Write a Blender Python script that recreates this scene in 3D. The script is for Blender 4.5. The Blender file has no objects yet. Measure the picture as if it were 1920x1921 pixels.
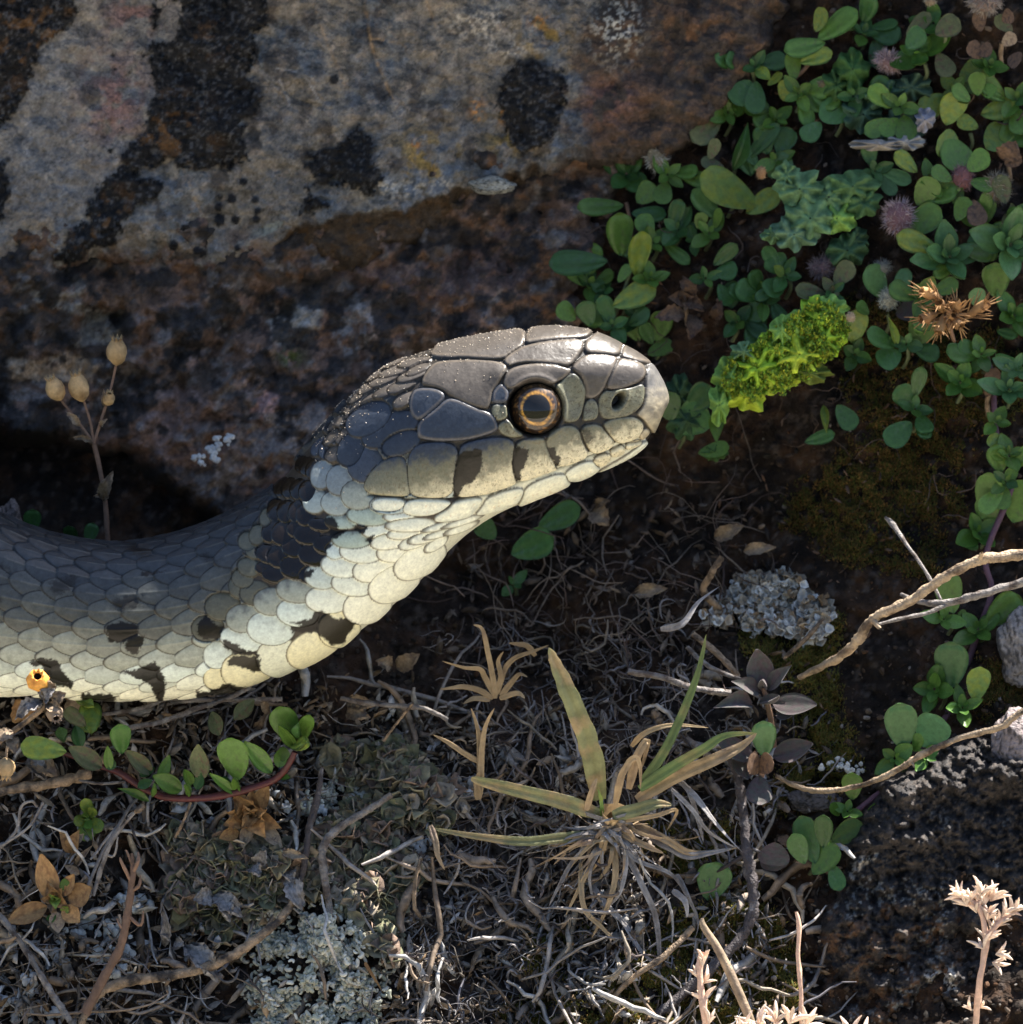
import bpy, math, random
import numpy as np
from mathutils import Vector, Matrix

random.seed(7)
RNG = np.random.default_rng(11)
scene = bpy.context.scene
C = scene.collection

# ------------------------------------------------------------------ camera, sky, sun, exposure
# 1 unit = 1 cm; picture pixels of the 1920 px photograph are 1/200 cm in the plane of the snake
PITCH = math.radians(35)
DIST = 40.0
R_ = np.array([1.0, 0, 0])
F_ = np.array([0, math.cos(PITCH), -math.sin(PITCH)])
U_ = np.array([0, math.sin(PITCH), math.cos(PITCH)])

cam_d = bpy.data.cameras.new('camera')
cam = bpy.data.objects.new('camera', cam_d)
C.objects.link(cam)
cam.location = tuple(-DIST * F_)
cam.rotation_euler = (math.pi / 2 - PITCH, 0, 0)
cam_d.sensor_width = 36
cam_d.lens = 36 * DIST / 9.6
cam_d.clip_start = 1
cam_d.clip_end = 5000
cam_d.dof.use_dof = True
cam_d.dof.focus_distance = DIST - 0.45
cam_d.dof.aperture_fstop = 0.58
scene.camera = cam

SUN_CAM = np.array([0.42, 0.89, 0.10])            # right, up, away, seen from the camera
sd = R_ * SUN_CAM[0] + U_ * SUN_CAM[1] + F_ * SUN_CAM[2]
sd = sd / np.linalg.norm(sd)
elev = math.asin(sd[2]); azim = math.atan2(sd[0], sd[1])
world = bpy.data.worlds.new('World'); scene.world = world; world.use_nodes = True
wn = world.node_tree.nodes; wl = world.node_tree.links
sky = wn.new('ShaderNodeTexSky'); sky.sky_type = 'NISHITA'; sky.sun_disc = False
sky.sun_elevation = elev; sky.sun_rotation = azim
wn['Background'].inputs['Strength'].default_value = 0.085
wl.new(sky.outputs[0], wn['Background'].inputs['Color'])
sun_d = bpy.data.lights.new('sun', 'SUN'); sun_d.energy = 5.0; sun_d.angle = math.radians(0.5)
sun_d.color = (1.0, 0.95, 0.87)
sun = bpy.data.objects.new('sun', sun_d); C.objects.link(sun)
sun.rotation_euler = Vector(sd).to_track_quat('Z', 'Y').to_euler()
scene.view_settings.view_transform = 'Standard'
scene.view_settings.look = 'None'
scene.view_settings.gamma = 1
scene.view_settings.use_curve_mapping = False
scene.view_settings.exposure = 1.9
scene.unit_settings.scale_length = 0.01

# ------------------------------------------------------------------ helpers
def P(px, py, d):
    """point seen at photo pixel (px, py) lying d cm behind the plane of the snake's head"""
    px = np.asarray(px, float); py = np.asarray(py, float); d = np.asarray(d, float)
    k = 1 + np.clip(d, -3, 5) / DIST
    x = (px - 960) / 200 * k; y = (960.5 - py) / 200 * k
    return x[..., None] * R_ + y[..., None] * U_ + d[..., None] * F_

def _h(ix, iy, seed):
    n = (ix.astype(np.int64) * 374761393 + iy.astype(np.int64) * 668265263 + seed * 974634777) & 0xffffffff
    n = ((n ^ (n >> 13)) * 1274126177) & 0xffffffff
    n = (n ^ (n >> 16)) & 0xffffffff
    return n / 4294967295.0

def vnoise(x, y, seed=0):
    ix = np.floor(x); iy = np.floor(y); fx = x - ix; fy = y - iy
    fx = fx * fx * fx * (fx * (fx * 6 - 15) + 10); fy = fy * fy * fy * (fy * (fy * 6 - 15) + 10)
    a = _h(ix, iy, seed); b = _h(ix + 1, iy, seed); c = _h(ix, iy + 1, seed); d = _h(ix + 1, iy + 1, seed)
    return (a * (1 - fx) + b * fx) * (1 - fy) + (c * (1 - fx) + d * fx) * fy

def fbm(x, y, seed=0, octv=5, gain=0.5):
    x = np.asarray(x, float); y = np.asarray(y, float)
    s = 0; a = 1; t = 0
    for o in range(octv):
        ca, sa = math.cos(o * 1.1), math.sin(o * 1.1)
        s = s + a * vnoise(x * ca - y * sa + 17.3 * o, x * sa + y * ca - 9.1 * o, seed + o); t += a; a *= gain; x = x * 2.03; y = y * 2.03
    return s / t

def worley(x, y, seed=0):
    ix = np.floor(x); iy = np.floor(y)
    f1 = np.full(x.shape, 9.0); f2 = np.full(x.shape, 9.0); idn = np.zeros(x.shape)
    for dx in (-1, 0, 1):
        for dy in (-1, 0, 1):
            cx = ix + dx; cy = iy + dy
            qx = cx + _h(cx, cy, seed); qy = cy + _h(cx, cy, seed + 5)
            dd = np.hypot(qx - x, qy - y)
            new = dd < f1
            f2 = np.where(new, f1, np.minimum(f2, dd)); f1 = np.where(new, dd, f1)
            idn = np.where(new, _h(cx, cy, seed + 9), idn)
    return f1, f2, idn

def sstep(a, b, x):
    t = np.clip((x - a) / (b - a), 0, 1); return t * t * (3 - 2 * t)

def chaikin(pts, n=2, closed=True):
    p = np.asarray(pts, float)
    for _ in range(n):
        q = np.roll(p, -1, 0) if closed else p[1:]
        a = p if closed else p[:-1]
        r = np.empty((2 * len(a), p.shape[1])); r[0::2] = a * .75 + q * .25; r[1::2] = a * .25 + q * .75
        if not closed: r = np.vstack([p[:1], r, p[-1:]])
        p = r
    return p

def seg_dist(x, y, pts, closed=False):
    p = np.asarray(pts, float); q = np.roll(p, -1, 0) if closed else p[1:]; a = p if closed else p[:-1]
    best = np.full(x.shape, 1e9)
    for (ax, ay), (bx, by) in zip(a, q):
        dx, dy = bx - ax, by - ay; l2 = dx * dx + dy * dy + 1e-9
        t = np.clip(((x - ax) * dx + (y - ay) * dy) / l2, 0, 1)
        best = np.minimum(best, (x - ax - t * dx) ** 2 + (y - ay - t * dy) ** 2)
    return np.sqrt(best)

def inside(x, y, pts):
    p = np.asarray(pts, float); q = np.roll(p, -1, 0); r = np.zeros(x.shape, bool)
    for (ax, ay), (bx, by) in zip(p, q):
        if ay == by: continue
        c = ((ay > y) != (by > y)) & (x < (bx - ax) * (y - ay) / (by - ay) + ax)
        r ^= c
    return r

def sdf(x, y, pts):
    """positive inside"""
    d = seg_dist(x, y, pts, True)
    return np.where(inside(x, y, pts), d, -d)

def catmull(pts, n):
    p = np.asarray(pts, float); m = len(p)
    t = np.linspace(0, m - 1, n); i = np.minimum(t.astype(int), m - 2); f = (t - i)[:, None]
    p0 = p[np.maximum(i - 1, 0)]; p1 = p[i]; p2 = p[i + 1]; p3 = p[np.minimum(i + 2, m - 1)]
    return .5 * (2 * p1 + (p2 - p0) * f + (2 * p0 - 5 * p1 + 4 * p2 - p3) * f ** 2 + (3 * p1 - p0 - 3 * p2 + p3) * f ** 3)

def raw_mesh(name, V, faces, mat=None, col=None, smooth=True):
    """faces: int array (n,3) or (n,4)"""
    V = np.asarray(V, np.float32).reshape(-1, 3); faces = np.asarray(faces, np.int32)
    k = faces.shape[1]
    me = bpy.data.meshes.new(name)
    me.vertices.add(len(V)); me.vertices.foreach_set('co', V.ravel())
    me.loops.add(faces.size); me.loops.foreach_set('vertex_index', faces.ravel())
    me.polygons.add(len(faces)); me.polygons.foreach_set('loop_start', np.arange(0, faces.size, k, dtype=np.int32))
    me.polygons.foreach_set('loop_total', np.full(len(faces), k, np.int32))
    me.update(calc_edges=True)
    me.polygons.foreach_set('use_smooth', np.full(len(faces), smooth))
    if col is not None:
        a = me.color_attributes.new('Col', 'FLOAT_COLOR', 'POINT')
        c = np.ones((len(V), 4), np.float32); c[:, :3] = np.clip(col, 0, 1); a.data.foreach_set('color', c.ravel())
    if mat: me.materials.append(mat)
    return me

def link(name, me, parent=None, **props):
    o = bpy.data.objects.new(name, me); C.objects.link(o)
    if parent: o.parent = parent
    for k, v in props.items():
        if v: o['kind' if k == 'kind' else k] = v
    return o

def thing(name, label, category, loc=None, group=None):
    o = bpy.data.objects.new(name, None); C.objects.link(o); o.empty_display_size = .2
    if loc is not None: o.location = tuple(loc)
    o['label'] = label; o['category'] = category
    if group: o['group'] = group
    return o

def part(name, V, faces, mat, root, col=None, smooth=True, label=None, kind=None):
    """mesh given in world coordinates, stored relative to the root empty"""
    off = np.array(root.location) if root else 0
    o = link(name, raw_mesh(name, np.asarray(V) - off, faces, mat, col, smooth), root, label=label, kind=kind)
    return o

def subpart(name, V, faces, mat, par, col=None, smooth=True):
    off = np.array(par.parent.location)
    return link(name, raw_mesh(name, np.asarray(V) - off, faces, mat, col, smooth), par)

def grid_faces(nu, nv, closed_v=False):
    i = np.arange(nu - 1)[:, None]; j = np.arange(nv if closed_v else nv - 1)[None, :]
    j2 = (j + 1) % nv
    a = i * nv + j; b = (i + 1) * nv + j; c = (i + 1) * nv + j2; d = i * nv + j2
    return np.stack([a, b, c, d], -1).reshape(-1, 4)

def tube(pts, rad, sides=8, n=None, flat=1.0, twist=0.0, up=None, knot=0, seed=0, cap=True):
    """pts (m,3) world; rad scalar or list; flat < 1 gives a strap-like blade facing the camera"""
    pts = np.asarray(pts, float)
    rad = np.full(len(pts), rad, float) if np.isscalar(rad) else np.asarray(rad, float)
    if n is None: n = 4 * (len(pts) - 1) + 1
    c = catmull(pts, n); r = np.interp(np.linspace(0, 1, n), np.linspace(0, 1, len(rad)), rad)
    t = np.gradient(c, axis=0); t /= np.linalg.norm(t, axis=1)[:, None] + 1e-12
    ref = (-F_ if up is None else np.asarray(up, float))
    s = np.cross(t, ref); s /= np.linalg.norm(s, axis=1)[:, None] + 1e-9
    w = np.cross(s, t)
    if twist:
        a = np.linspace(0, twist, n)[:, None]; s, w = s * np.cos(a) + w * np.sin(a), -s * np.sin(a) + w * np.cos(a)
    ang = np.linspace(0, 2 * np.pi, sides, endpoint=False)
    rr = r[:, None] * np.ones(sides)
    if knot:
        rr = rr * (1 + knot * (vnoise(np.linspace(0, n * .9, n)[:, None] + 0 * ang, ang[None] * 1.1 + 0 * rr, seed) - .5) * 2)
    V = c[:, None] + s[:, None] * (np.cos(ang)[None, :, None] * rr[..., None]) + w[:, None] * (np.sin(ang)[None, :, None] * rr[..., None] * flat)
    F = grid_faces(n, sides, True)
    V = V.reshape(-1, 3)
    return V, F

def merge(lst):
    Vs = []; Fs = []; o = 0
    for V, F in lst:
        Vs.append(V); Fs.append(F + o); o += len(V)
    return np.vstack(Vs), np.vstack(Fs)

def scatter(tv, tf, M, cols=None):
    """tv (n,3), tf (f,k), M (m,3,4) -> merged mesh"""
    V = np.einsum('mij,nj->mni', M[:, :, :3], tv) + M[:, None, :, 3]
    m, n = len(M), len(tv)
    F = (tf[None] + (np.arange(m) * n)[:, None, None]).reshape(-1, tf.shape[1])
    Cc = None if cols is None else np.repeat(cols[:, None], n, 1).reshape(-1, 3)
    return V.reshape(-1, 3), F, Cc

def rand_rot(m, rng, bias=None, spread=1.0):
    """random frames; bias = direction for local z"""
    z = rng.normal(size=(m, 3)) * spread
    if bias is not None: z = z + np.asarray(bias)
    z /= np.linalg.norm(z, axis=1)[:, None]
    x = np.cross(rng.normal(size=(m, 3)), z); x /= np.linalg.norm(x, axis=1)[:, None]
    return np.stack([x, np.cross(z, x), z], -1)

def frames(Rm, scale, pos):
    scale = np.asarray(scale, float)
    if scale.ndim == 1: scale = np.repeat(scale[:, None], 3, 1)
    return np.concatenate([Rm * scale[:, None, :], pos[..., None]], -1)

# ------------------------------------------------------------------ materials
def new_mat(name):
    m = bpy.data.materials.new(name); m.use_nodes = True
    return m, m.node_tree.nodes, m.node_tree.links, m.node_tree.nodes['Principled BSDF']

def mat(name, color=None, rough=.6, spec=.4, nscale=8, var=.35, bump=.15, bscale=30, color2=None, c2at=.55,
        attr=False, trans=0, coat=0, rnd=.25, det=8, bdist=.02, sub=0, sheen=0):
    m, n, l, b = new_mat(name)
    tc = n.new('ShaderNodeTexCoord'); co = tc.outputs['Object']
    nz = n.new('ShaderNodeTexNoise'); nz.inputs['Scale'].default_value = nscale; nz.inputs['Detail'].default_value = det
    nz.inputs['Roughness'].default_value = .74 if name == 'rock_surface' else .65
    l.new(co, nz.inputs['Vector'])
    if attr:
        a = n.new('ShaderNodeAttribute'); a.attribute_name = 'Col'; base = a.outputs['Color']
    else:
        rgb = n.new('ShaderNodeRGB'); rgb.outputs[0].default_value = (*color, 1); base = rgb.outputs[0]
    if color2:
        mx = n.new('ShaderNodeMix'); mx.data_type = 'RGBA'
        mr = n.new('ShaderNodeMapRange'); mr.inputs[1].default_value = c2at - .08; mr.inputs[2].default_value = c2at + .08
        nz2 = n.new('ShaderNodeTexNoise'); nz2.inputs['Scale'].default_value = nscale * .6; nz2.inputs['Detail'].default_value = 6
        l.new(co, nz2.inputs['Vector']); l.new(nz2.outputs[0], mr.inputs[0]); l.new(mr.outputs[0], mx.inputs[0])
        l.new(base, mx.inputs[6]); mx.inputs[7].default_value = (*color2, 1); base = mx.outputs[2]
    # multiplicative variation
    mr = n.new('ShaderNodeMapRange'); mr.inputs[1].default_value = .3; mr.inputs[2].default_value = .7
    mr.inputs[3].default_value = 1 - var; mr.inputs[4].default_value = 1 + var
    l.new(nz.outputs[0], mr.inputs[0])
    val = mr.outputs[0]
    if rnd and not attr:
        oi = n.new('ShaderNodeObjectInfo'); r2 = n.new('ShaderNodeMapRange'); r2.inputs[3].default_value = 1 - rnd; r2.inputs[4].default_value = 1 + rnd
        l.new(oi.outputs['Random'], r2.inputs[0]); mm = n.new('ShaderNodeMath'); mm.operation = 'MULTIPLY'
        l.new(val, mm.inputs[0]); l.new(r2.outputs[0], mm.inputs[1]); val = mm.outputs[0]
    vm = n.new('ShaderNodeVectorMath'); vm.operation = 'SCALE'
    l.new(base, vm.inputs[0]); l.new(val, vm.inputs['Scale'])
    l.new(vm.outputs[0], b.inputs['Base Color'])
    b.inputs['Roughness'].default_value = rough; b.inputs['Specular IOR Level'].default_value = spec
    if coat: b.inputs['Coat Weight'].default_value = coat; b.inputs['Coat Roughness'].default_value = .15
    if sheen: b.inputs['Sheen Weight'].default_value = sheen
    if bump:
        nb = n.new('ShaderNodeTexNoise'); nb.inputs['Scale'].default_value = bscale; nb.inputs['Detail'].default_value = 6
        l.new(co, nb.inputs['Vector']); bp = n.new('ShaderNodeBump'); bp.inputs['Strength'].default_value = bump
        bp.inputs['Distance'].default_value = bdist; l.new(nb.outputs[0], bp.inputs['Height']); l.new(bp.outputs[0], b.inputs['Normal'])
    if trans:
        tr = n.new('ShaderNodeBsdfTranslucent'); mxs = n.new('ShaderNodeMixShader'); mxs.inputs[0].default_value = trans
        l.new(vm.outputs[0], tr.inputs[0]); out = n['Material Output']
        l.new(b.outputs[0], mxs.inputs[1]); l.new(tr.outputs[0], mxs.inputs[2]); l.new(mxs.outputs[0], out.inputs[0])
    return m

M = {}
M['rock'] = mat('rock_surface', attr=True, rough=.72, spec=.32, nscale=9, var=.62, bump=.9, bscale=26, bdist=.05, det=14)
M['soil'] = mat('soil', attr=True, rough=.95, spec=.15, nscale=6, var=.5, bump=.9, bscale=16, bdist=.08, det=12)
M['stuff'] = mat('organic_debris', attr=True, rough=.85, spec=.2, nscale=14, var=.4, bump=.4, bscale=30, bdist=.02)
M['lichen'] = mat('lichen', attr=True, rough=.9, spec=.2, nscale=16, var=.25, bump=.4, bscale=40, bdist=.02)
M['moss'] = mat('moss', attr=True, rough=.8, spec=.2, nscale=4, var=.4, bump=0, trans=.2)
M['green'] = mat('leaf_green', (.085, .165, .028), .34, .34, 10, .25, .25, 60, (.085, .13, .035), .62, trans=.12, bdist=.01)
M['dgreen'] = mat('leaf_deep_green', (.045, .112, .028), .34, .34, 10, .25, .25, 60, (.06, .12, .05), .6, trans=.1, bdist=.01)
M['bgreen'] = mat('leaf_bluish_green', (.075, .160, .055), .34, .34, 10, .25, .25, 60, trans=.1, bdist=.01)
M['ygreen'] = mat('leaf_yellow_green', (.18, .23, .035), .34, .34, 9, .25, .25, 60, (.13, .21, .05), .5, trans=.15, bdist=.01)
M['brightgreen'] = mat('leaf_bright_green', (.065, .145, .025), .34, .34, 10, .25, .2, 60, trans=.15, bdist=.01)
M['olive'] = mat('leaf_olive', (.11, .12, .05), .55, .35, 9, .3, .25, 60, (.13, .08, .05), .6, trans=.1, bdist=.01)
M['purple'] = mat('leaf_purple_grey', (.065, .065, .055), .65, .3, 10, .3, .4, 70, (.075, .05, .052), .5, trans=.08, bdist=.015, sheen=.2)
M['brownleaf'] = mat('leaf_dry_brown', (.16, .10, .065), .75, .25, 9, .35, .5, 40, (.09, .06, .05), .55, trans=.1, bdist=.02)
M['orangeleaf'] = mat('leaf_dry_orange', (.42, .24, .10), .7, .3, 8, .3, .5, 35, (.30, .16, .07), .55, trans=.2, bdist=.02)
M['tanleaf'] = mat('leaf_dry_tan', (.33, .25, .17), .75, .25, 8, .35, .5, 35, (.22, .16, .12), .55, trans=.15, bdist=.02)
M['greyleaf'] = mat('leaf_dry_grey', (.30, .28, .27), .8, .25, 9, .4, .6, 35, (.18, .16, .15), .55, trans=.1, bdist=.02)
M['twig'] = mat('twig_bark', (.24, .17, .11), .8, .3, 12, .55, .9, 45, (.05, .038, .03), .55, bdist=.03, det=12)
M['twig_gold'] = mat('twig_golden_bark', (.38, .28, .18), .65, .35, 11, .45, .9, 45, (.10, .065, .04), .58, bdist=.03, det=12)
M['twig_grey'] = mat('twig_grey_bark', (.20, .18, .165), .8, .3, 12, .5, .9, 45, (.09, .07, .06), .55, bdist=.03, det=12)
M['twig_dark'] = mat('twig_dark_bark', (.055, .045, .045), .7, .35, 12, .5, .9, 45, (.16, .15, .15), .62, bdist=.03, det=12)
M['redstem'] = mat('red_stem', (.075, .014, .012), .5, .4, 8, .35, .2, 40)
M['purplestem'] = mat('purple_stem', (.10, .05, .07), .6, .35, 8, .35, .3, 40)
M['greenstem'] = mat('green_stem', (.09, .11, .05), .6, .35, 8, .35, .3, 40)
M['brownstem'] = mat('brown_stem', (.17, .10, .065), .7, .3, 12, .35, .5, 40)
M['grassgreen'] = mat('grass_green', (.13, .19, .06), .55, .4, 5, .3, .3, 50, (.25, .24, .09), .62, trans=.2)
M['grasswide'] = mat('grass_half_dry', (.20, .20, .09), .6, .35, 6, .35, .4, 50, (.33, .24, .12), .55, trans=.15)
M['grassdry'] = mat('grass_dry', (.38, .27, .15), .7, .3, 6, .35, .4, 50, (.24, .17, .11), .6, trans=.15)
M['capsule'] = mat('seed_capsule_tan', (.50, .34, .17), .65, .35, 10, .35, .5, 40, (.30, .19, .09), .6, trans=.2)
M['capsule_orange'] = mat('seed_capsule_orange', (.72, .36, .07), .5, .4, 12, .35, .5, 40, (.50, .2, .03), .62, trans=.2)
M['blackhole'] = mat('capsule_mouth', (.01, .007, .004), .9, .1, bump=0)
M['blossom'] = mat('dry_blossom', (.80, .66, .54), .65, .3, 12, .25, .3, 50, (.62, .42, .30), .6, trans=.3)
M['pinkstem'] = mat('pink_dry_stem', (.56, .36, .26), .6, .3, 12, .3, .3, 50)
M['fuzz'] = mat('woolly_hairs', attr=True, rough=.9, spec=.2, nscale=10, var=.2, bump=0, trans=.25)

# ------------------------------------------------------------------ lie of the land
CP = np.array([(-400,0,3.6),(0,0,3.6),(500,0,3.6),(1000,0,3.4),(1300,100,2.7),(1600,100,2.2),(1900,100,1.9),(1100,450,2.8),(1400,400,2.2),
 (1700,400,1.9),(1900,400,1.7),(1300,700,2.5),(1600,750,2.0),(1900,750,1.6),(1000,1000,3.0),(1300,950,2.8),(1600,1000,2.2),(1900,1000,1.5),
 (0,700,3.9),(500,700,3.9),(0,1000,3.2),(400,1000,3.4),(800,1100,2.6),(1000,1200,2.1),(1300,1200,1.6),(1600,1250,1.4),(1900,1250,1.0),
 (-300,1320,.9),(0,1320,.9),(300,1330,.95),(650,1320,1.2),(900,1400,1.1),(1200,1450,.9),(1600,1450,.9),(1900,1500,.6),(100,1600,.4),(500,1600,.45),
 (900,1650,.5),(1300,1650,.5),(1700,1700,.4),(100,1900,-.1),(700,1900,-.1),(1300,1900,-.1),(1900,1900,-.2),(2300,400,1.5),(2300,1000,1.2),
 (2300,1600,.2),(-400,1700,.1),(0,2200,-.8),(700,2200,-.8),(1300,2200,-.8),(1900,2200,-.8),(1300,-380,1.35),(1600,-380,1.2),(1900,-380,1.1),(2150,-380,1.6),(1300,-120,2.4),(1900,-120,1.7),(500,-250,3.4)], float)  # unseen crest points above the frame are shaped to shade the slope

def base_depth(px, py):
    px = np.asarray(px, float); py = np.asarray(py, float)
    qx = np.clip(px, -400, 2300); qy = np.clip(py, -380, 2150)
    num = 0; den = 1e-12
    for cx, cy, cd in CP:
        w = np.exp(-((qx - cx) ** 2 + (qy - cy) ** 2) / (2 * 150.0 ** 2)) + 1e-9
        num = num + w * cd; den = den + w
    d = num / den
    d = d + np.where(py < -420, (-420 - py) / 200 * 1.43, 0) - np.where(py > 2150, (py - 2150) / 200 * 1.43, 0)
    return d

def ground_d(px, py):
    d = base_depth(px, py)
    px = np.asarray(px, float); py = np.asarray(py, float)
    d = d - .5 * (fbm(px / 160, py / 160, 3, 5) - .5) - .22 * (fbm(px / 30, py / 30, 8, 4) - .5)
    bot = sstep(1280, 1420, py)
    d = d - bot * .22 * (fbm(px / 55, py / 55, 64, 4) - .5) - bot * .16 * (1 - worley(px / 34, py / 34, 6)[0]) * sstep(.45, .6, fbm(px / 90, py / 90, 65, 2))
    return d

def axis_ticks(lo, hi, step, out, ratio=1.25):
    a = list(np.arange(lo, hi + .1, step)); s = step
    lo_, hi_ = [], []; v = lo
    while v > -out: s *= ratio; v -= s; lo_.append(v)
    s = step; v = hi
    while v < out: s *= ratio; v += s; hi_.append(v)
    return np.array(lo_[::-1] + a + hi_)

def heightfield(name, xs, ys, dfun, cfun, m, **props):
    X, Y = np.meshgrid(xs, ys, indexing='ij')
    D = dfun(X, Y); V = P(X, Y, D)
    me = raw_mesh(name, V, grid_faces(len(xs), len(ys))[:, ::-1], m, cfun(X, Y, D).reshape(-1, 3))
    return link(name, me, **props)

def mixc(c, col, w):
    return c * (1 - w[..., None]) + np.asarray(col, float) * w[..., None]

def soil_col(X, Y, D):
    n1 = fbm(X / 60, Y / 60, 31); n2 = fbm(X / 14, Y / 14, 37)
    c = np.ones(X.shape + (3,)) * np.array([.018, .013, .010])
    c = mixc(c, (.045, .026, .016), sstep(.48, .62, n1))
    c = mixc(c, (.07, .055, .045), sstep(.6, .7, n2) * .7)
    c = mixc(c, (.17, .15, .145), sstep(.46, .6, fbm(X / 26, Y / 26, 39, 4)) * .8 * np.exp(-(((X - 1010) / 230) ** 2 + ((Y - 1680) / 230) ** 2)))
    c = mixc(c, (.055, .048, .042), sstep(.5, .62, n2) * .7 * sstep(1300, 1450, Y) * (X < 1450))
    # sunny dry gravel terrace in front, below the picture
    c = mixc(c, (.60, .53, .43), sstep(1985, 2120, Y))
    return c

xs = axis_ticks(-60, 1980, 5.5, 60000, 1.3); ys = axis_ticks(-60, 1980, 5, 40000, 1.3)
heightfield('ground', xs, ys, ground_d, soil_col, M['soil'], kind='structure')

# grassy slope that rises behind the viewer (seen mirrored in the snake's eye, lights the shade)
def hillside():
    xs = np.linspace(-900, 900, 120); t = np.linspace(0, 1, 90); X, T = np.meshgrid(xs, t, indexing='ij')
    Y = -95 - 520 * T; Z = -16 + 300 * sstep(0, 1, T) ** .8 + 26 * (fbm(X / 90, Y / 90, 5, 4) - .5) * (.3 + T) + 5 * (fbm(X / 14, Y / 14, 6, 3) - .5)
    n = fbm(X / 40, Y / 40, 9, 4); n2 = fbm(X / 12, Y / 12, 13, 3)
    c = np.ones(X.shape + (3,)) * np.array([.075, .075, .03]); c = mixc(c, (.12, .10, .05), sstep(.5, .62, n)); c = mixc(c, (.025, .035, .015), sstep(.56, .62, n2))
    link('hillside', raw_mesh('hillside', np.stack([X, Y, Z], -1), grid_faces(120, 90), M['soil'], c.reshape(-1, 3)), kind='structure')
hillside()

# ------------------------------------------------------------------ the lichen-blotched boulder (upper left)
BOULDER = [(-900,-700),(-900,560),(-200,540),(0,520),(95,527),(130,505),(200,492),(300,492),(400,520),(480,500),(560,520),(700,510),(790,455),(880,400),
           (985,345),(1080,310),(1170,300),(1260,300),(1330,235),(1400,170),(1455,70),(1490,-60),(1520,-300),(1520,-700)]
BL = {
 'A': [(285,-20),(290,50),(290,90),(330,62),(338,25),(330,-20),(500,-20),(503,48),(470,58),(482,95),(470,150),(500,182),(482,215),(465,240),(466,290),(440,308),(380,322),(330,316),(318,292),(250,330),(300,335),(292,368),(262,392),(232,436),(185,478),(130,506),(98,488),(158,420),(180,360),(228,320),(255,262),(292,205),(300,182),(285,120)],
 'B': [(-300,-40),(142,-40),(136,40),(62,92),(44,190),(4,238),(-40,300),(-300,330)],
 'C': [(578,322),(586,292),(625,280),(650,266),(672,248),(694,252),(700,288),(722,322),(716,352),(690,362),(645,350),(620,343),(592,342)],
 'D': [(562,398),(574,352),(586,372),(612,382),(586,392)],
 'E': [(508,520),(515,450),(540,424),(640,396),(662,414),(720,402),(800,374),(850,362),(885,366),(960,330),(1010,310),(1030,400),(900,480),(820,560),(700,580),(560,560)],
 'F': [(940,140),(952,122),(1000,108),(1062,138),(1052,200),(1030,262),(990,292),(952,250),(935,200)],
 'G': [(-60,520),(100,528),(130,505),(150,640),(-60,650)],
 'H': [(-60,300),(6,310),(20,345),(10,420),(-60,430)],
}
DOTS = [(458,342,8),(435,374,9),(411,389,7),(413,413,11),(443,412,8),(479,375,7),(483,396,7),(481,412,8),(350,430,11),(370,437,10),(327,461,10),
        (370,471,8),(380,474,9),(445,466,6),(412,370,5),(627,150,9),(212,106,4),(216,130,4),(207,284,5),(243,136,3),(230,240,4),(270,104,4),(300,20,5)]

def warp(X, Y, a=10, s=16, seed=71):
    return (X + a * 2 * (fbm(X / s, Y / s, seed, 4) - .5) + a * 2.2 * (fbm(X / 60, Y / 60, seed + 3, 2) - .5),
            Y + a * 2 * (fbm(X / s, Y / s, seed + 11, 4) - .5) + a * 2.2 * (fbm(X / 60, Y / 60, seed + 17, 2) - .5))

def boulder_masks(X, Y):
    wx, wy = warp(X, Y)
    f = np.full(X.shape, -99.0)
    for k in 'ABCDFGH': f = np.maximum(f, sdf(wx, wy, BL[k]))
    e = sdf(wx, wy, BL['E'])
    return f, e, sdf(wx, wy, BOULDER)

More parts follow.
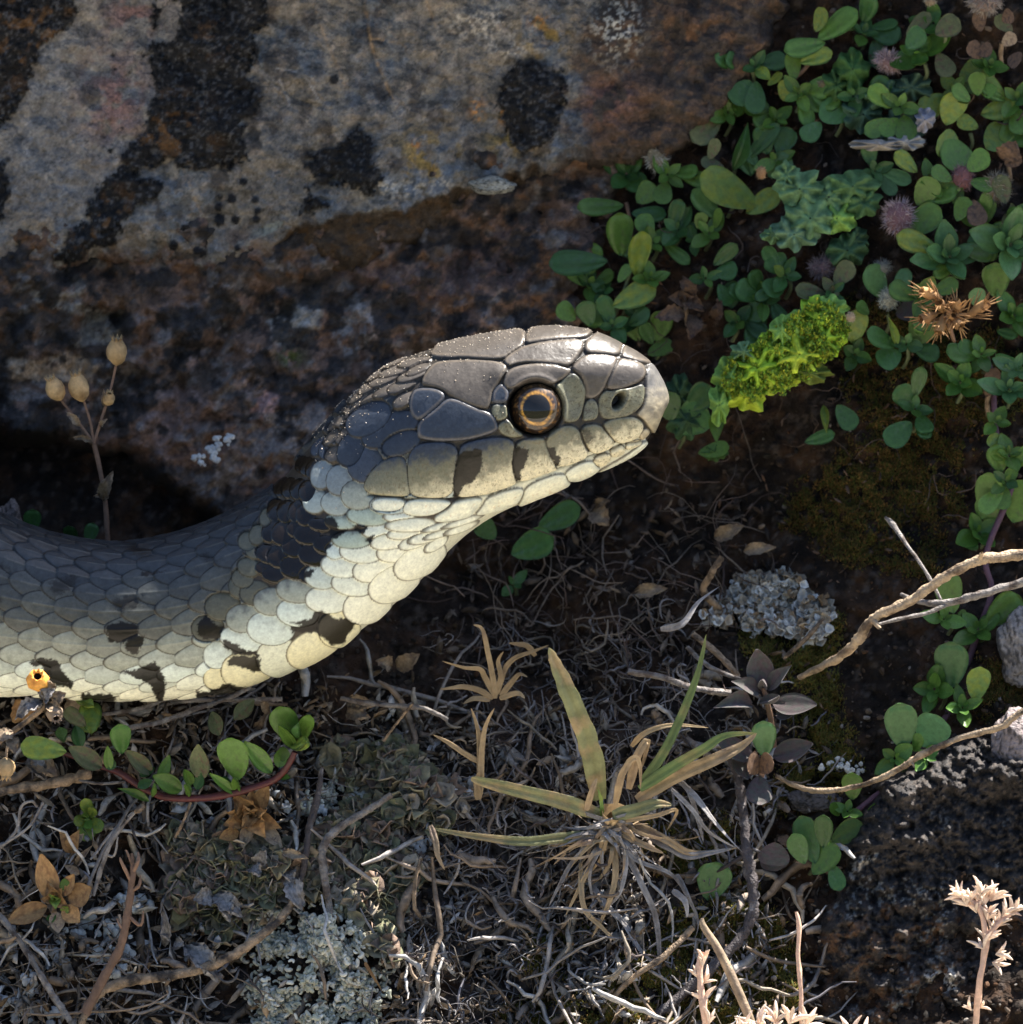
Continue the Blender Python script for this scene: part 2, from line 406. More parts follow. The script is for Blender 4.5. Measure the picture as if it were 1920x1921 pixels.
_cache = {}
def boulder_d(X, Y):
    f, e, s = boulder_masks(X, Y)
    f = f + 22 * (fbm(X / 13, Y / 13, 111, 4) - .5) + 12 * (fbm(X / 4.5, Y / 4.5, 113, 2) - .5); e = e + 40 * (fbm(X / 26, Y / 26, 117, 4) - .5); _cache['m'] = (f, e, s)
    up = np.clip(-Y - 420, 0, None) / 200
    d = 2.25 + up * 1.1 - .0004 * (X - 400) * .5 - 1.95 * sstep(-40, -330, Y) * sstep(1330, 1130, X)  # unseen overhang above the frame, added to shade the snake's body
    d = d - .34 * (fbm(X / 240, Y / 240, 5, 4) - .5) - .26 * (fbm(X / 42, Y / 42, 9, 5) - .5) - .05 * np.abs(fbm(X / 70, Y / 30, 10, 5) - .5) * 2
    d = d - .35 * sstep(1040, 1200, X) * (fbm(X / 60, Y / 60, 16, 4) - .3)
    # ridge between the two pale faces, slight step
    step = sstep(-20, 60, (X - (300 + (330 - Y) * .35)))
    d = d + .16 * (1 - step) * sstep(560, 0, Y)
    # crusts stand proud and lumpy
    w1, w2, _ = worley(X / 13, Y / 13, 4)
    d = d - sstep(-1, 5, f) * (.035 + .05 * (fbm(X / 9, Y / 9, 12, 3)) + .05 * (1 - w1))
    bump = np.exp(-(((X - 680) / 34) ** 2 + ((Y - 325) / 30) ** 2)) * .14 + np.exp(-(((X - 390) / 60) ** 2 + ((Y - 80) / 50) ** 2)) * .22 + np.exp(-(((X - 410) / 60) ** 2 + ((Y - 240) / 50) ** 2)) * .2 + np.exp(-(((X - 330) / 30) ** 2 + ((Y - 170) / 35) ** 2)) * .15
    d = d - bump
    d = d + sstep(-6, 40, e) * .2 + sstep(30, 110, e) * .12
    for x, y, r in DOTS[:16]:
        q = ((X - x) ** 2 + (Y - y) ** 2) / (r * r)
        d = d - .05 * np.sqrt(np.clip(1 - q, 0, 1))
    # crack lines
    for ln in ([(930,420),(860,470),(830,520)],[(520,160),(560,190),(620,205)],[(680,0),(700,110),(735,185)]):
        d = d + .04 * np.exp(-(seg_dist(X, Y, ln) / 3.0) ** 2)
    edge = 60
    t = np.clip(s / edge, 0, 1)
    d = d + (1 - np.sqrt(np.clip(1 - (1 - t) ** 2, 0, 1))) * .35 + np.clip(-s, 0, 90) / 90 * 2.6
    return d

def blob(X, Y, x, y, rx, ry=None):
    return np.exp(-(((X - x) / rx) ** 2 + ((Y - y) / (ry or rx)) ** 2))

def boulder_c(X, Y, D):
    f, e, s = _cache['m']
    n1 = fbm(X / 90, Y / 90, 41, 5); n2 = fbm(X / 22, Y / 22, 43, 5); n3 = fbm(X / 6, Y / 6, 47, 3); n4 = fbm(X / 45, Y / 45, 49, 5)
    c = np.ones(X.shape + (3,)) * np.array([.165, .148, .128])
    c = mixc(c, (.125, .14, .155), sstep(.45, .62, n1) * .8)
    c = mixc(c, (.25, .205, .15), sstep(.52, .66, n4) * .6)
    c = mixc(c, (.08, .072, .062), sstep(.50, .64, n2) * .6)
    c = mixc(c, (.055, .045, .038), sstep(.56, .68, fbm(X / 34, Y / 34, 57, 5)) * .75)
    c = mixc(c, (.25, .20, .16), sstep(.58, .72, fbm(X / 12, Y / 12, 53, 4)) * .45)
    # left pale face is a little lighter and redder
    left = sstep(40, -40, X - (290 + (200 - Y) * .35))
    c = mixc(c, (.25, .225, .20), left * .55)
    c = mixc(c, (.24, .12, .10), np.clip(blob(X, Y, 215, 185, 60, 80) + blob(X, Y, 250, 25, 50, 40), 0, 1) * sstep(.42, .6, n2) * .8)
    c = mixc(c, (.30, .20, .10), blob(X, Y, 120, 455, 110, 60) * sstep(.4, .6, n2) * .7)
    c = mixc(c, (.26, .17, .05), np.clip(blob(X, Y, 800, 300, 70, 50) + blob(X, Y, 1025, 70, 50, 40) + blob(X, Y, 950, 255, 40, 40), 0, 1) * sstep(.46, .6, n2) * 1.0)
    c = mixc(c, (.42, .18, .04), np.clip(blob(X, Y, 895, 205, 14, 20) + blob(X, Y, 950, 215, 14, 20) + blob(X, Y, 780, 272, 10, 8) + blob(X, Y, 1010, 40, 20, 14), 0, 1) * sstep(.5, .6, n3) * .9)
    # ochre scratches and veins
    for ln, w, a in (([(683,-20),(692,60),(705,110),(725,160),(738,190)], 3, .7), ([(590,10),(610,70),(635,130),(660,190)], 3, .4),
                     ([(520,130),(560,150),(600,180),(620,206)], 2.5, .25), ([(700,72),(750,82),(790,104)], 2, .5), ([(345,318),(360,355),(380,405)], 2.5, .5),
                     ([(490,150),(530,180),(545,200)], 3, .3), ([(800,0),(820,55)], 3, .4)):
        c = mixc(c, (.36, .22, .10), np.exp(-(seg_dist(X, Y, ln) / w) ** 2) * a * sstep(.35, .6, n3 * .6 + n2 * .4))
    for ln in ([(520,128),(560,136)], [(575,148),(610,205)], [(525,150),(545,198)], [(665,105),(673,118)]):
        c = mixc(c, (.38, .36, .34), np.exp(-(seg_dist(X, Y, ln) / 1.8) ** 2) * .5)
    # pale crusts near the top right corner of the boulder
    pal = np.clip(blob(X, Y, 900, 45, 60, 30) + blob(X, Y, 955, 95, 30, 14) + blob(X, Y, 1160, 40, 40, 60) + blob(X, Y, 745, 355, 70, 16) + blob(X, Y, 840, 345, 40, 10) * .6, 0, 1)
    c = mixc(c, (.42, .37, .30), pal * sstep(.5, .58, n3) )
    # lower lip: tan then brown red
    c = mixc(c, (.30, .22, .14), blob(X, Y, 420, 455, 170, 26) * sstep(.42, .56, n2) * .8)
    c = mixc(c, (.24, .25, .20), sstep(0, 4, sdf(X, Y, [(462,452),(475,430),(520,412),(540,415),(520,434),(480,452)])) * .6)
    c = mixc(c, (.13, .075, .055), sstep(-30, 40, Y - (470 + 30 * (n1 - .5) * 4 - np.clip(X - 500, 0, 600) * .25)) * sstep(.35, .55, n2) * .9)
    # undercut's shadow painted brown black under the lip, black crusts
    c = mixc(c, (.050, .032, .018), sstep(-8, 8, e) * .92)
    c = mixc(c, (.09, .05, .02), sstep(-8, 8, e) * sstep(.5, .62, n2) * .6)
    c = mixc(c, (.009, .008, .008), sstep(-2, 2, f))
    c = mixc(c, (.11, .055, .02), sstep(0, 3, f) * sstep(.56, .66, n2) * (np.clip(blob(X, Y, 320, 250, 70, 60) + blob(X, Y, 200, 420, 70, 60) + blob(X, Y, 60, 60, 90) + blob(X, Y, 400, 70, 30), 0, 1)))
    c = mixc(c, (.10, .10, .105), sstep(0, 3, f) * sstep(.6, .68, n3) * .5)
    for x, y, r in DOTS:
        q = np.hypot(X - x, Y - y) + 3 * (n3 - .5) * 2
        c = mixc(c, (.012, .012, .014), sstep(r + 1, r - 1.5, q))
    for x, y, r in ((168,182,22),(165,60,19)):
        q = np.hypot(X - x, Y - y) + 12 * (n3 - .5)
        c = mixc(c, (.075, .065, .058), sstep(r + 2, r - 3, q) * (.8 if y > 100 else .45))
    spk = sstep(.80, .86, fbm(X / 4.5, Y / 4.5, 61, 2))
    c = mixc(c, (.03, .028, .025), spk * .7)
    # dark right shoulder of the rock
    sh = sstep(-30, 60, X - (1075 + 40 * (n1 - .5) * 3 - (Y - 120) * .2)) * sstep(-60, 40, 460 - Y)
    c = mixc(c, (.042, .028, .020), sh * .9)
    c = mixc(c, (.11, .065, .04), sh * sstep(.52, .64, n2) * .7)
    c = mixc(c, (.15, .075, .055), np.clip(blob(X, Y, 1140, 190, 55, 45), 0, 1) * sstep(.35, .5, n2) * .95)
    c = mixc(c, (.12, .06, .03), blob(X, Y, 1310, 85, 80, 60) * sstep(.45, .58, n2) * .8)
    c = mixc(c, (.5, .46, .38), blob(X, Y, 1155, 45, 42, 60) * sstep(.56, .62, n3))
    gr = fbm(X / 3.4, Y / 3.4, 401, 3); c = c * (.55 + .9 * gr)[..., None]
    return c * np.array([1.12, 1.12, 1.14])

bxs = axis_ticks(-20, 1520, 3.1, 900, 1.3)
bxs = bxs[bxs < 1640]
bys = axis_ticks(-20, 650, 3.1, 900, 1.3); bys = bys[bys < 690]
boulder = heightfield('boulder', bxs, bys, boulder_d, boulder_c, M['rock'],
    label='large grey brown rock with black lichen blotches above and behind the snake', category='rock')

# ------------------------------------------------------------------ the mottled lower rock
def lower_d(X, Y):
    d = 2.55 + .0006 * (Y - 500) - .55 * (fbm(X / 150, Y / 120, 15, 5) - .5) - .38 * (fbm(X / 48, Y / 42, 19, 5) - .5) - .1 * (fbm(X / 12, Y / 12, 23, 3) - .5)
    # ledges
    l = fbm(X / 90, Y / 90 + X / 300, 27, 4)
    d = d - .14 * sstep(.42, .58, l)
    wx, wy = warp(X, Y, 12, 40, 5)
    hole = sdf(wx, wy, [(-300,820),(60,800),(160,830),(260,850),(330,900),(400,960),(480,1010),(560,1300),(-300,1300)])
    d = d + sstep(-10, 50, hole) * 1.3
    hole2 = sdf(wx, wy, [(140,575),(230,585),(250,640),(200,690),(150,650)])
    d = d + sstep(-6, 25, hole2) * .3
    s = sdf(wx, wy, [(-700,440),(0,400),(500,380),(900,260),(1100,250),(1200,300),(1180,420),(1130,500),(1090,600),(1060,720),(1000,900),(900,1100),(-700,1200)])
    t = np.clip(s / 50, 0, 1)
    return d + (1 - np.sqrt(np.clip(1 - (1 - t) ** 2, 0, 1))) * .5 + np.clip(-s, 0, 80) / 80 * 1.8

def lower_c(X, Y, D):
    n1 = fbm(X / 70, Y / 50, 81, 5); n2 = fbm(X / 24, Y / 20, 83, 5); n3 = fbm(X / 7, Y / 7, 87, 3)
    c = np.ones(X.shape + (3,)) * np.array([.060, .044, .034])
    c = mixc(c, (.15, .095, .070), sstep(.44, .58, n1) * .9)
    c = mixc(c, (.15, .14, .135), sstep(.56, .68, n2) * .7)
    c = mixc(c, (.12, .055, .02), sstep(.55, .65, fbm(X / 30, Y / 30, 91, 4)) * .6 * sstep(760, 560, Y))
    wx, wy = warp(X, Y, 9, 14, 55)
    def patch(poly, col, a=1, edge=5, thr=.38):
        return mixc(c, col, sstep(-edge, edge, sdf(wx, wy, poly)) * a * sstep(thr, thr + .12, n3 * .5 + n2 * .5))
    c = patch([(498,605),(535,562),(600,540),(606,585),(585,640),(520,655)], (.26, .25, .23), .95, 5, .3)
    c = patch([(368,590),(400,585),(430,600),(420,625),(390,610)], (.33, .31, .30), .8)
    c = patch([(470,650),(560,650),(520,700),(470,760),(440,720)], (.20, .15, .13), .8)
    c = patch([(482,745),(500,728),(530,738),(528,770),(505,795),(482,782)], (.33, .21, .19), .95, 4, .3)
    c = patch([(350,650),(380,650),(378,685),(352,690)], (.28, .21, .20), .8)
    c = patch([(240,740),(330,720),(400,730),(380,800),(300,830),(340,870),(290,850)], (.17, .12, .105), .85)
    c = patch([(440,790),(560,760),(640,740),(560,880),(430,930),(400,880),(440,850)], (.17, .15, .14), .85)
    c = patch([(0,690),(40,672),(120,665),(190,690),(170,716),(90,712),(20,712)], (.36, .27, .19), .95, 4, .32)
    c = patch([(60,560),(150,520),(180,545),(120,560),(180,580),(250,590),(210,640),(130,650),(150,600)], (.22, .20, .17), .75)
    c = patch([(0,745),(60,730),(110,760),(60,790),(0,800)], (.16, .15, .145), .7)
    c = patch([(640,560),(700,560),(720,620),(650,680),(620,620)], (.19, .18, .175), .75)
    c = patch([(150,560),(170,500),(300,520),(330,560),(250,580)], (.11, .065, .04), .8)
    c = patch([(600,480),(760,500),(930,440),(1000,400),(1000,520),(860,560),(700,560)], (.10, .062, .052), .7)
    c = mixc(c, (.06, .075, .015), blob(X, Y, 545, 670, 28, 20) * sstep(.4, .5, n3))
    c = mixc(c, (.022, .020, .020), sstep(.54, .60, fbm(X / 45, Y / 40, 99, 5)) * .9)
    c = mixc(c, (.014, .013, .012), sstep(-20, 25, sdf(wx, wy, [(-300,820),(60,800),(160,830),(260,850),(330,900),(400,960),(480,1010),(560,1300),(-300,1300)])))  # the hollow's deep shade is also painted into the colour
    gr = fbm(X / 3.4, Y / 3.4, 403, 3); c = c * (.5 + 1.0 * gr)[..., None]
    return c * np.array([1.30, 1.26, 1.24])

lxs = axis_ticks(-20, 1230, 4.2, 800, 1.3); lxs = lxs[lxs < 1320]
lys = np.arange(230, 1150, 4.2)
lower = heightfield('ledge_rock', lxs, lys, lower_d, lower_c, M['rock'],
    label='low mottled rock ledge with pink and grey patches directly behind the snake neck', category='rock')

# ------------------------------------------------------------------ black crusty rock, bottom right
def black_d(X, Y):
    w1, w2, wid = worley(X / 42, Y / 42, 14); v1, v2, vid = worley(X / 15, Y / 15, 15)
    d = .42 - .0007 * (Y - 1500) - .30 * (fbm(X / 130, Y / 110, 25, 4) - .5) * 2 - .20 * (1 - w1) * (.4 + wid) - .08 * (1 - v1) * (.3 + vid) - .16 * (fbm(X / 9, Y / 9, 28, 4) - .5) - .10 * np.abs(fbm(X / 30, Y / 30, 29, 5) - .5) * 2
    wx, wy = warp(X, Y, 10, 30, 8)
    s = sdf(wx, wy, [(1570,1640),(1590,1560),(1650,1470),(1740,1400),(1800,1380),(1880,1400),(2400,1350),(2400,2500),(1520,2500),(1500,1900),(1530,1760)])
    t = np.clip(s / 70, 0, 1)
    return d + (1 - np.sqrt(np.clip(1 - (1 - t) ** 2, 0, 1))) * .6 + np.clip(-s, 0, 70) / 70 * 1.6 + np.clip(Y - 2000, 0, 900) / 200 * .2

def black_c(X, Y, D):
    n2 = fbm(X / 20, Y / 20, 183, 4); n3 = fbm(X / 6, Y / 6, 187, 3); n1 = fbm(X / 80, Y / 80, 190, 3)
    c = np.ones(X.shape + (3,)) * np.array([.024, .021, .021])
    c = mixc(c, (.12, .060, .028), sstep(.52, .62, n2) * sstep(1650, 1750, Y) * .75)
    c = mixc(c, (.075, .06, .05), sstep(.5, .62, n3) * .7)
    c = mixc(c, (.20, .20, .19), sstep(.62, .68, n3) * sstep(.5, .62, n1) * .8 * sstep(1480, 1600, Y))
    c = c * (.5 + 1.0 * fbm(X / 3, Y / 3, 192, 3))[..., None]
    wx, wy = warp(X, Y, 9, 14, 66)
    for p in ([(1580,1650),(1590,1625),(1640,1600),(1650,1610),(1610,1630),(1595,1655)], 
              [(1740,1820),(1790,1800),(1800,1850),(1750,1870)], [(1760,1870),(1730,1850),(1700,1890),(1740,1900)]):
        c = mixc(c, (.36, .33, .29), sstep(-3, 3, sdf(wx, wy, p)) * sstep(.4, .5, n3))
    return c
kxs = axis_ticks(1480, 1960, 2.6, 2300, 1.35); kxs = kxs[(kxs > 1400) & (kxs < 2420)]
kys = np.concatenate([np.arange(1320, 1960, 2.6), np.arange(1965, 2400, 20)])
heightfield('crusted_rock', kxs, kys, black_d, black_c, M['rock'],
    label='black knobbly rock with rusty brown and pale crust at the bottom right', category='rock')

# ------------------------------------------------------------------ the snake
# outline stations: top x,y  bottom x,y  half thickness in depth (px)  depth of the axis (cm)
ST = np.array([
 (-480,560,-640,920,180,1.6),(-330,700,-430,1080,178,1.0),(-200,830,-260,1220,172,.55),(-90,915,-150,1275,166,.35),(0,965,-50,1297,162,.25),(100,1003,80,1303,155,.18),(210,1020,200,1310,150,.14),
 (300,1010,318,1308,148,.12),(380,986,428,1294,147,.10),(450,953,528,1267,146,.08),(505,920,618,1227,144,.06),(540,884,688,1178,142,.04),
 (573,842,748,1130,142,.02),(612,796,800,1082,145,.0),(658,745,846,1034,152,.0),(712,698,890,996,160,0),(778,662,938,966,162,0),
 (850,640,992,942,154,0),(920,626,1042,922,140,0),(985,617,1086,902,126,0),(1045,613,1125,886,112,0),(1105,620,1160,869,98,0),
 (1155,640,1186,855,85,0),(1198,665,1206,840,70,0),(1226,690,1222,822,56,0),(1243,712,1232,806,42,0),(1252,730,1240,788,29,0),(1256,745,1248,770,14,0),(1256,754,1254,760,3,0)], float)
NS = 1150
_d = catmull(ST, 6000)
_c = (_d[:, :2] + _d[:, 2:4]) / 2
_s = np.concatenate([[0], np.cumsum(np.linalg.norm(np.diff(_c, axis=0), axis=1))])
SL = _s[-1]
# a little denser towards the rounded snout
u = np.linspace(0, 1, NS); sv = SL * (u * .97 + .03 * (1 - (1 - u) ** 3))
ST_ = np.stack([np.interp(sv, _s, _d[:, k]) for k in range(6)], -1)
NF, NB = 300, 60
thF = np.linspace(-np.pi / 2, np.pi / 2, NF); thB = np.linspace(np.pi / 2, 3 * np.pi / 2, NB + 2)[1:-1]
sgrid = sv[:, None] * np.ones(NF); tgrid = np.ones(NS)[:, None] * thF
def ring(th):
    v = np.sin(th)[None]; T = ST_[:, None, 0:2]; B = ST_[:, None, 2:4]
    xy = (T + B) / 2 + v[..., None] * (T - B) / 2
    n = np.interp(ST_[:, 0], [560, 720, 1000, 1200], [2.0, 2.35, 2.5, 2.1])[:, None]
    cz = np.sign(np.cos(th))[None] * (1 - np.abs(v) ** n) ** (1 / n)
    # throat narrower than the temples on the head
    w = np.interp(ST_[:, 0], [600, 760, 1150, 1256], [0, .22, .30, .1])[:, None]
    shape = 1 - w * np.clip(-v, 0, 1) ** 1.3
    # dorsal surface of the head flat
    return xy, ST_[:, 5][:, None] - cz * ST_[:, 4][:, None] / 200 * shape
xyF, dF = ring(thF); xyB, dB = ring(thB)
PX = xyF[..., 0]; PY = xyF[..., 1]
H = np.zeros((NS, NF)); COL = np.ones((NS, NF, 3)) * np.array([.030, .026, .022]); GL = np.zeros((NS, NF))
n_f = fbm(PX / 3.2, PY / 3.2, 201, 3); n_m = fbm(PX / 10, PY / 10, 203, 4); n_l = fbm(PX / 34, PY / 34, 207, 3)

SC1 = lambda p: [(640 + x / 2.909, 580 + y / 2.909) for x, y in p]
SC2 = lambda p: [(400 + x / 3.2, 800 + y / 3.2) for x, y in p]
SC3 = lambda p: [(x / 3.2, 900 + y / 3.2) for x, y in p]

CREAM = np.array([.80, .78, .60]); MINT = np.array([.60, .66, .58]); OLIVE = np.array([.165, .160, .108]); GREY = np.array([.080, .084, .078])
DORS = np.array([.036, .042, .050]); DARK = np.array([.007, .0045, .0025]); BROWN = np.array([.074, .064, .055]); SHEEN_BLUE = np.array([.036, .044, .060]); YEL = np.array([.74, .69, .45])  # blue plate colour: dark skin with the sky's sheen tinted in

def lift(sel, h, c, edge, dark=.14, r0=.4, r1=3.2):
    """write one scale: sel = flat indices, edge = px to its rim"""
    H.ravel()[sel] = h
    rim = sstep(r0, r1, edge)
    cc = c * (dark + (1 - dark) * rim)[:, None] + (np.array([.09, .055, .025]) * (1 - rim)[:, None]) * (.40 * np.clip(c.mean(1) / .35, .12, 1))[:, None]
    COL.reshape(-1, 3)[sel] = cc

# body scales: rows of overlapping keeled scales, tail to head
LS = 63.0; ROW = math.radians(12.6)
rows = np.arange(-6, 15)
tip_side = []
js = np.arange(0, int(SL / LS) + 1)
Ravg = 150.0
rr = random.Random(3)
for j in js:
    for par in (0, 1):
        s0 = j * LS + (par * .5) * LS
        if s0 > SL - 480: continue
        for k in rows:
            if (k % 2) != par: continue
            big = k <= -5
            t0 = k * ROW + math.radians(-6)
            cxy = None
            iS0, iS1 = np.searchsorted(sv, [s0 - LS * .82, s0 + LS * .66])
            wdt = ROW * (1.02 if not big else 1.25)
            jT0, jT1 = np.searchsorted(thF, [t0 - wdt, t0 + wdt])
            if jT1 - jT0 < 2 or iS1 - iS0 < 3: continue
            S = sgrid[iS0:iS1, jT0:jT1]; T = tgrid[iS0:iS1, jT0:jT1]
            a = (S - s0) / LS + .06 * math.sin(j * 7.1 + k * 3.3); b = (T - t0) / ROW
            bw = .86 if not big else 1.05
            # blunt head end, rounded-pointed tail end
            a0 = np.where(a < 0, a / -.86, a / .66)
            pw = 1.45 if k > -3 else 2.0
            q = np.abs(a0) ** pw + np.abs(b / bw) ** 1.9
            m = q < 1
            if not m.any(): continue
            edge = (1 - np.sqrt(q)) * LS * .55
            dome = np.sqrt(np.clip(1 - q, 0, 1))
            keel = np.exp(-(b / .07) ** 2) * (1 if k > -2 else 0) * .55
            h = 2.3 + 5.6 * np.clip(-a, -.5, .8) + 4.6 * dome + 1.6 * keel * dome
            ii = (np.arange(iS0, iS1)[:, None] * NF + np.arange(jT0, jT1)[None])[m]
            ci = min(NS - 1, np.searchsorted(sv, s0)); cj = int(np.clip(np.searchsorted(thF, t0), 0, NF - 1))
            # base colour by row: cream belly edge, mint, olive, dark back
            kk = k + rr.uniform(-.5, .5) + np.interp(PX[ci, cj], [0, 300, 600], [.2, -.2, -.6])
            base = np.array([np.interp(kk, [-5.5, -4.3, -3.1, -1.9, 0.2, 3.2, 5.8], [CREAM[q_] * 1.1, CREAM[q_] * .6 + MINT[q_] * .5, MINT[q_] * 1.05, (MINT * .28 + OLIVE * .72)[q_], (GREY * .75 + OLIVE * .1)[q_], DORS[q_] * .85, DORS[q_] * .55]) for q_ in range(3)])
            base = base * rr.uniform(.86, 1.14)
            # each lower scale is greyer towards its head-and-back corner
            if k < -2:
                g = sstep(-.2, 1.0, (a[m] * .9 + b[m] * .9) + 1.3 * (n_m.ravel()[ii] - .5))
                cc = base[None] * (1 - g[:, None] * .5) + (GREY * .95)[None] * (g[:, None] * .5)
            else:
                g = n_m.ravel()[ii]
                cc = base[None] * ((.72 + .45 * g) * (1.12 - .42 * sstep(-.2, .55, a[m])))[:, None] + np.array([.10, .095, .075])[None] * (np.exp(-(b[m] / .045) ** 2) * .34 * (np.abs(a[m]) < .45))[:, None]  # scale shading painted in as a gradient, darker headward
            lift(ii, h[m], cc, edge[m])

# faded and solid dark flank marks (pigment)
def pigment(poly, col, a=1.0, edge=1.6, wr=3.0):
    bx = np.array(poly); x0, y0 = bx.min(0) - 10; x1, y1 = bx.max(0) + 10
    sel = np.flatnonzero(((PX > x0) & (PX < x1) & (PY > y0) & (PY < y1)).ravel())
    if not len(sel): return
    X = PX.ravel()[sel] + wr * 2.4 * (n_f.ravel()[sel] - .5) + wr * 1.4 * (n_m.ravel()[sel] - .5); Y = PY.ravel()[sel] + wr * 2.4 * (fbm(X / 4, PY.ravel()[sel] / 4, 209, 2) - .5)
    w = (sstep(-edge, edge, sdf(X, Y, poly)) * a)[:, None]
    lum = np.clip(COL.reshape(-1, 3)[sel].sum(1) / .9, .35, 1)[:, None]
    COL.reshape(-1, 3)[sel] = COL.reshape(-1, 3)[sel] * (1 - w) + np.asarray(col) * lum ** .3 * w
    GL.ravel()[sel] = np.maximum(GL.ravel()[sel], w[:, 0] * .0)

# ---- traced scales of the neck and throat, drawn one by one
# (x, y, half length, half width, tilt, kind) in the 3.2x enlargement of the neck
NECK = [
 (30,1370,80,72,0,'m'),(60,1080,98,76,0,'g'),(-30,1210,90,70,0,'g'),(190,1150,102,76,-5,'h'),(180,1275,128,66,10,'m'),(30,1505,80,62,0,'y'),(200,1475,138,98,12,'y'),
 (350,1210,132,90,4,'m'),(400,1390,128,100,4,'my'),(355,1050,102,74,0,'h'),(255,1000,85,68,0,'g'),(170,960,70,66,0,'g'),(510,1118,118,74,8,'m'),(600,1335,150,90,-22,'y'),
 (760,1215,118,95,-8,'y'),(500,985,110,66,8,'h'),(690,1040,124,72,3,'mc'),(930,1075,138,92,-16,'c'),(650,902,92,66,10,'mh'),(840,948,120,62,8,'mc'),(1090,942,152,88,-24,'c'),
 (770,838,112,62,8,'mc'),(980,853,132,68,-12,'c'),(890,753,120,60,5,'mc'),(1245,805,158,80,-27,'c'),(1120,745,128,58,-9,'c'),
 (835,680,110,48,0,'mg'),(1070,686,118,44,-9,'c'),(1215,690,100,34,-18,'c'),(1290,662,118,28,-14,'c'),(740,740,60,50,-20,'m'),
 (1340,705,80,26,-30,'c'),(1160,640,110,32,-6,'c'),(1015,628,112,40,-2,'mc'),(930,585,60,30,5,'d'),(1190,592,145,36,-2,'c'),(1370,640,110,18,-16,'c'),(1490,610,110,18,-18,'c'),
 (1370,598,120,17,-14,'c'),(1500,570,130,15,-16,'c'),(1120,545,92,30,3,'mc'),(935,538,120,52,5,'mg'),(770,572,92,42,5,'mg'),(640,590,62,34,12,'d'),
 (1060,472,110,50,2,'mh'),
 # black collar
 (310,852,50,38,5,'d'),(385,892,80,44,3,'d'),(500,852,88,62,10,'d'),(590,885,68,46,-22,'d'),(320,760,52,62,-60,'d'),(395,775,66,62,-50,'d'),(480,728,62,52,25,'d'),(600,775,80,58,15,'d'),(680,712,70,50,10,'d'),
 (350,625,48,66,-68+90,'d'),(415,640,56,66,20,'d'),(492,612,40,46,20,'d'),(565,652,72,52,12,'d'),(375,497,42,64,12,'d'),(440,507,46,64,12,'d'),(502,508,42,62,12,'d'),(556,528,52,62,6,'d'),
 (408,358,32,60,14,'d'),(455,366,34,60,14,'d'),(510,374,38,60,14,'d'),(565,386,42,60,10,'d'),(528,222,24,48,16,'d'),(560,236,28,54,16,'d'),(595,250,28,56,14,'d'),(628,262,26,52,12,'d'),
 (270,650,44,60,18,'g'),(210,690,50,56,25,'g'),(250,740,48,52,22,'g'),(215,845,62,52,18,'g'),(180,910,60,55,10,'g'),(320,545,32,56,14,'g'),
 # pale grey cheek scales
 (612,442,66,74,0,'hc'),(738,462,80,66,12,'hc'),(870,412,90,80,10,'h'),(655,288,58,82,12,'b2'),(760,322,70,84,8,'b2'),
 (700,120,42,80,30,'b'),(640,120,30,66,35,'b'),(745,125,52,82,28,'b'),(828,152,80,88,24,'b'),(915,228,92,100,24,'b'),
]
KC = {'m': MINT, 'mc': MINT * .45 + CREAM * .55, 'c': CREAM, 'y': YEL, 'my': (MINT + YEL) / 2, 'g': OLIVE * .42 + GREY * .3, 'h': OLIVE * .5 + MINT * .35 + GREY * .15, 'mh': MINT * .8 + OLIVE * .2,
      'mg': np.array([.38, .44, .36]), 'd': DARK, 'hc': MINT * .5 + GREY * .5, 'b': SHEEN_BLUE * 1.25, 'b2': SHEEN_BLUE * 1.3 + MINT * .25}

def ellipse_scale(x, y, a, b, tilt, kind, ext=1.0):
    sel = np.flatnonzero(((np.abs(PX - x) < max(a, b) * 1.1) & (np.abs(PY - y) < max(a, b) * 1.1)).ravel())
    if not len(sel): return
    t = math.radians(tilt); dx = PX.ravel()[sel] - x; dy = PY.ravel()[sel] - y
    p = (dx * math.cos(t) + dy * math.sin(t)) / a; q = (-dx * math.sin(t) + dy * math.cos(t)) / b
    r = np.abs(p) ** 2.15 + np.abs(q) ** 2.15
    m = r < 1; sel = sel[m]; p = p[m]; q = q[m]; r = r[m]
    if not len(sel): return
    dome = np.sqrt(1 - r)
    edge = (1 - np.sqrt(r)) * min(a, b)
    # free edge looks down and back (towards the tail)
    h = 2.2 + 3.0 * dome + 2.8 * np.clip(-p * .7 + q * .7, -1, 1)
    base = KC[kind]
    nm = n_m.ravel()[sel]; nf = n_f.ravel()[sel]
    c = base[None] * (.84 + .22 * nm + .1 * nf)[:, None]
    if kind in ('mh', 'h', 'hc', 'mg', 'm', 'mc'):
        g = sstep(-.1, 1.1, (-q * .8 + (p if kind != 'h' else -p) * .3) + 1.6 * (nm - .5)) * (.6 if kind in ('m', 'mc') else .85)
        if kind in ('mc',): g = g * .35
        c = c * (1 - g)[:, None] + (GREY * 1.25)[None] * g[:, None]
    if kind == 'd':
        c = c * (1 + .5 * sstep(.3, -.8, q))[:, None]; GL.ravel()[sel] = 1.0
    else: GL.ravel()[sel] = 0
    lift(sel, h, c, edge, .16)

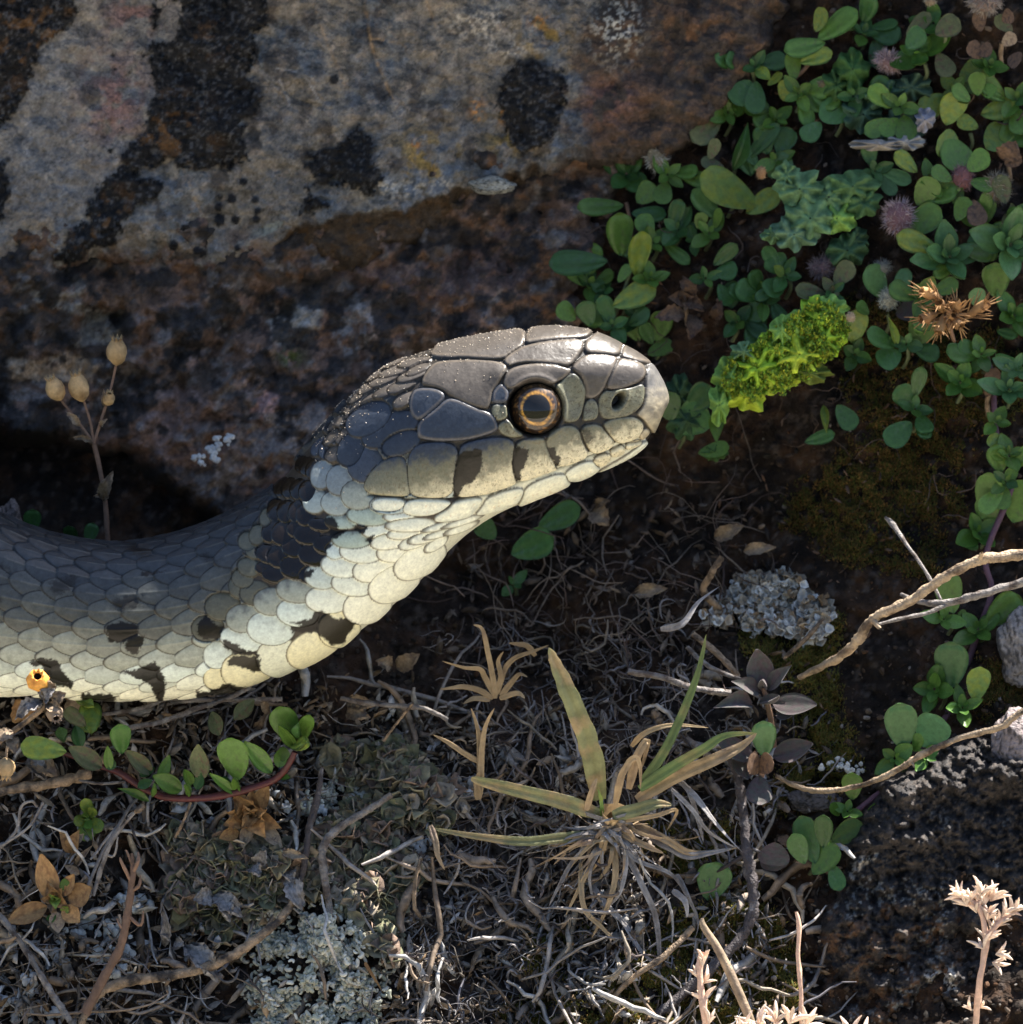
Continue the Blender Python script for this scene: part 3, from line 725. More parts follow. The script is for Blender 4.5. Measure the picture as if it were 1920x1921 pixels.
# skin between the traced scales
HULL2 = SC2([(660,40),(545,150),(420,300),(380,420),(340,560),(290,660),(260,760),(240,900),(240,1000),(180,1130),(180,1300),(180,1440),(300,1560),(560,1480),(900,1280),(1300,900),(1600,660),(1960,520),(1900,420),(960,440),(880,60)])
selh = np.flatnonzero((sdf(PX, PY, HULL2) > 0).ravel())
H.ravel()[selh] = .6; COL.reshape(-1, 3)[selh] = np.array([.05, .040, .03])
selt = np.flatnonzero(((thF[None] < -math.radians(46)) & (PX > 600) & (PX < 1215)).ravel())
COL.reshape(-1, 3)[selt] = CREAM * .8
NECK.sort(key=lambda q_: q_[0] - q_[1] * .9)
for x, y, a, b, t, kd in NECK:
    ellipse_scale(400 + x / 3.2, 800 + y / 3.2, a * 1.13 / 3.2, b * 1.15 / 3.2, t, kd)

# long narrow scales on the nape, laid like tiles
NAPE = [(520,150,26,20),(545,120,30,20),(480,240,30,24)]
for (x, y, a, b, t) in ((60,640,75,34,-48),(40,560,80,36,-50),(120,520,90,36,-44),(100,455,85,32,-48),(190,480,95,34,-36),(170,405,95,32,-40),(255,440,85,32,-30),(240,380,95,30,-28),
                        (330,420,80,32,-26),(200,345,90,28,-38),(300,335,95,28,-22),(390,360,85,30,-24),(280,290,90,24,-26),(400,290,90,26,-18),(340,495,62,36,-40),(420,330,70,26,-30),
                        (20,690,60,34,-50),(-20,620,60,30,-50),(-50,700,60,30,-52),(-40,790,50,40,-50)):
    KC['n'] = BROWN * rr.uniform(.8, 1.15)
    ellipse_scale(640 + x / 2.909, 580 + y / 2.909, a * 1.1 / 2.909, b * 1.12 / 2.909, t, 'n')
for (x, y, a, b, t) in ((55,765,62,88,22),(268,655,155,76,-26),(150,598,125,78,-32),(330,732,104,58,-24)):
    KC['n'] = SHEEN_BLUE * rr.uniform(.85, 1.1)
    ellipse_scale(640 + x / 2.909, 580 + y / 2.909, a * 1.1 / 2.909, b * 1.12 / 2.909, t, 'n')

nf_ = lambda X, Y: fbm(X / 26, Y / 26, 301, 4)
# ---- head shields, traced in the 2.909x enlargement of the head
PL = [
 ('x', [(1010,190),(1000,150),(1040,80),(1250,60),(1380,90),(1365,145),(1300,158),(1180,165),(1060,180)]),
 ('t', [(500,262),(480,240),(560,150),(700,120),(850,100),(1010,100),(1003,190),(960,232),(885,278),(760,272),(650,262),(600,268)]),
 ('t', [(880,282),(930,235),(1010,192),(1180,166),(1325,158),(1325,215),(1290,265),(1246,320),(1160,305),(1050,295),(960,300),(915,322)]),
 ('t', [(1327,175),(1368,145),(1430,100),(1580,160),(1537,200),(1520,258),(1430,246),(1330,243)]),
 ('s', [(1535,205),(1560,160),(1700,215),(1735,290),(1715,302),(1645,303),(1560,275),(1524,262)]),
 ('s', [(1250,320),(1328,245),(1430,247),(1518,263),(1490,310),(1452,390),(1437,442),(1395,487),(1343,487),(1335,430),(1310,370),(1275,345)]),
 ('s', [(1518,265),(1560,277),(1652,305),(1658,385),(1570,427),(1470,442),(1448,420),(1470,350)]),
 ('t', [(430,402),(470,330),(515,282),(700,272),(870,285),(915,325),(872,390),(835,440),(818,512),(802,550),(700,522),(600,475),(540,430),(470,418)]),
 ('s', [(876,402),(918,325),(1050,298),(1170,306),(1264,338),(1205,388),(1130,422),(1040,412),(960,427),(908,437)]),
 ('b', [(828,445),(872,402),(915,442),(912,500),(880,518),(822,512),(822,480)]),
 ('v', [(822,520),(865,516),(905,530),(912,565),(900,600),(865,610),(835,600),(822,570)]),
 ('v', [(858,625),(900,600),(950,625),(996,675),(985,695),(940,705),(885,690),(860,662)]),
 ('v', [(1165,425),(1205,390),(1255,348),(1300,372),(1335,430),(1342,490),(1310,602),(1250,625),(1210,610),(1210,520),(1190,460)]),
 ('v', [(1345,488),(1403,488),(1418,600),(1325,617),(1322,590)]),
 ('v', [(1408,488),(1440,443),(1470,445),(1580,430),(1654,402),(1660,470),(1645,530),(1582,582),(1500,602),(1420,602)]),
 ('r', [(1660,308),(1720,290),(1830,360),(1850,440),(1800,540),(1770,600),(1720,690),(1697,668),(1650,600),(1612,577),(1652,532),(1664,460),(1658,380)]),
 ('b', [(412,652),(430,605),(520,540),(580,482),(640,492),(720,532),(832,570),(858,632),(858,662),(790,692),(650,724),(425,718)]),
 ('b', [(368,520),(388,440),(450,425),(540,437),(580,480),(520,540),(430,612),(385,582)]),
 ('l', [(122,960),(165,880),(240,812),(355,795),(362,900),(378,980),(374,1030),(180,1020),(128,988)]),
 ('l', [(362,795),(430,723),(638,728),(638,850),(615,1038),(388,1034),(365,960)]),
 ('l', [(640,790),(660,730),(850,692),(960,715),(932,850),(948,920),(964,962),(800,1018),(615,1040),(618,900)]),
 ('l', [(965,712),(1110,690),(1124,760),(1170,860),(1192,882),(965,962),(938,860),(950,770)]),
 ('l', [(1115,690),(1200,632),(1297,640),(1322,740),(1368,806),(1190,882),(1130,780)]),
 ('l', [(1300,640),(1412,623),(1452,680),(1512,742),(1382,808),(1330,730)]),
 ('l', [(1420,613),(1600,578),(1662,630),(1632,702),(1520,748),(1460,680)]),
 ('r', [(1622,692),(1662,645),(1700,672),(1652,730)]),
 ('l', [(1466,778),(1500,752),(1548,742),(1555,792),(1482,818)]),
 ('l', [(1550,740),(1632,708),(1655,735),(1560,778)]),
 ('l', [(1366,820),(1462,780),(1482,818),(1442,858),(1400,862)]),
 ('i', [(1222,882),(1365,818),(1398,860),(1425,872),(1340,935),(1262,948),(1228,930)]),
 ('i', [(1008,962),(1218,884),(1240,942),(1262,952),(1180,1060),(1100,1085),(955,1082),(990,1040)]),
 ('i', [(800,1022),(1006,962),(986,1040),(932,1088),(720,1138),(770,1080)]),
 ('i', [(622,1045),(797,1022),(722,1110),(702,1142),(520,1172),(506,1132),(590,1090)]),
 ('i', [(366,1027),(620,1043),(570,1092),(500,1128),(400,1133),(326,1108)]),
 ('i', [(182,1027),(362,1032),(328,1104),(200,1108),(162,1082)]),
 ('i', [(1430,872),(1560,800),(1700,690),(1640,860),(1420,960),(1350,935)]),
]
PX0, PY0 = 640, 580
head = np.flatnonzero((PX > 690).ravel()); HX = PX.ravel(); HY = PY.ravel()
for kd, poly in PL:
    poly = chaikin(SC1(poly), 2)
    x0, y0 = poly.min(0) - 3; x1, y1 = poly.max(0) + 3
    sel = np.flatnonzero((HX > x0) & (HX < x1) & (HY > y0) & (HY < y1))
    X = HX[sel]; Y = HY[sel]
    s = sdf(X, Y, poly) + .6
    m = s > 0; sel = sel[m]; s = s[m]; X = X[m]; Y = Y[m]
    if not len(sel): continue
    h = 1.4 + 3.4 * (1 - np.exp(-s / 1.5)) + .7 * (1 - np.exp(-s / 14)) + .9 * (nf_(X, Y) - .5)
    nm = n_m.ravel()[sel]; nf = n_f.ravel()[sel]; nl = n_l.ravel()[sel]
    if kd == 't': base = BROWN; c = base[None] * (.7 + .35 * nm + .35 * nl)[:, None]
    elif kd == 'x': c = (BROWN * .95)[None] * (.7 + .35 * nm + .3 * nl)[:, None]
    elif kd == 's': c = (BROWN * 1.15)[None] * (.75 + .3 * nm + .3 * nl)[:, None]
    elif kd == 'b': c = (SHEEN_BLUE * .95)[None] * (.8 + .3 * nm + .2 * nl)[:, None]
    elif kd == 'v':
        c = (OLIVE * 1.0)[None] * (.45 + .6 * nm + .45 * nf)[:, None]; sp_ = (sstep(.60, .68, nf) * .6)[:, None]; c = c * (1 - sp_) + np.array([.05, .035, .02]) * sp_; up_ = (sstep(12, 0, Y - Y.min()) * .6)[:, None]; c = c * (1 - up_) + SHEEN_BLUE * up_
    elif kd == 'r': 
        g = sstep(700, 840, Y + 60 * (nm - .5))[:, None]; c = (np.array([.13, .125, .12]) * (1 - g) + np.array([.44, .37, .24]) * g) * (.7 + .6 * nm)[:, None]
    elif kd == 'l':
        yl = np.interp(X, [690, 815, 900, 970, 1060, 1140, 1210], [945, 935, 918, 898, 868, 842, 815])      # mouth line
        t = (yl - Y)                                                                       # px above the mouth
        g1 = sstep(86, 50, t + 34 * (nm - .5))[:, None]; g2 = sstep(44, 4, t + 46 * (nm - .5))[:, None]
        back = sstep(900, 700, X)[:, None]
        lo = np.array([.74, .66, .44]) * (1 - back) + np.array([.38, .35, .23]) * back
        c = (SHEEN_BLUE * 1.05) * (1 - g1) + (OLIVE * .95) * g1; c = c * (1 - g2 * .9) + lo * g2 * .9
        c = c * (.6 + .45 * nm + .35 * nf)[:, None]
        spk = sstep(.62, .72, nf)[:, None] * .6 * g1; c = c * (1 - spk) + np.array([.12, .09, .05]) * spk
    else:
        c = (CREAM * 1.02)[None] * (.88 + .2 * nm)[:, None]
        spk = sstep(.72, .78, nf)[:, None] * .35; c = c * (1 - spk) + np.array([.55, .30, .10]) * spk
        edge_g = sstep(16, 2, s + 8 * (nm - .5))[:, None] * .4; c = c * (1 - edge_g) + MINT * .7 * edge_g
    GL.ravel()[sel] = {'b': .35, 't': .15, 'x': .15, 's': .5, 'r': .4}.get(kd, .1)
    if kd in 'btsx': c = c + np.array([.13, .095, .055])[None] * (np.exp(-((s - 5.0) / 1.8) ** 2) * (.35 + .5 * nf))[:, None] * (.9 if kd == 'b' else .5)
    lift(sel, h, c, s, .16, .3, 2.4)

for poly in (SC1([(614,1034),(608,930),(632,800),(660,775),(765,758),(770,800),(758,880),(722,935),(662,965),(640,1022)]),
             SC1([(962,955),(928,850),(945,745),(1022,760),(1012,820),(978,890),(985,930)]),
             SC1([(1190,878),(1140,800),(1125,748),(1165,752),(1172,790),(1192,805)]),
             SC2([(615,1110),(660,1100),(700,1130),(720,1150),(810,1150),(868,1180),(800,1255),(780,1300),(700,1300),(650,1250),(560,1240),(478,1240),(470,1200),(540,1190),(440,1165),(500,1170),(590,1150)]),
             SC2([(840,588),(935,598),(905,645),(850,625)]), SC2([(912,690),(940,650),(978,650),(950,700)]),
             SC2([(650,560),(720,540),(760,600),(730,650),(660,640)]), SC2([(720,620),(820,610),(790,640),(740,680),(700,660)]),
             SC2([(615,720),(730,700),(690,740),(680,780),(640,775)]), SC2([(530,880),(620,850),(585,905),(540,915)]),
             SC3([(640,880),(720,850),(835,868),(838,930),(745,972),(658,968)]), SC3([(748,985),(800,925),(875,935),(850,1000),(825,1048),(760,1015)]),
             SC3([(1185,870),(1230,808),(1290,858),(1350,888),(1315,960),(1220,952),(1190,920)]), SC3([(1333,948),(1400,970),(1480,1020),(1562,1042),(1560,1062),(1450,1055),(1345,1005)]),
             SC3([(1372,1080),(1400,1050),(1560,1068),(1568,1158),(1430,1112),(1368,1112)]), SC3([(728,1138),(820,1130),(935,1075),(990,1170),(1000,1220),(975,1330),(945,1310),(905,1220),(800,1160)]),
             SC3([(1175,1252),(1300,1240),(1370,1212),(1480,1235),(1300,1330),(1180,1320)]), SC3([(245,1090),(290,1062),(352,1070),(385,1140),(450,1205),(432,1238),(320,1215),(262,1140)]),
             SC3([(180,1090),(270,1050),(290,1080),(220,1110)]), SC3([(488,1262),(680,1272),(720,1330),(500,1330)]), SC3([(850,590),(860,560),(1000,560)])):
    pigment(poly, DARK * 1.0, .97)
for poly in (SC3([(690,720),(840,700),(850,760),(740,790),(690,770)]), SC3([(300,620),(470,580),(440,660),(330,700)]), SC3([(760,410),(920,430),(900,470),(800,470)]), SC3([(1210,470),(1260,440),(1290,500),(1240,500)]),
             SC3([(0,510),(80,555),(60,560),(0,530)]), SC1([(1305,640),(1345,660),(1380,700),(1345,740),(1318,700)]), SC3([(-60,700),(20,720),(-20,760)])):
    pigment(poly, DARK * 1.1, .75, 6, 6)

# ---- sculpting: nostril, mouth line, brow, socket
def at1(x, y): return 640 + x / 2.909, 580 + y / 2.909
EX, EY, ER = 1004.5, 767.0, 50.0
rE = np.hypot((PX - EX) / 1.0, (PY - EY) / 1.0)
sock = sstep(ER + 5, ER - 3, rE)
H = H * (1 - sock) - 16 * sock; COL = COL * (1 - sock[..., None]) + np.array([.012, .009, .007]) * sock[..., None]
H = H + 3.2 * np.exp(-((rE - ER - 7) / 6.0) ** 2)
nx, ny = at1(1517, 500)
rn = np.hypot((PX - nx + (PY - ny) * .35) / 10.5, (PY - ny) / 15.5); hol = sstep(1.15, .75, rn)
H = H - 20 * hol + 1.5 * np.exp(-((rn - 1.4) / .3) ** 2); COL = COL * (1 - hol[..., None]) + np.array([.010, .008, .008]) * hol[..., None]
mouth = SC1([(150,1015),(370,1031),(620,1041),(800,1019),(965,961),(1192,882),(1368,811),(1465,776),(1550,738),(1652,722),(1697,680)])
dm = seg_dist(PX, PY, mouth)
H = H - 3.6 * np.exp(-(dm / 2.6) ** 2); COL = COL * (1 - .75 * np.exp(-(dm / 1.5) ** 2))[..., None]
brow = SC1([(870,360),(1050,340),(1260,345),(1450,330),(1650,340)])
H = H + 5.0 * np.exp(-(seg_dist(PX, PY, brow) / 22) ** 2)
lore = np.exp(-(((PX - at1(1370, 520)[0]) / 60) ** 2 + ((PY - at1(1370, 520)[1]) / 28) ** 2)); H = H - 6 * lore
H = H + .35 * (n_f - .5) + .5 * (n_m - .5)
H = H * sstep(SL, SL - 60, sgrid)**.25

base = np.concatenate([P(xyF[..., 0], xyF[..., 1], dF), P(xyB[..., 0], xyB[..., 1], dB)], 1)
tb = np.pi - thB                                                   # mirror column for the hidden side
jb = np.clip(np.round((tb + np.pi / 2) / np.pi * (NF - 1)).astype(int), 0, NF - 1)
HH = np.concatenate([H, H[:, jb]], 1); CC = np.concatenate([COL, COL[:, jb]], 1); GG = np.concatenate([GL, GL[:, jb]], 1)
ds = np.gradient(base, axis=0); dt = (np.roll(base, -1, 1) - np.roll(base, 1, 1))
nrm = np.cross(dt, ds); nrm /= np.linalg.norm(nrm, axis=2)[..., None] + 1e-9
mid = base.mean(1, keepdims=True)
sgn = np.sign((nrm * (base - mid)).sum(2).mean()); nrm *= sgn
taper = np.clip((SL - sv) / 25, 0, 1)[:, None, None]
VS = base + nrm * (HH[..., None] - 3) * 1.3 / 200 * (.2 + .8 * taper)

snake = thing('snake', 'grey green grass snake with cream throat and black collar stretching its head to the right', 'snake', P(200, 1300, .9))
mS, n, l, b = new_mat('snake_skin')
at = n.new('ShaderNodeAttribute'); at.attribute_name = 'Col'
tc = n.new('ShaderNodeTexCoord'); nz = n.new('ShaderNodeTexNoise'); nz.inputs['Scale'].default_value = 26; nz.inputs['Detail'].default_value = 7; nz.inputs['Roughness'].default_value = .75
l.new(tc.outputs['Object'], nz.inputs['Vector'])
mr = n.new('ShaderNodeMapRange'); mr.inputs[1].default_value = .3; mr.inputs[2].default_value = .7; mr.inputs[3].default_value = .78; mr.inputs[4].default_value = 1.22
l.new(nz.outputs[0], mr.inputs[0]); vm = n.new('ShaderNodeVectorMath'); vm.operation = 'SCALE'; l.new(at.outputs['Color'], vm.inputs[0]); l.new(mr.outputs[0], vm.inputs['Scale'])
l.new(vm.outputs[0], b.inputs['Base Color'])
ag = n.new('ShaderNodeAttribute'); ag.attribute_name = 'Gloss'
rg = n.new('ShaderNodeMapRange'); rg.inputs[3].default_value = .35; rg.inputs[4].default_value = .20; l.new(ag.outputs['Fac'], rg.inputs[0]); l.new(rg.outputs[0], b.inputs['Roughness'])
sg = n.new('ShaderNodeMapRange'); sg.inputs[3].default_value = .27; sg.inputs[4].default_value = .42; l.new(ag.outputs['Fac'], sg.inputs[0]); l.new(sg.outputs[0], b.inputs['Specular IOR Level'])
nb = n.new('ShaderNodeTexNoise'); nb.inputs['Scale'].default_value = 60; nb.inputs['Detail'].default_value = 4; l.new(tc.outputs['Object'], nb.inputs['Vector'])
bp = n.new('ShaderNodeBump'); bp.inputs['Strength'].default_value = .22; bp.inputs['Distance'].default_value = .006; l.new(nb.outputs[0], bp.inputs['Height']); l.new(bp.outputs[0], b.inputs['Normal'])
nv = NF + NB
fc = grid_faces(NS, nv, True)
if sgn > 0: fc = fc[:, ::-1]
body = part('body', VS, fc, mS, snake, CC.reshape(-1, 3))
ga = body.data.attributes.new('Gloss', 'FLOAT', 'POINT'); ga.data.foreach_set('value', GG.ravel().astype(np.float32))

# eyeball in its socket
def surf_depth(x, y):
    i = np.argmin((PX - x) ** 2 + (PY - y) ** 2); return dF.ravel()[i]
de = surf_depth(EX, EY)
def sphere(r, nu=40, nv=40):
    ph = np.linspace(0, np.pi, nu); t = np.linspace(0, 2 * np.pi, nv, endpoint=False)
    V = np.stack([np.sin(ph)[:, None] * np.cos(t), np.sin(ph)[:, None] * np.sin(t), np.cos(ph)[:, None] * np.ones(nv)], -1) * r
    return V.reshape(-1, 3), grid_faces(nu, nv, True)
def cam_local(V):            # local x right, y up, z towards the camera -> world
    return V[:, :1] * R_ + V[:, 1:2] * U_ - V[:, 2:3] * F_
re_ = .255
Vs, Fs = sphere(re_, 64, 64)
# small inclination of the eye axis upward and forward
Vs_w = cam_local(Vs * np.array([1, 1, .80])) + P(EX, EY, de + .135)
mE, n, l, b = new_mat('eye_iris')
a_ = n.new('ShaderNodeAttribute'); a_.attribute_name = 'Col'; l.new(a_.outputs['Color'], b.inputs['Base Color'])
b.inputs['Roughness'].default_value = .5; b.inputs['Specular IOR Level'].default_value = .1; b.inputs['Coat Weight'].default_value = 1.0; b.inputs['Coat Roughness'].default_value = .0; b.inputs['Coat IOR'].default_value = 1.48
rad = np.hypot(Vs[:, 0] - .012, Vs[:, 1] + .0) / re_
ang = np.arctan2(Vs[:, 1], Vs[:, 0]); streak = vnoise(ang * 14, rad * 6, 5)
ce = np.ones((len(Vs), 3)) * np.array([.006, .005, .004])
iris = sstep(.50, .54, rad) * sstep(.93, .80, rad)
ce = mixc(ce, (.028, .014, .006), iris * (.5 + .5 * streak))
wob = .03 * np.sin(ang * 2 + 1) + .04 * (vnoise(ang * 5, rad * 0, 8) - .5); gold = sstep(.50, .53, rad) * sstep(.63, .56, rad + wob); ce = mixc(ce, (.90, .45, .07), gold * (.25 + .75 * streak) * (.75 + .25 * np.cos(ang + 2.4)))
fl = sstep(.66, .78, vnoise(ang * 22, rad * 18, 9)) * iris; ce = mixc(ce, (.20, .10, .03), fl * .8)
eye = part('eye', Vs_w, Fs, mE, snake, ce, label='glossy dark eye with thin golden ring round the black pupil')

# bright sand grains stuck to the top of the head
mD = mat('sand_grain', (.60, .50, .38), .35, .6, 8, .3, 0)
gi = []
for q in range(12000):
    i = RNG.integers(0, NS); j = int(NF - 1 - abs(RNG.normal()) * 42) 
    if 0 < j < NF and 590 < PX[i, j] < 1130 and RNG.random() < (.9 if PX[i, j] < 1000 else .45): gi.append((i, j))
    if len(gi) > 950: break
gi = np.array(gi); pos = VS[gi[:, 0], gi[:, 1]]
tv = np.array([(1,0,0),(-1,0,0),(0,1,0),(0,-1,0),(0,0,1),(0,0,-1)], float) ; tf = np.array([(0,2,4),(2,1,4),(1,3,4),(3,0,4),(2,0,5),(1,2,5),(3,1,5),(0,3,5)])
rg_ = np.random.default_rng(5)
Vg, Fg, _ = scatter(tv, tf, frames(rand_rot(len(gi), rg_), rg_.uniform(.25, 1, len(gi)) ** 2 * .0065 + .0016, pos + nrm[gi[:, 0], gi[:, 1]] * .003))
part('sand_grains', Vg, Fg, mD, snake, kind='stuff', smooth=False)

# ------------------------------------------------------------------ ground cover that nobody could count
def spots(n, rng, box=(-80, -60, 2000, 1990), dens=None):
    out = np.zeros((0, 2))
    while len(out) < n:
        q = rng.uniform((box[0], box[1]), (box[2], box[3]), size=(n * 3, 2))
        if dens is not None: q = q[rng.random(len(q)) < dens(q[:, 0], q[:, 1])]
        if not len(q): break
        out = np.vstack([out, q])
    return out[:n]

def ico(sub=1):
    import bmesh
    bm = bmesh.new(); bmesh.ops.create_icosphere(bm, subdivisions=sub, radius=1)
    v = np.array([x.co[:] for x in bm.verts]); f = np.array([[w.index for w in x.verts] for x in bm.faces]); bm.free(); return v, f
ICO1 = ico(1); ICO2 = ico(2)

def soft(X, Y, polys, e=25):
    r = np.zeros(np.shape(X))
    for p in polys: r = np.maximum(r, sstep(-e, e, sdf(np.asarray(X, float), np.asarray(Y, float), p) + 30 * (fbm(X / 30, Y / 30, 77, 3) - .5)))
    return r

MOSS_POLY = [[(1180,1800),(1300,1700),(1400,1660),(1470,1740),(1490,1850),(1520,1960),(1180,1960),(960,1960),(940,1900),(1100,1870)], [(1180,1530),(1260,1500),(1390,1560),(1400,1640),(1240,1640)],
             [(1400,1180),(1500,1200),(1570,1160),(1570,1300),(1600,1420),(1560,1500),(1440,1520),(1500,1400),(1480,1260),(1400,1240)], [(1000,1740),(1100,1760),(1060,1830),(990,1810)],
             [(1560,560),(1760,600),(1920,660),(1920,760),(1830,800),(1800,960),(1640,1000),(1480,980),(1500,900),(1640,820),(1600,740)], [(1840,1250),(1930,1230),(1930,1330),(1850,1340)],
             [(1640,1000),(1760,1010),(1760,1080),(1560,1050),(1480,960)], [(400,1560),(470,1560),(460,1640),(400,1640)]]
LICH_WHITE = [[(470,1720),(560,1640),(650,1600),(720,1700),(740,1800),(700,1960),(480,1960),(460,1850)], [(560,1500),(640,1440),(720,1460),(700,1540),(600,1560)]]
LICH_BROWN = [[(330,1560),(440,1560),(560,1600),(680,1500),(740,1520),(780,1640),(700,1740),(560,1660),(420,1760),(320,1700)], [(600,1400),(760,1400),(860,1500),(820,1560),(680,1480)], [(700,1700),(760,1650),(740,1800),(700,1780)]]
LICH_PATCH = [[(1365,1120),(1400,1085),(1470,1075),(1530,1120),(1560,1150),(1540,1200),(1460,1195),(1400,1170),(1345,1170),(1320,1150)]]

# crumbs and grit
rg = np.random.default_rng(21)
q = spots(9000, rg, dens=lambda x, y: np.clip(.25 + sstep(1000, 1500, y) * .9 - .2 * (x < 1000) * (y < 1000), 0, 1) * ((y > 1150) | (x > 1040)))
tv, tf = ICO1
tv = tv * (1 + .25 * rg.normal(size=(len(tv), 1)).clip(-1, 1))
sz = .008 + .035 * rg.random(9000) ** 3
cols = .8 * np.array([(.05,.035,.025),(.09,.06,.04),(.16,.12,.09),(.25,.22,.19),(.03,.025,.02),(.10,.05,.025)])[rg.choice(6, 9000, p=[.3,.25,.15,.06,.17,.07])]
V, F, Cc = scatter(tv, tf, frames(rand_rot(9000, rg), np.stack([sz, sz * .7, sz * .8], -1), P(q[:, 0], q[:, 1], ground_d(q[:, 0], q[:, 1]) - sz * .5)), cols)
link('soil_crumbs', raw_mesh('soil_crumbs', V, F, M['stuff'], Cc, False), kind='stuff', label='dark crumbs and grit lying on the soil', category='grit')

# moss: upright pointed shoots in cushions
def moss(n, polys, seed, name, label, cols, ln=.06, box=None, dens=None):
    rg = np.random.default_rng(seed)
    q = spots(n, rg, box=box or (-80, -60, 2000, 1990), dens=dens or (lambda x, y: soft(x, y, polys) * sstep(.25, .6, fbm(x / 26, y / 26, 88, 3))))
    n = len(q)
    cush = fbm(q[:, 0] / 24, q[:, 1] / 24, 88, 3)
    pos = P(q[:, 0], q[:, 1], ground_d(q[:, 0], q[:, 1]) - .18 * (cush - .35))
    tv = np.array([(-.22,0,0),(.22,0,0),(0,.12,.55),(0,0,1.0),(0,-.2,.3)]); tf = np.array([(0,1,2),(0,2,3),(2,1,3),(1,0,4),(4,0,3),(1,4,3)])
    Rm = rand_rot(n, rg, -F_ * 1.2 + U_ * .8, .55)
    sz = ln * rg.uniform(.5, 1.2, n)
    cc = np.array(cols)[rg.integers(0, len(cols), n)] * rg.uniform(.6, 1.3, (n, 1))
    V, F, Cc = scatter(tv, tf, frames(Rm, np.stack([sz * .8, sz * .8, sz], -1), pos), cc)
    link(name, raw_mesh(name, V, F, M['moss'], Cc, True), kind='stuff', label=label, category='moss')
moss(46000, MOSS_POLY[:4], 31, 'moss', 'olive brown moss cushions round the grass tuft and along the bottom edge', [(.16,.15,.03),(.20,.16,.03),(.11,.12,.03),(.22,.14,.04)], .055, box=(920,1150,1640,1980))
moss(34000, MOSS_POLY[4:7], 32, 'moss', 'dark rusty green moss carpet between the leafy plants on the right', [(.10,.10,.02),(.14,.09,.025),(.07,.08,.018),(.18,.10,.03)], .05, box=(1460,540,1960,1360))

# crisp lichens
def squam(n, polys, seed, name, label, cols, size, curl, lift_=.03, box=None, rim=1.5):
    rg = np.random.default_rng(seed)
    q = spots(n, rg, box=box or (250, 1050, 1600, 1980), dens=lambda x, y: soft(x, y, polys, 12)); n = len(q)
    a = np.linspace(0, 2 * np.pi, 11)[:-1]
    objs = []
    for t in range(4):
        rr1 = .55 + .1 * rg.normal(size=10); rr2 = 1 + .22 * rg.normal(size=10)
        z1 = .15 + .08 * rg.normal(size=10); z2 = .45 * curl + .3 * curl * np.sin(a * 3 + t * 2) + .1 * rg.normal(size=10)
        V = np.vstack([[(0, 0, 0)], np.stack([rr1 * np.cos(a), rr1 * np.sin(a), z1], -1), np.stack([rr2 * np.cos(a), rr2 * np.sin(a), z2], -1), np.stack([rr2 * .97 * np.cos(a), rr2 * .97 * np.sin(a), z2 - .13], -1), [(0, 0, -.25)]])
        F = []
        for i in range(10):
            j = (i + 1) % 10
            F += [(0, 1 + i, 1 + j), (1 + i, 11 + i, 11 + j), (1 + i, 11 + j, 1 + j), (11 + i, 21 + i, 21 + j), (11 + i, 21 + j, 11 + j), (21 + i, 31, 21 + j)]
        sel = np.arange(t, n, 4); m = len(sel)
        sz = size * rg.uniform(.45, 1.3, m)
        pos = P(q[sel, 0], q[sel, 1], ground_d(q[sel, 0], q[sel, 1]) - lift_ * rg.uniform(0, 1.6, m))
        cc = np.array(cols)[rg.integers(0, len(cols), m)] * rg.uniform(.75, 1.2, (m, 1))
        Vm, Fm, _ = scatter(V, np.array(F), frames(rand_rot(m, rg, -F_ + U_ * .5, .45), np.stack([sz, sz * .8, sz], -1), pos))
        cv = np.repeat(cc[:, None], 32, 1); cv[:, 11:31] *= rim; cv[:, 31] *= .4; cv[:, 0] *= .7
        objs.append((Vm, Fm, cv.reshape(-1, 3)))
    Vs = []; Fs = []; o = 0
    for V, F, c_ in objs: Vs.append(V); Fs.append(F + o); o += len(V)
    link(name, raw_mesh(name, np.vstack(Vs), np.vstack(Fs), M['lichen'], np.vstack([c_ for _, _, c_ in objs]), True), kind='stuff', label=label, category='lichen')
squam(1700, LICH_BROWN, 41, 'leafy_lichen', 'brown and sage leafy lichen with pale rims between the dry leaves', [(.15,.13,.085),(.19,.17,.11),(.17,.12,.09),(.24,.20,.15),(.12,.12,.07)], .11, 1.2, .14, rim=1.5)
squam(620, LICH_PATCH, 43, 'crust_lichen', 'round grey white crusty lichen with mossy lower edge', [(.44,.41,.36),(.30,.24,.17),(.56,.54,.50),(.24,.16,.09),(.30,.27,.22)], .055, 1.4, .14)

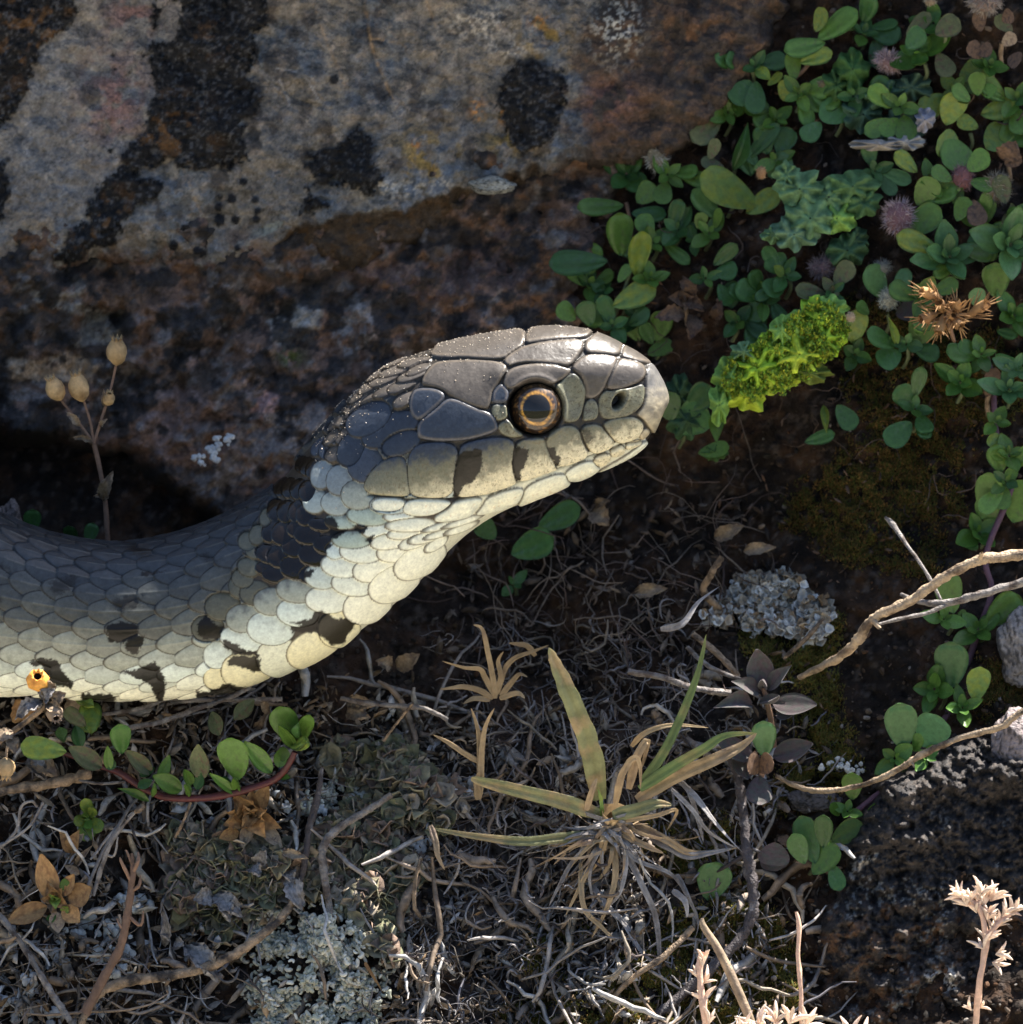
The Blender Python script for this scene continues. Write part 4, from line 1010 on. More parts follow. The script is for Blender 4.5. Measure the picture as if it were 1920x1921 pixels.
# worm-shaped white lichen lobes: short bent sausages
def worms(n, polys, seed, name, label, cols, ln, r):
    rg = np.random.default_rng(seed); q = spots(n, rg, box=(300, 1380, 1600, 1980), dens=lambda x, y: soft(x, y, polys, 10) * (.08 + sstep(.38, .56, fbm(x / 34, y / 34, 444, 3)))); lst = []; n = len(q)
    Vs = []; Fs = []; Cs = []; o = 0
    for t in range(10):
        k = rg.uniform(-2.6, 2.6); tt = np.linspace(-1, 1, 7)
        ang = k * tt; xx = np.cumsum(np.cos(ang)) * .3; yy = np.cumsum(np.sin(ang)) * .3; xx -= xx.mean(); yy -= yy.mean()
        rr_ = np.sqrt(np.clip(1 - tt ** 4 * .96, 0, 1)) * rg.uniform(.3, .42)
        V, F = tube(np.stack([xx, yy, .12 * np.sin(tt * 3 + t)], -1), rr_, 6, 9, up=(0, 0, 1))
        sel = np.arange(t, n, 10); m = len(sel); sz = rg.uniform(.6, 1.25, m) * ln
        pos = P(q[sel, 0], q[sel, 1], ground_d(q[sel, 0], q[sel, 1]) - .02 - .07 * rg.random(m) - .12 * fbm(q[sel, 0] / 40, q[sel, 1] / 40, 5, 2))
        cc = np.array(cols)[rg.integers(0, len(cols), m)] * rg.uniform(.7, 1.15, (m, 1))
        Vm, Fm, Cm = scatter(V, F, frames(rand_rot(m, rg, -F_ * 1.5 + U_ * .6, .5), sz, pos), cc)
        Vs.append(Vm); Fs.append(Fm + o); Cs.append(Cm); o += len(Vm)
    link(name, raw_mesh(name, np.vstack(Vs), np.vstack(Fs), M['lichen'], np.vstack(Cs)), kind='stuff', label=label, category='lichen')
worms(3400, LICH_WHITE, 45, 'curly_lichen', 'pale curly worm-like lichen covering the soil at the bottom', [(.42,.41,.33),(.50,.49,.42),(.34,.34,.26),(.30,.31,.25),(.55,.54,.48)], .046, 1)

# tangled fine dry litter
def litter(n, seed, name, label, cols, dens, ln=(.25, 1.3), r=(.004, .014), box=(-80, 1150, 2000, 1990), lift_=.22, curl=1.2, kind='stuff', flat=.6):
    rg = np.random.default_rng(seed); q = spots(n, rg, box=box, dens=dens); n = len(q)
    K = 8
    a0 = rg.uniform(0, 2 * np.pi, n); L = rg.uniform(*ln, n) * rg.random(n) ** .5
    ka = np.cumsum(rg.normal(size=(n, K)) * curl / K ** .5, 1) + rg.normal(size=(n, 1)) * np.linspace(0, curl, K)[None]
    ang = a0[:, None] + ka
    st = L[:, None] / K * 200
    x = q[:, :1] + np.cumsum(np.cos(ang) * st, 1); y = q[:, 1:] + np.cumsum(np.sin(ang) * st, 1)
    dl = rg.uniform(.0, lift_, (n, 1)) + .05 * np.cumsum(rg.normal(size=(n, K)), 1) * (lift_ / .22)
    d = np.minimum(ground_d(x, y), base_depth(x, y) + .1) - .02 - np.abs(dl)
    c = P(x, y, d)
    t = np.gradient(c, axis=1); t /= np.linalg.norm(t, axis=2)[..., None] + 1e-9
    s = np.cross(t, -F_); s /= np.linalg.norm(s, axis=2)[..., None] + 1e-9; w = np.cross(s, t)
    fl_ = flat
    rr_ = (r[0] + (r[1] - r[0]) * rg.random(n) ** 2.2)[:, None] * np.sin(np.linspace(.5, np.pi - .25, K))[None] ** .6
    an = np.linspace(0, 2 * np.pi, 5)[:-1]
    V = c[:, :, None] + (s[:, :, None] * np.cos(an)[None, None, :, None] + w[:, :, None] * np.sin(an)[None, None, :, None] * fl_) * rr_[:, :, None, None]
    F0 = grid_faces(K, 4, True)
    F = (F0[None] + (np.arange(n) * K * 4)[:, None, None]).reshape(-1, 4)
    cc = np.array(cols)[rg.integers(0, len(cols), n)] * rg.uniform(.55, 1.2, (n, 1))
    link(name, raw_mesh(name, V.reshape(-1, 3), F, M['stuff'], np.repeat(cc, K * 4, 0)), kind=kind, label=label, category='litter')
GREYS = [(.20,.185,.18),(.36,.34,.33),(.13,.105,.095),(.24,.19,.14),(.08,.065,.06),(.20,.19,.21)]
low = lambda x, y: (.12 + .88 * sstep(.42, .6, fbm(x / 60, y / 60, 333, 3))) * (sstep(1230, 1330, y + np.clip(x - 900, 0, 600) * .1 - np.clip(x-700,0,250)*.3) * (x < 1560) * (1 - .8 * soft(x, y, LICH_WHITE + LICH_PATCH)) * (1 - .45 * soft(x, y, LICH_BROWN)) * np.where(x > 1450, .25, 1))
litter(620, 51, 'dry_litter', 'tangle of thin grey brown dead stems and fibres over the soil', GREYS, low, curl=.7)
litter(110, 55, 'dry_stems', 'thicker grey dead stems lying criss-cross over the litter', [(.26,.23,.21),(.20,.15,.11),(.32,.29,.27)], low, (.5, 2.2), (.014, .030), lift_=.3, curl=.5)
litter(800, 52, 'root_fibres', 'matted fine grey root fibres in the hollow below the grass tuft', [(.17,.16,.165),(.28,.26,.26),(.10,.08,.075),(.20,.17,.14)],
       lambda x, y: soft(x, y, [[(840,1180),(1240,1140),(1330,1240),(1380,1420),(1280,1500),(1200,1640),(1150,1840),(960,1960),(740,1960),(820,1700),(880,1500),(830,1330)]], 40), (.15, .8), (.003, .016), lift_=.3, curl=1.3)
litter(260, 56, 'broken_blades', 'flat broken dead grass blades lying in the litter', [(.34,.29,.23),(.26,.21,.17),(.36,.34,.32),(.20,.15,.11)], low, (.3, 1.3), (.015, .05), lift_=.28, curl=.9, flat=.14)
litter(190, 53, 'dry_litter', 'thin dead stalks scattered on the dark soil under the snake head', [(.16,.12,.10),(.20,.16,.13),(.10,.07,.06)],
       lambda x, y: ((x > 860) & (y > 900)) * 1.0 * (x < 1450), (.3, 1.1), (.004, .012), box=(860, 900, 1450, 1250), lift_=.3, curl=.7)
litter(160, 54, 'dry_litter', 'few thin dead stems among the green plants on the right', [(.10,.07,.05),(.14,.10,.08),(.08,.06,.05)],
       lambda x, y: (x > 1080) * 1.0, (.2, .8), (.004, .010), box=(1100, 60, 1960, 1000), lift_=.2)
# chaff: small dead leaf bits
def chaff(n, seed, name, label, cols, dens, size, box):
    rg = np.random.default_rng(seed); q = spots(n, rg, box=box, dens=dens); n = len(q)
    V = np.array([(-1,0,0),(-.3,.34,.12),(.5,.28,.1),(1,0,.35),(.5,-.3,.15),(-.3,-.34,.1),(0,0,-.12),(0,0,-.2)]); F = np.array([(0,6,1),(1,6,2),(2,6,3),(3,6,4),(4,6,5),(5,6,0),(0,1,7),(1,2,7),(2,3,7),(3,4,7),(4,5,7),(5,0,7)])
    sz = size * rg.uniform(.4, 1.3, n)
    cc = np.array(cols)[rg.integers(0, len(cols), n)] * rg.uniform(.6, 1.2, (n, 1))
    Vm, Fm, Cm = scatter(V, F, frames(rand_rot(n, rg, -F_, .7), np.stack([sz, sz * rg.uniform(.5, 1.1, n), sz], -1), P(q[:, 0], q[:, 1], ground_d(q[:, 0], q[:, 1]) - .03 - .16 * rg.random(n))), cc)
    link(name, raw_mesh(name, Vm, Fm, M['stuff'], Cm), kind='stuff', label=label, category='litter')
chaff(5200, 61, 'leaf_chaff', 'shrivelled grey brown leaf fragments on the ground at the bottom left', [(.26,.23,.20),(.16,.12,.09),(.33,.30,.28),(.22,.15,.09),(.12,.10,.08)], low, .06, (-60, 1250, 1560, 1980))
chaff(420, 64, 'leaf_chaff', 'crumbled dead leaf bits in the dark hollow below the snake jaw', [(.16,.12,.09),(.10,.075,.06),(.24,.19,.15),(.07,.05,.04)], lambda x, y: 1.0 * (x > 820), .08, (820, 940, 1480, 1280))
chaff(420, 63, 'leaf_chaff', 'larger pale broken leaf pieces in the litter at the bottom', [(.40,.37,.34),(.30,.26,.22),(.46,.45,.44),(.33,.24,.16)], low, .13, (-60, 1290, 1500, 1980))
chaff(500, 62, 'leaf_chaff', 'small brown leaf fragments on the dark soil among green plants', [(.10,.06,.04),(.16,.10,.07),(.07,.05,.04)], lambda x, y: 1.0 * (x > 1080), .05, (1080, 40, 1960, 1250))

# ------------------------------------------------------------------ leaves
def leaf_template(kind):
    """unit leaf: base at origin, tip at x=1, closed two sided solid"""
    nx, ny = (12, 9)
    prof = {'round': lambda t: np.clip(t, 0, 1) ** .55 * np.sqrt(np.clip(1 - t ** 3.2, 0, 1)) * .92,
            'oval': lambda t: np.sin(np.pi * t ** .85) ** .75 * .80,
            'point': lambda t: np.sin(np.pi * t ** .8) ** 1.05 * .66,
            'strap': lambda t: np.sin(np.pi * t ** .7) ** .6 * .34,
            'crumple': lambda t: np.sin(np.pi * t ** .75) ** .9 * .60}[kind]
    t = np.linspace(0, 1, nx); w = np.maximum(prof(t), .035); w[-1] = .02 if kind in ('point', 'strap', 'crumple') else .10
    s = np.linspace(-1, 1, ny)
    X = t[:, None] * np.ones(ny); Y = w[:, None] * s * .5
    cup = {'round': .10, 'oval': .16, 'point': .26, 'strap': .15, 'crumple': .35}[kind]
    arch = {'round': .06, 'oval': .08, 'point': -.10, 'strap': .16, 'crumple': -.2}[kind]
    Z = cup * (np.abs(s) ** 1.6) * w[:, None] + arch * (np.sin(np.pi * t))[:, None] * -1 - .035 * np.exp(-(s / .16) ** 2) * (1 - t)[:, None]
    Z = Z - .012 * np.cos((t[:, None] * 5.5 + np.abs(s) * 1.2) * 2 * np.pi) * (np.abs(s) > .15) * w[:, None]
    th = {'round': .085, 'oval': .07, 'point': .03, 'strap': .03, 'crumple': .02}[kind] * (w / w.max())[:, None] * np.sqrt(np.clip(1 - s ** 2, 0, 1)) 
    if kind == 'crumple':
        r = np.random.default_rng(4); Z = Z + .07 * (r.normal(size=Z.shape)) * (np.abs(s) + .2); Y = Y * (1 + .12 * r.normal(size=Y.shape)); Z = Z + .2 * (t[:, None] ** 2)
    top = np.stack([X, Y, Z + th], -1).reshape(-1, 3); bot = np.stack([X, Y, Z - th - .006], -1).reshape(-1, 3)
    f = grid_faces(nx, ny); n = nx * ny
    F = [f, f[:, ::-1] + n]
    idx = np.arange(n).reshape(nx, ny); loop = np.concatenate([idx[0, :], idx[1:, -1], idx[-1, -2::-1], idx[-2:0:-1, 0]])
    l2 = np.roll(loop, -1); F.append(np.stack([loop, loop + n, l2 + n, l2], -1))
    return np.vstack([top, bot]), np.vstack(F)
LT = {k: leaf_template(k) for k in ('round', 'oval', 'point', 'strap', 'crumple')}
_lm = {}
def leaf_mesh(kind, m):
    if (kind, m) not in _lm: _lm[(kind, m)] = raw_mesh('leaf', LT[kind][0], LT[kind][1], M[m])
    return _lm[(kind, m)]

def add_leaf(root, base, tip, width, kind, m, face=None, name='leaf', label=None, sc3=None):
    base = np.asarray(base, float); tip = np.asarray(tip, float)
    x = tip - base; L = np.linalg.norm(x); x = x / L
    z = (-F_ + .35 * U_) if face is None else np.asarray(face, float)
    z = z - x * (z @ x); z /= np.linalg.norm(z) + 1e-9; y = np.cross(z, x); width = width * lr.uniform(.85, 1.12); z = z * lr.uniform(.6, 2.0)
    pw = {'round': .62, 'oval': .80, 'point': .66, 'strap': .34, 'crumple': .6}[kind]
    mw = Matrix(((x[0] * L, y[0] * width / pw, z[0] * L * .8, base[0]), (x[1] * L, y[1] * width / pw, z[1] * L * .8, base[1]), (x[2] * L, y[2] * width / pw, z[2] * L * .8, base[2]), (0, 0, 0, 1)))
    o = bpy.data.objects.new(name, leaf_mesh(kind, m)); C.objects.link(o); o.parent = root
    o.matrix_parent_inverse = Matrix.Identity(4)
    o.matrix_basis = Matrix.Translation(-Vector(root.location)) @ mw
    if label: o['label'] = label
    return o

lr = random.Random(12)
def jit(v, a): return np.asarray(v) + np.array([lr.uniform(-a, a) for _ in range(3)])

def rosette(root, px, py, d, R, pairs=4, kind='oval', m='green', m2=None, tilt=(0, 0), a0=None, wr=.55, open_=1.0):
    """opposite leaf pairs round an axis that points at the viewer and up; R = radius in px"""
    c = P(px, py, d); ax = -F_ + .35 * U_ + tilt[0] * R_ + tilt[1] * U_; ax /= np.linalg.norm(ax)
    e1 = np.cross(ax, U_); e1 /= np.linalg.norm(e1); e2 = np.cross(ax, e1)
    a = lr.uniform(0, 3.14) if a0 is None else a0
    for k in range(pairs):
        f = (k + 1) / pairs
        L = R / 200 * (.30 + .75 * f ** 1.1) * lr.uniform(.9, 1.1)
        el = (.35 + .95 * f * open_)                        # angle from the axis
        for s in (0, 1):
            b = a + s * math.pi + lr.uniform(-.15, .15)
            rad = e1 * math.cos(b) + e2 * math.sin(b)
            dr = rad * math.sin(el) + ax * math.cos(el)
            base = c + rad * R / 200 * .05 - ax * R / 200 * .25 * f
            face = ax * math.sin(el) - rad * math.cos(el)
            mm = m if (m2 is None or lr.random() > .4 or k < 1) else m2
            LL = L * (1 if k else .8)
            add_leaf(root, base, base + dr * LL * lr.uniform(.88, 1.1), LL * wr * lr.uniform(.9, 1.1), kind, mm, face)
        a += math.pi / 2 + lr.uniform(-.2, .2)

def gd(px, py): return float(np.minimum(ground_d(px, py), base_depth(px, py) + .05))

SPRIGS = 'leafy sprigs creeping over the soil'
def sprig(label, px, py, rosettes=(), leaves=(), stem=None, lift_=.35, m='green', m2=None, kind='oval', stem_m='greenstem', name='leafy_sprig', cat='plant', group=SPRIGS, sr=.02, z0=None, wr=.66):
    """rosettes: (px,py,R[,pairs[,m]]); leaves: (bx,by,tx,ty,width px[,m[,kind[,ddepth]]]) all in photo pixels"""
    lift_ = lift_ + lr.uniform(-.12, .2)
    d = (gd(px, py) - lift_) if z0 is None else z0
    root = thing(name, label, cat, P(px, py, d + lift_ * .8), group)
    pts = stem or [(px - 6, py + 40), (px + 4, py + 20), (px, py)]
    sp = [P(x, y, d + .12 + (.14 if i == 0 else 0) + .03 * math.sin(i * 2)) for i, (x, y) in enumerate(pts)]
    V, F = tube(sp, sr, 7, knot=.12, seed=int(px)); part('stem', V, F, M[stem_m], root)
    for r in rosettes:
        rosette(root, r[0], r[1], d, r[2] * 1.28, r[3] if len(r) > 3 else 4, kind, r[4] if len(r) > 4 else m, m2, tilt=(lr.uniform(-.3, .3), lr.uniform(-.25, .25)), wr=wr)
    for q in leaves:
        bx, by, tx, ty, w = q[:5]; mm = q[5] if len(q) > 5 else m; bx, by, tx, ty, w = bx, by, bx + (tx - bx) * 1.12, by + (ty - by) * 1.12, w * 1.12; kk = q[6] if len(q) > 6 else 'round'; dd = q[7] if len(q) > 7 else lr.uniform(-.08, .08)
        face = -F_ + (.3 + lr.uniform(-.3, .3)) * U_ + lr.uniform(-.35, .35) * R_
        add_leaf(root, P(bx, by, d + .06), P(tx, ty, d + dd), w / 200, kk, mm, face)
    return root

S = sprig
S('pair of large pale green leaves highest on the right slope, upper leaf almost round', 1545, 90, leaves=[(1535,75,1600,25,52,'green'),(1548,80,1480,95,40,'green'),(1500,118,1555,100,34,'ygreen'),(1530,60,1545,20,30,'ygreen')], stem=[(1475,160),(1510,130),(1540,85)], stem_m='brownstem')
S('small green rosette left of the large sprig, with one broad leaf hanging below left', 1367, 215, [(1367,210,34,3),(1385,190,26,3)], [(1352,222,1305,262,40,'olive'),(1385,200,1375,160,26)])
S('bright green twin rosettes near the top of the creeping stem, against black soil', 1448, 215, [(1458,222,30,3)], [(1445,205,1400,195,44),(1470,190,1480,155,32,'ygreen'),(1440,160,1465,140,18,'ygreen'),(1450,215,1420,235,36)])
S('dull bluish leaf cluster beneath the bright twin rosettes', 1450, 280, [(1455,300,30,2)], [(1440,290,1430,240,40,'dgreen'),(1460,290,1480,245,38,'dgreen'),(1420,310,1400,280,30,'bgreen'),(1330,300,1345,265,24,'olive')])
S('deep green leaves lying flat left of the pink woolly ball near the top', 1575, 215, [(1600,180,34,3)], [(1590,225,1545,200,48,'dgreen'),(1540,230,1510,260,40,'dgreen'),(1630,200,1660,150,44,'dgreen')], m='dgreen')
S('dark green needle-leaved tuft near the top beside the pink woolly ball', 1735, 120, [(1720,90,50,4),(1750,40,40,3)], kind='strap', m='brightgreen', leaves=[(1700,70,1740,30,30,'olive'),(1760,100,1780,140,36,'olive')])
S('little green star rosette left of the snub white woolly ball, rooted on the boulder edge', 1175, 325, [(1175,325,44,4)], [(1180,350,1150,330,22,'dgreen')], m='dgreen')
S('single wide flat green leaf with two leaves to its right, low on the boulder edge', 1165, 395, leaves=[(1170,385,1093,390,42,'green','round',-.2),(1195,380,1225,350,38,'green'),(1185,400,1243,403,36,'dgreen')], stem=[(1180,470),(1185,430),(1175,380)], stem_m='brownstem')
S('sprig with one upright yellow leaf over a big dark green leaf', 1190, 505, [(1222,520,30,4)], [(1165,480,1162,408,58,'green'),(1195,520,1203,443,44,'ygreen','round',-.25),(1140,490,1042,495,58,'dgreen'),(1150,575,1222,540,44,'ygreen'),(1160,530,1180,500,20)], stem=[(1150,600),(1170,550),(1185,500)])
S('upright narrow dark green bunch right of the yellow leaf', 1272, 425, [(1270,430,34,3),(1300,450,26,2)], [(1260,430,1275,380,34,'dgreen'),(1290,450,1300,420,24)], m='dgreen')
S('small green rosette with a tall narrow leaf between the bunch and the curled leaf plant', 1330, 430, [(1330,435,34,3)], [(1340,430,1350,395,20),(1310,430,1318,402,24)])
S('broad yellowish curled leaf pair under the tiny tan bud', 1370, 370, leaves=[(1420,385,1325,335,60,'ygreen','round',-.2),(1350,410,1305,362,44,'bgreen'),(1400,400,1455,365,44,'ygreen'),(1440,330,1480,300,44,'bgreen'),(1410,330,1395,280,40,'bgreen')])
S('pair of thin green leaves dropping left of the lettuce-like lichen', 1375, 300, leaves=[(1375,320,1400,240,30,'dgreen','point'),(1400,300,1455,240,34,'dgreen'),(1360,318,1320,302,24,'olive')])
S('crisp rosette of shiny green leaves, the largest one, right of the pink woolly balls', 1782, 478, [(1782,478,62,5)], [(1760,470,1690,445,46,'ygreen'),(1810,470,1858,475,44,'green'),(1790,500,1755,515,30,'green')], m='bgreen')
S('wide crisp green rosette at the right edge, level with the largest rosette', 1898, 460, [(1898,458,62,5)], [(1900,430,1915,395,50,'green')], m='bgreen')
S('three green leaves lying between the two pink woolly balls', 1735, 390, leaves=[(1720,385,1750,340,46,'green'),(1740,375,1790,362,34,'green'),(1700,440,1757,395,54,'green'),(1800,390,1790,350,30,'green')])
S('green leaf pair on both sides of the dark pink woolly ball', 1800, 320, leaves=[(1785,340,1752,318,34,'green'),(1820,340,1862,350,34,'green'),(1795,415,1812,375,36,'green'),(1815,320,1850,290,36,'green')])
S('cluster of broad yellow green leaves at the upper right', 1820, 250, leaves=[(1800,290,1765,262,52,'ygreen'),(1850,280,1888,245,58,'ygreen'),(1775,235,1795,180,46,'ygreen'),(1840,215,1900,200,48,'ygreen'),(1830,300,1770,285,58,'green'),(1890,260,1935,250,50,'green'),(1835,240,1800,225,30,'ygreen')])
S('small green rosette under the brown paddle leaves near the top right corner', 1858, 125, [(1858,122,32,4)], [(1835,180,1832,140,30,'green'),(1820,190,1790,165,28,'green'),(1850,185,1860,160,24)], m='brightgreen')
S('olive round leaf by the top edge of the picture, right of the needle-leaved tuft', 1770, 55, leaves=[(1755,65,1795,40,44,'olive'),(1700,90,1730,60,40,'dgreen'),(1900,60,1870,35,26,'olive')])
S('grey-green leaf trio around the white woolly ball', 1665, 590, leaves=[(1660,560,1632,505,50,'bgreen'),(1680,560,1700,510,34,'bgreen'),(1680,590,1722,575,50,'purple'),(1630,590,1610,570,20,'dgreen')])
S('four dark green leaves in a cross above the rusty moss', 1700, 650, [(1700,645,26,3)], [(1680,650,1632,625,44,'dgreen'),(1715,645,1740,600,52,'green'),(1715,655,1758,665,36,'dgreen'),(1690,660,1652,680,42,'dgreen'),(1682,650,1668,600,16,'ygreen','point')], m='dgreen')
S('round yellow green leaf with little dark rosette below, right of the bright moss', 1608, 640, [(1605,665,32,3)], [(1600,645,1608,588,44,'ygreen')], m='dgreen')
S('small fresh green rosette alone on rusty moss', 1802, 715, [(1800,715,42,4)], m='brightgreen', leaves=[(1820,700,1838,678,20)])
S('fresh rosette against the right edge, level with the rosette alone on moss', 1895, 725, [(1893,728,44,4),(1905,690,34,3)], m='bgreen')
S('small green rosette with yellowish outer leaves by the right edge below the fresh rosette', 1885, 845, [(1895,850,34,3),(1870,790,30,3)], [(1880,840,1858,820,34,'ygreen'),(1890,860,1862,848,26,'green')], m='green')
S('tall egg-shaped leaf above a neat green rosette, above the upper twig', 1845, 990, [(1840,998,44,4)], [(1855,985,1856,897,58,'green','round',-.1),(1900,980,1925,910,64,'green'),(1840,975,1845,940,30),(1835,1030,1815,1015,24,'dgreen')], m='brightgreen')
S('bright rosette with one large egg-shaped leaf, under the upper twig', 1840, 1175, [(1835,1178,40,4)], [(1850,1170,1908,1125,54,'green'),(1815,1160,1800,1150,20)], m='brightgreen')
S('small rosette and leaf half covered by the upper twig', 1785, 1150, [(1772,1160,32,3)], [(1790,1150,1775,1085,54,'green')], m='brightgreen')
S('bright rosette with tall egg-shaped leaf, between the two long twigs', 1770, 1290, [(1752,1292,40,4)], [(1785,1290,1785,1213,60,'bgreen'),(1760,1280,1757,1250,24)], m='brightgreen')
S('tight green rosette with one leaf brown-edged, between the two long twigs', 1810, 1320, [(1806,1325,34,4)], [(1830,1315,1838,1258,42,'ygreen')], m='brightgreen', m2='green')
S('pair of egg-shaped leaves standing over a small rosette above the lower twig', 1700, 1410, [(1678,1422,30,3),(1738,1418,24,3)], [(1695,1405,1688,1328,56,'bgreen'),(1730,1400,1760,1350,56,'bgreen'),(1715,1410,1725,1380,24)], m='brightgreen')
S('string of thick oval leaves beneath the lower twig by the black rock', 1590, 1530, [(1590,1520,22,3)], [(1600,1500,1598,1455,40,'green'),(1620,1550,1660,1515,40,'green'),(1560,1580,1612,1548,46,'green'),(1565,1600,1530,1590,50,'green'),(1575,1530,1560,1510,20,'brightgreen')], stem=[(1700,1450),(1640,1495),(1590,1535)], stem_m='purplestem', m='brightgreen', sr=.03)
S('blurred clump of overlapping green leaves left of the thick oval leaves', 1525, 1600, leaves=[(1530,1620,1505,1540,40,'dgreen'),(1545,1590,1545,1535,36,'dgreen'),(1525,1640,1565,1590,40,'green'),(1510,1620,1490,1570,36,'dgreen'),(1560,1620,1575,1665,26,'dgreen')])
S('fan of green leaves behind the crown of the snake, left part', 1150, 600, [(1150,610,34,3)], [(1150,610,1130,560,34,'dgreen'),(1180,610,1215,585,36,'dgreen'),(1110,610,1095,570,40,'dgreen'),(1080,600,1050,575,36,'green')], m='dgreen', lift_=.3)
S('three rounded leaves just above the snout of the snake', 1235, 640, leaves=[(1230,640,1245,590,38,'green'),(1225,645,1205,610,30,'dgreen'),(1215,665,1258,645,34,'green'),(1200,640,1180,600,36,'green')], lift_=.2)
S('small cluster of narrow green leaves above the head, left of the curled brown leaves', 1170, 560, [(1130,545,28,3),(1190,590,30,3)], m='dgreen')
S('dim broad leaves in front of the snout, lowest of the greenery there', 1280, 800, leaves=[(1270,810,1320,770,60,'dgreen'),(1260,790,1250,740,50,'dgreen'),(1310,850,1362,840,34,'green'),(1290,770,1330,730,44,'dgreen')])
S('dark green leaves peeping out under the chin of the snake', 1010, 1000, leaves=[(1010,990,1080,955,52,'dgreen','round',-.1),(960,1040,1030,1010,52,'dgreen'),(930,1010,900,980,36,'dgreen')], lift_=.25)
S('lone green leaf bud in the dark hollow under the throat', 965, 1095, [(965,1095,30,2)], m='dgreen', lift_=.2)
S('two tiny leaf tips behind the snake back at the left', 165, 1000, leaves=[(140,1020,130,990,24,'dgreen'),(165,1020,175,985,26,'dgreen'),(60,1000,62,960,28,'dgreen')], z0=1.0)
S('narrow green leaves hanging below the bright moss', 1545, 790, leaves=[(1545,760,1550,808,16,'ygreen','point'),(1510,830,1560,815,30,'dgreen'),(1350,770,1345,825,30,'green','point'),(1570,760,1600,800,40,'dgreen')])
S('small star of green leaves at the right edge beside the dry bristly flowers', 1900, 580, [(1905,590,40,4)], [(1870,560,1868,500,46,'green'),(1840,580,1830,545,34,'bgreen'),(1870,620,1905,630,22)], m='brightgreen')

FILL = [
 ('green',1250,330,'low sprig in the shadow beside the rock shoulder below the white ball'),('dgreen',1410,130,'dim sprig tucked high under the rock shoulder'),('green',1500,170,'little sprig just below the highest leaf pair'),
 ('dgreen',1620,60,'shaded sprig between the top leaf pair and the needle-leaved tuft'),('bgreen',1640,320,'sprig squeezed above the blue-green lichen sheet'),('ygreen',1740,330,'yellow green sprig left of the dark pink ball'),
 ('green',1850,430,'sprig joining the two crisp rosettes'),('green',1740,560,'sprig over the bristly dry flowers'),('dgreen',1480,520,'dark sprig on the brown soil left of the lilac ball'),('olive',1560,550,'olive sprig touching the top of the bright moss'),
 ('dgreen',1330,520,'dark sprig above the crumpled purple brown leaves'),('dgreen',1380,600,'dim little sprig between crumpled leaves and bright moss'),('green',1230,450,'sprig in the gap right of the upright yellow leaf'),('green',1110,540,'low sprig left of the yellow leaves by the rock'),
 ('olive',1900,400,'olive sprig by the tan and white ball'),('green',1900,190,'green sprig at the right edge above the yellow green cluster'),('brightgreen',1850,660,'fresh sprig at the right below the bristly flowers'),('dgreen',1720,770,'tiny dark sprig on the open rusty moss'),
 ('green',1890,900,'sprig at the right edge above the tall egg-shaped leaf'),('green',1690,205,'sprig among the blurred ruffles near the top right'),('dgreen',1440,560,'shaded sprig on brown soil above the bright moss'),('ygreen',1790,165,'pale sprig left of the brown paddle leaves')]
for mm, x, y, lab in FILL:
    rs = [(x + lr.uniform(-8, 8), y + lr.uniform(-8, 8), lr.uniform(26, 36), 3)]
    lv = []
    for k in range(lr.choice((3, 4, 5))):
        a = lr.uniform(0, 6.28); r0 = lr.uniform(8, 26); L = lr.uniform(34, 56)
        lv.append((x + r0 * math.cos(a), y + r0 * math.sin(a), x + (r0 + L) * math.cos(a + .3), y + (r0 + L) * math.sin(a + .3), lr.uniform(26, 44)))
    S(lab, x, y, rs, lv, m=mm, m2=lr.choice(('green', 'dgreen', 'ygreen')))

# thick trailing stem that links the right-hand rosettes
def strand(name, label, cat, pts, rads, m, depth=None, lift_=.2, sides=9, knot=.25, group=None, n=None, flat=1.0, side=None, twist=0, z=None):
    P3 = []
    for i, p in enumerate(pts):
        d = p[2] if len(p) > 2 else gd(p[0], p[1]) - lift_
        P3.append(P(p[0], p[1], d))
    root = None
    V, F = tube(P3, rads, sides, n or 7 * (len(pts) - 1) + 1, flat, twist, knot=knot, seed=int(pts[0][0]))
    if side:
        root = thing(name, label, cat, P3[0], group)
        part('main_stem', V, F, M[m], root)
        for sd_ in side:
            q3 = [P(p[0], p[1], (p[2] if len(p) > 2 else gd(p[0], p[1]) - lift_)) for p in sd_[0]]
            V2, F2 = tube(q3, sd_[1], 7, None, flat, knot=knot, seed=3); part('side_twig', V2, F2, M[sd_[2] if len(sd_) > 2 else m], root)
        return root
    o = link(name, raw_mesh(name, V - P3[0], F, M[m])); o.location = tuple(P3[0]); o['label'] = label; o['category'] = cat
    if group: o['group'] = group
    return o

strand('creeping_stem', 'purple creeping stem running up the right side behind the rosettes', 'stem', [(1835,640,1.5),(1860,700,1.5),(1870,820,1.4),(1900,900,1.35),(1850,1040,1.25),(1860,1110,1.2),(1830,1200,1.15),(1800,1290,1.05),(1770,1350,.95),(1690,1460,.75),(1625,1510,.7)], [.025,.03,.03,.035,.035], 'purplestem', knot=.08)

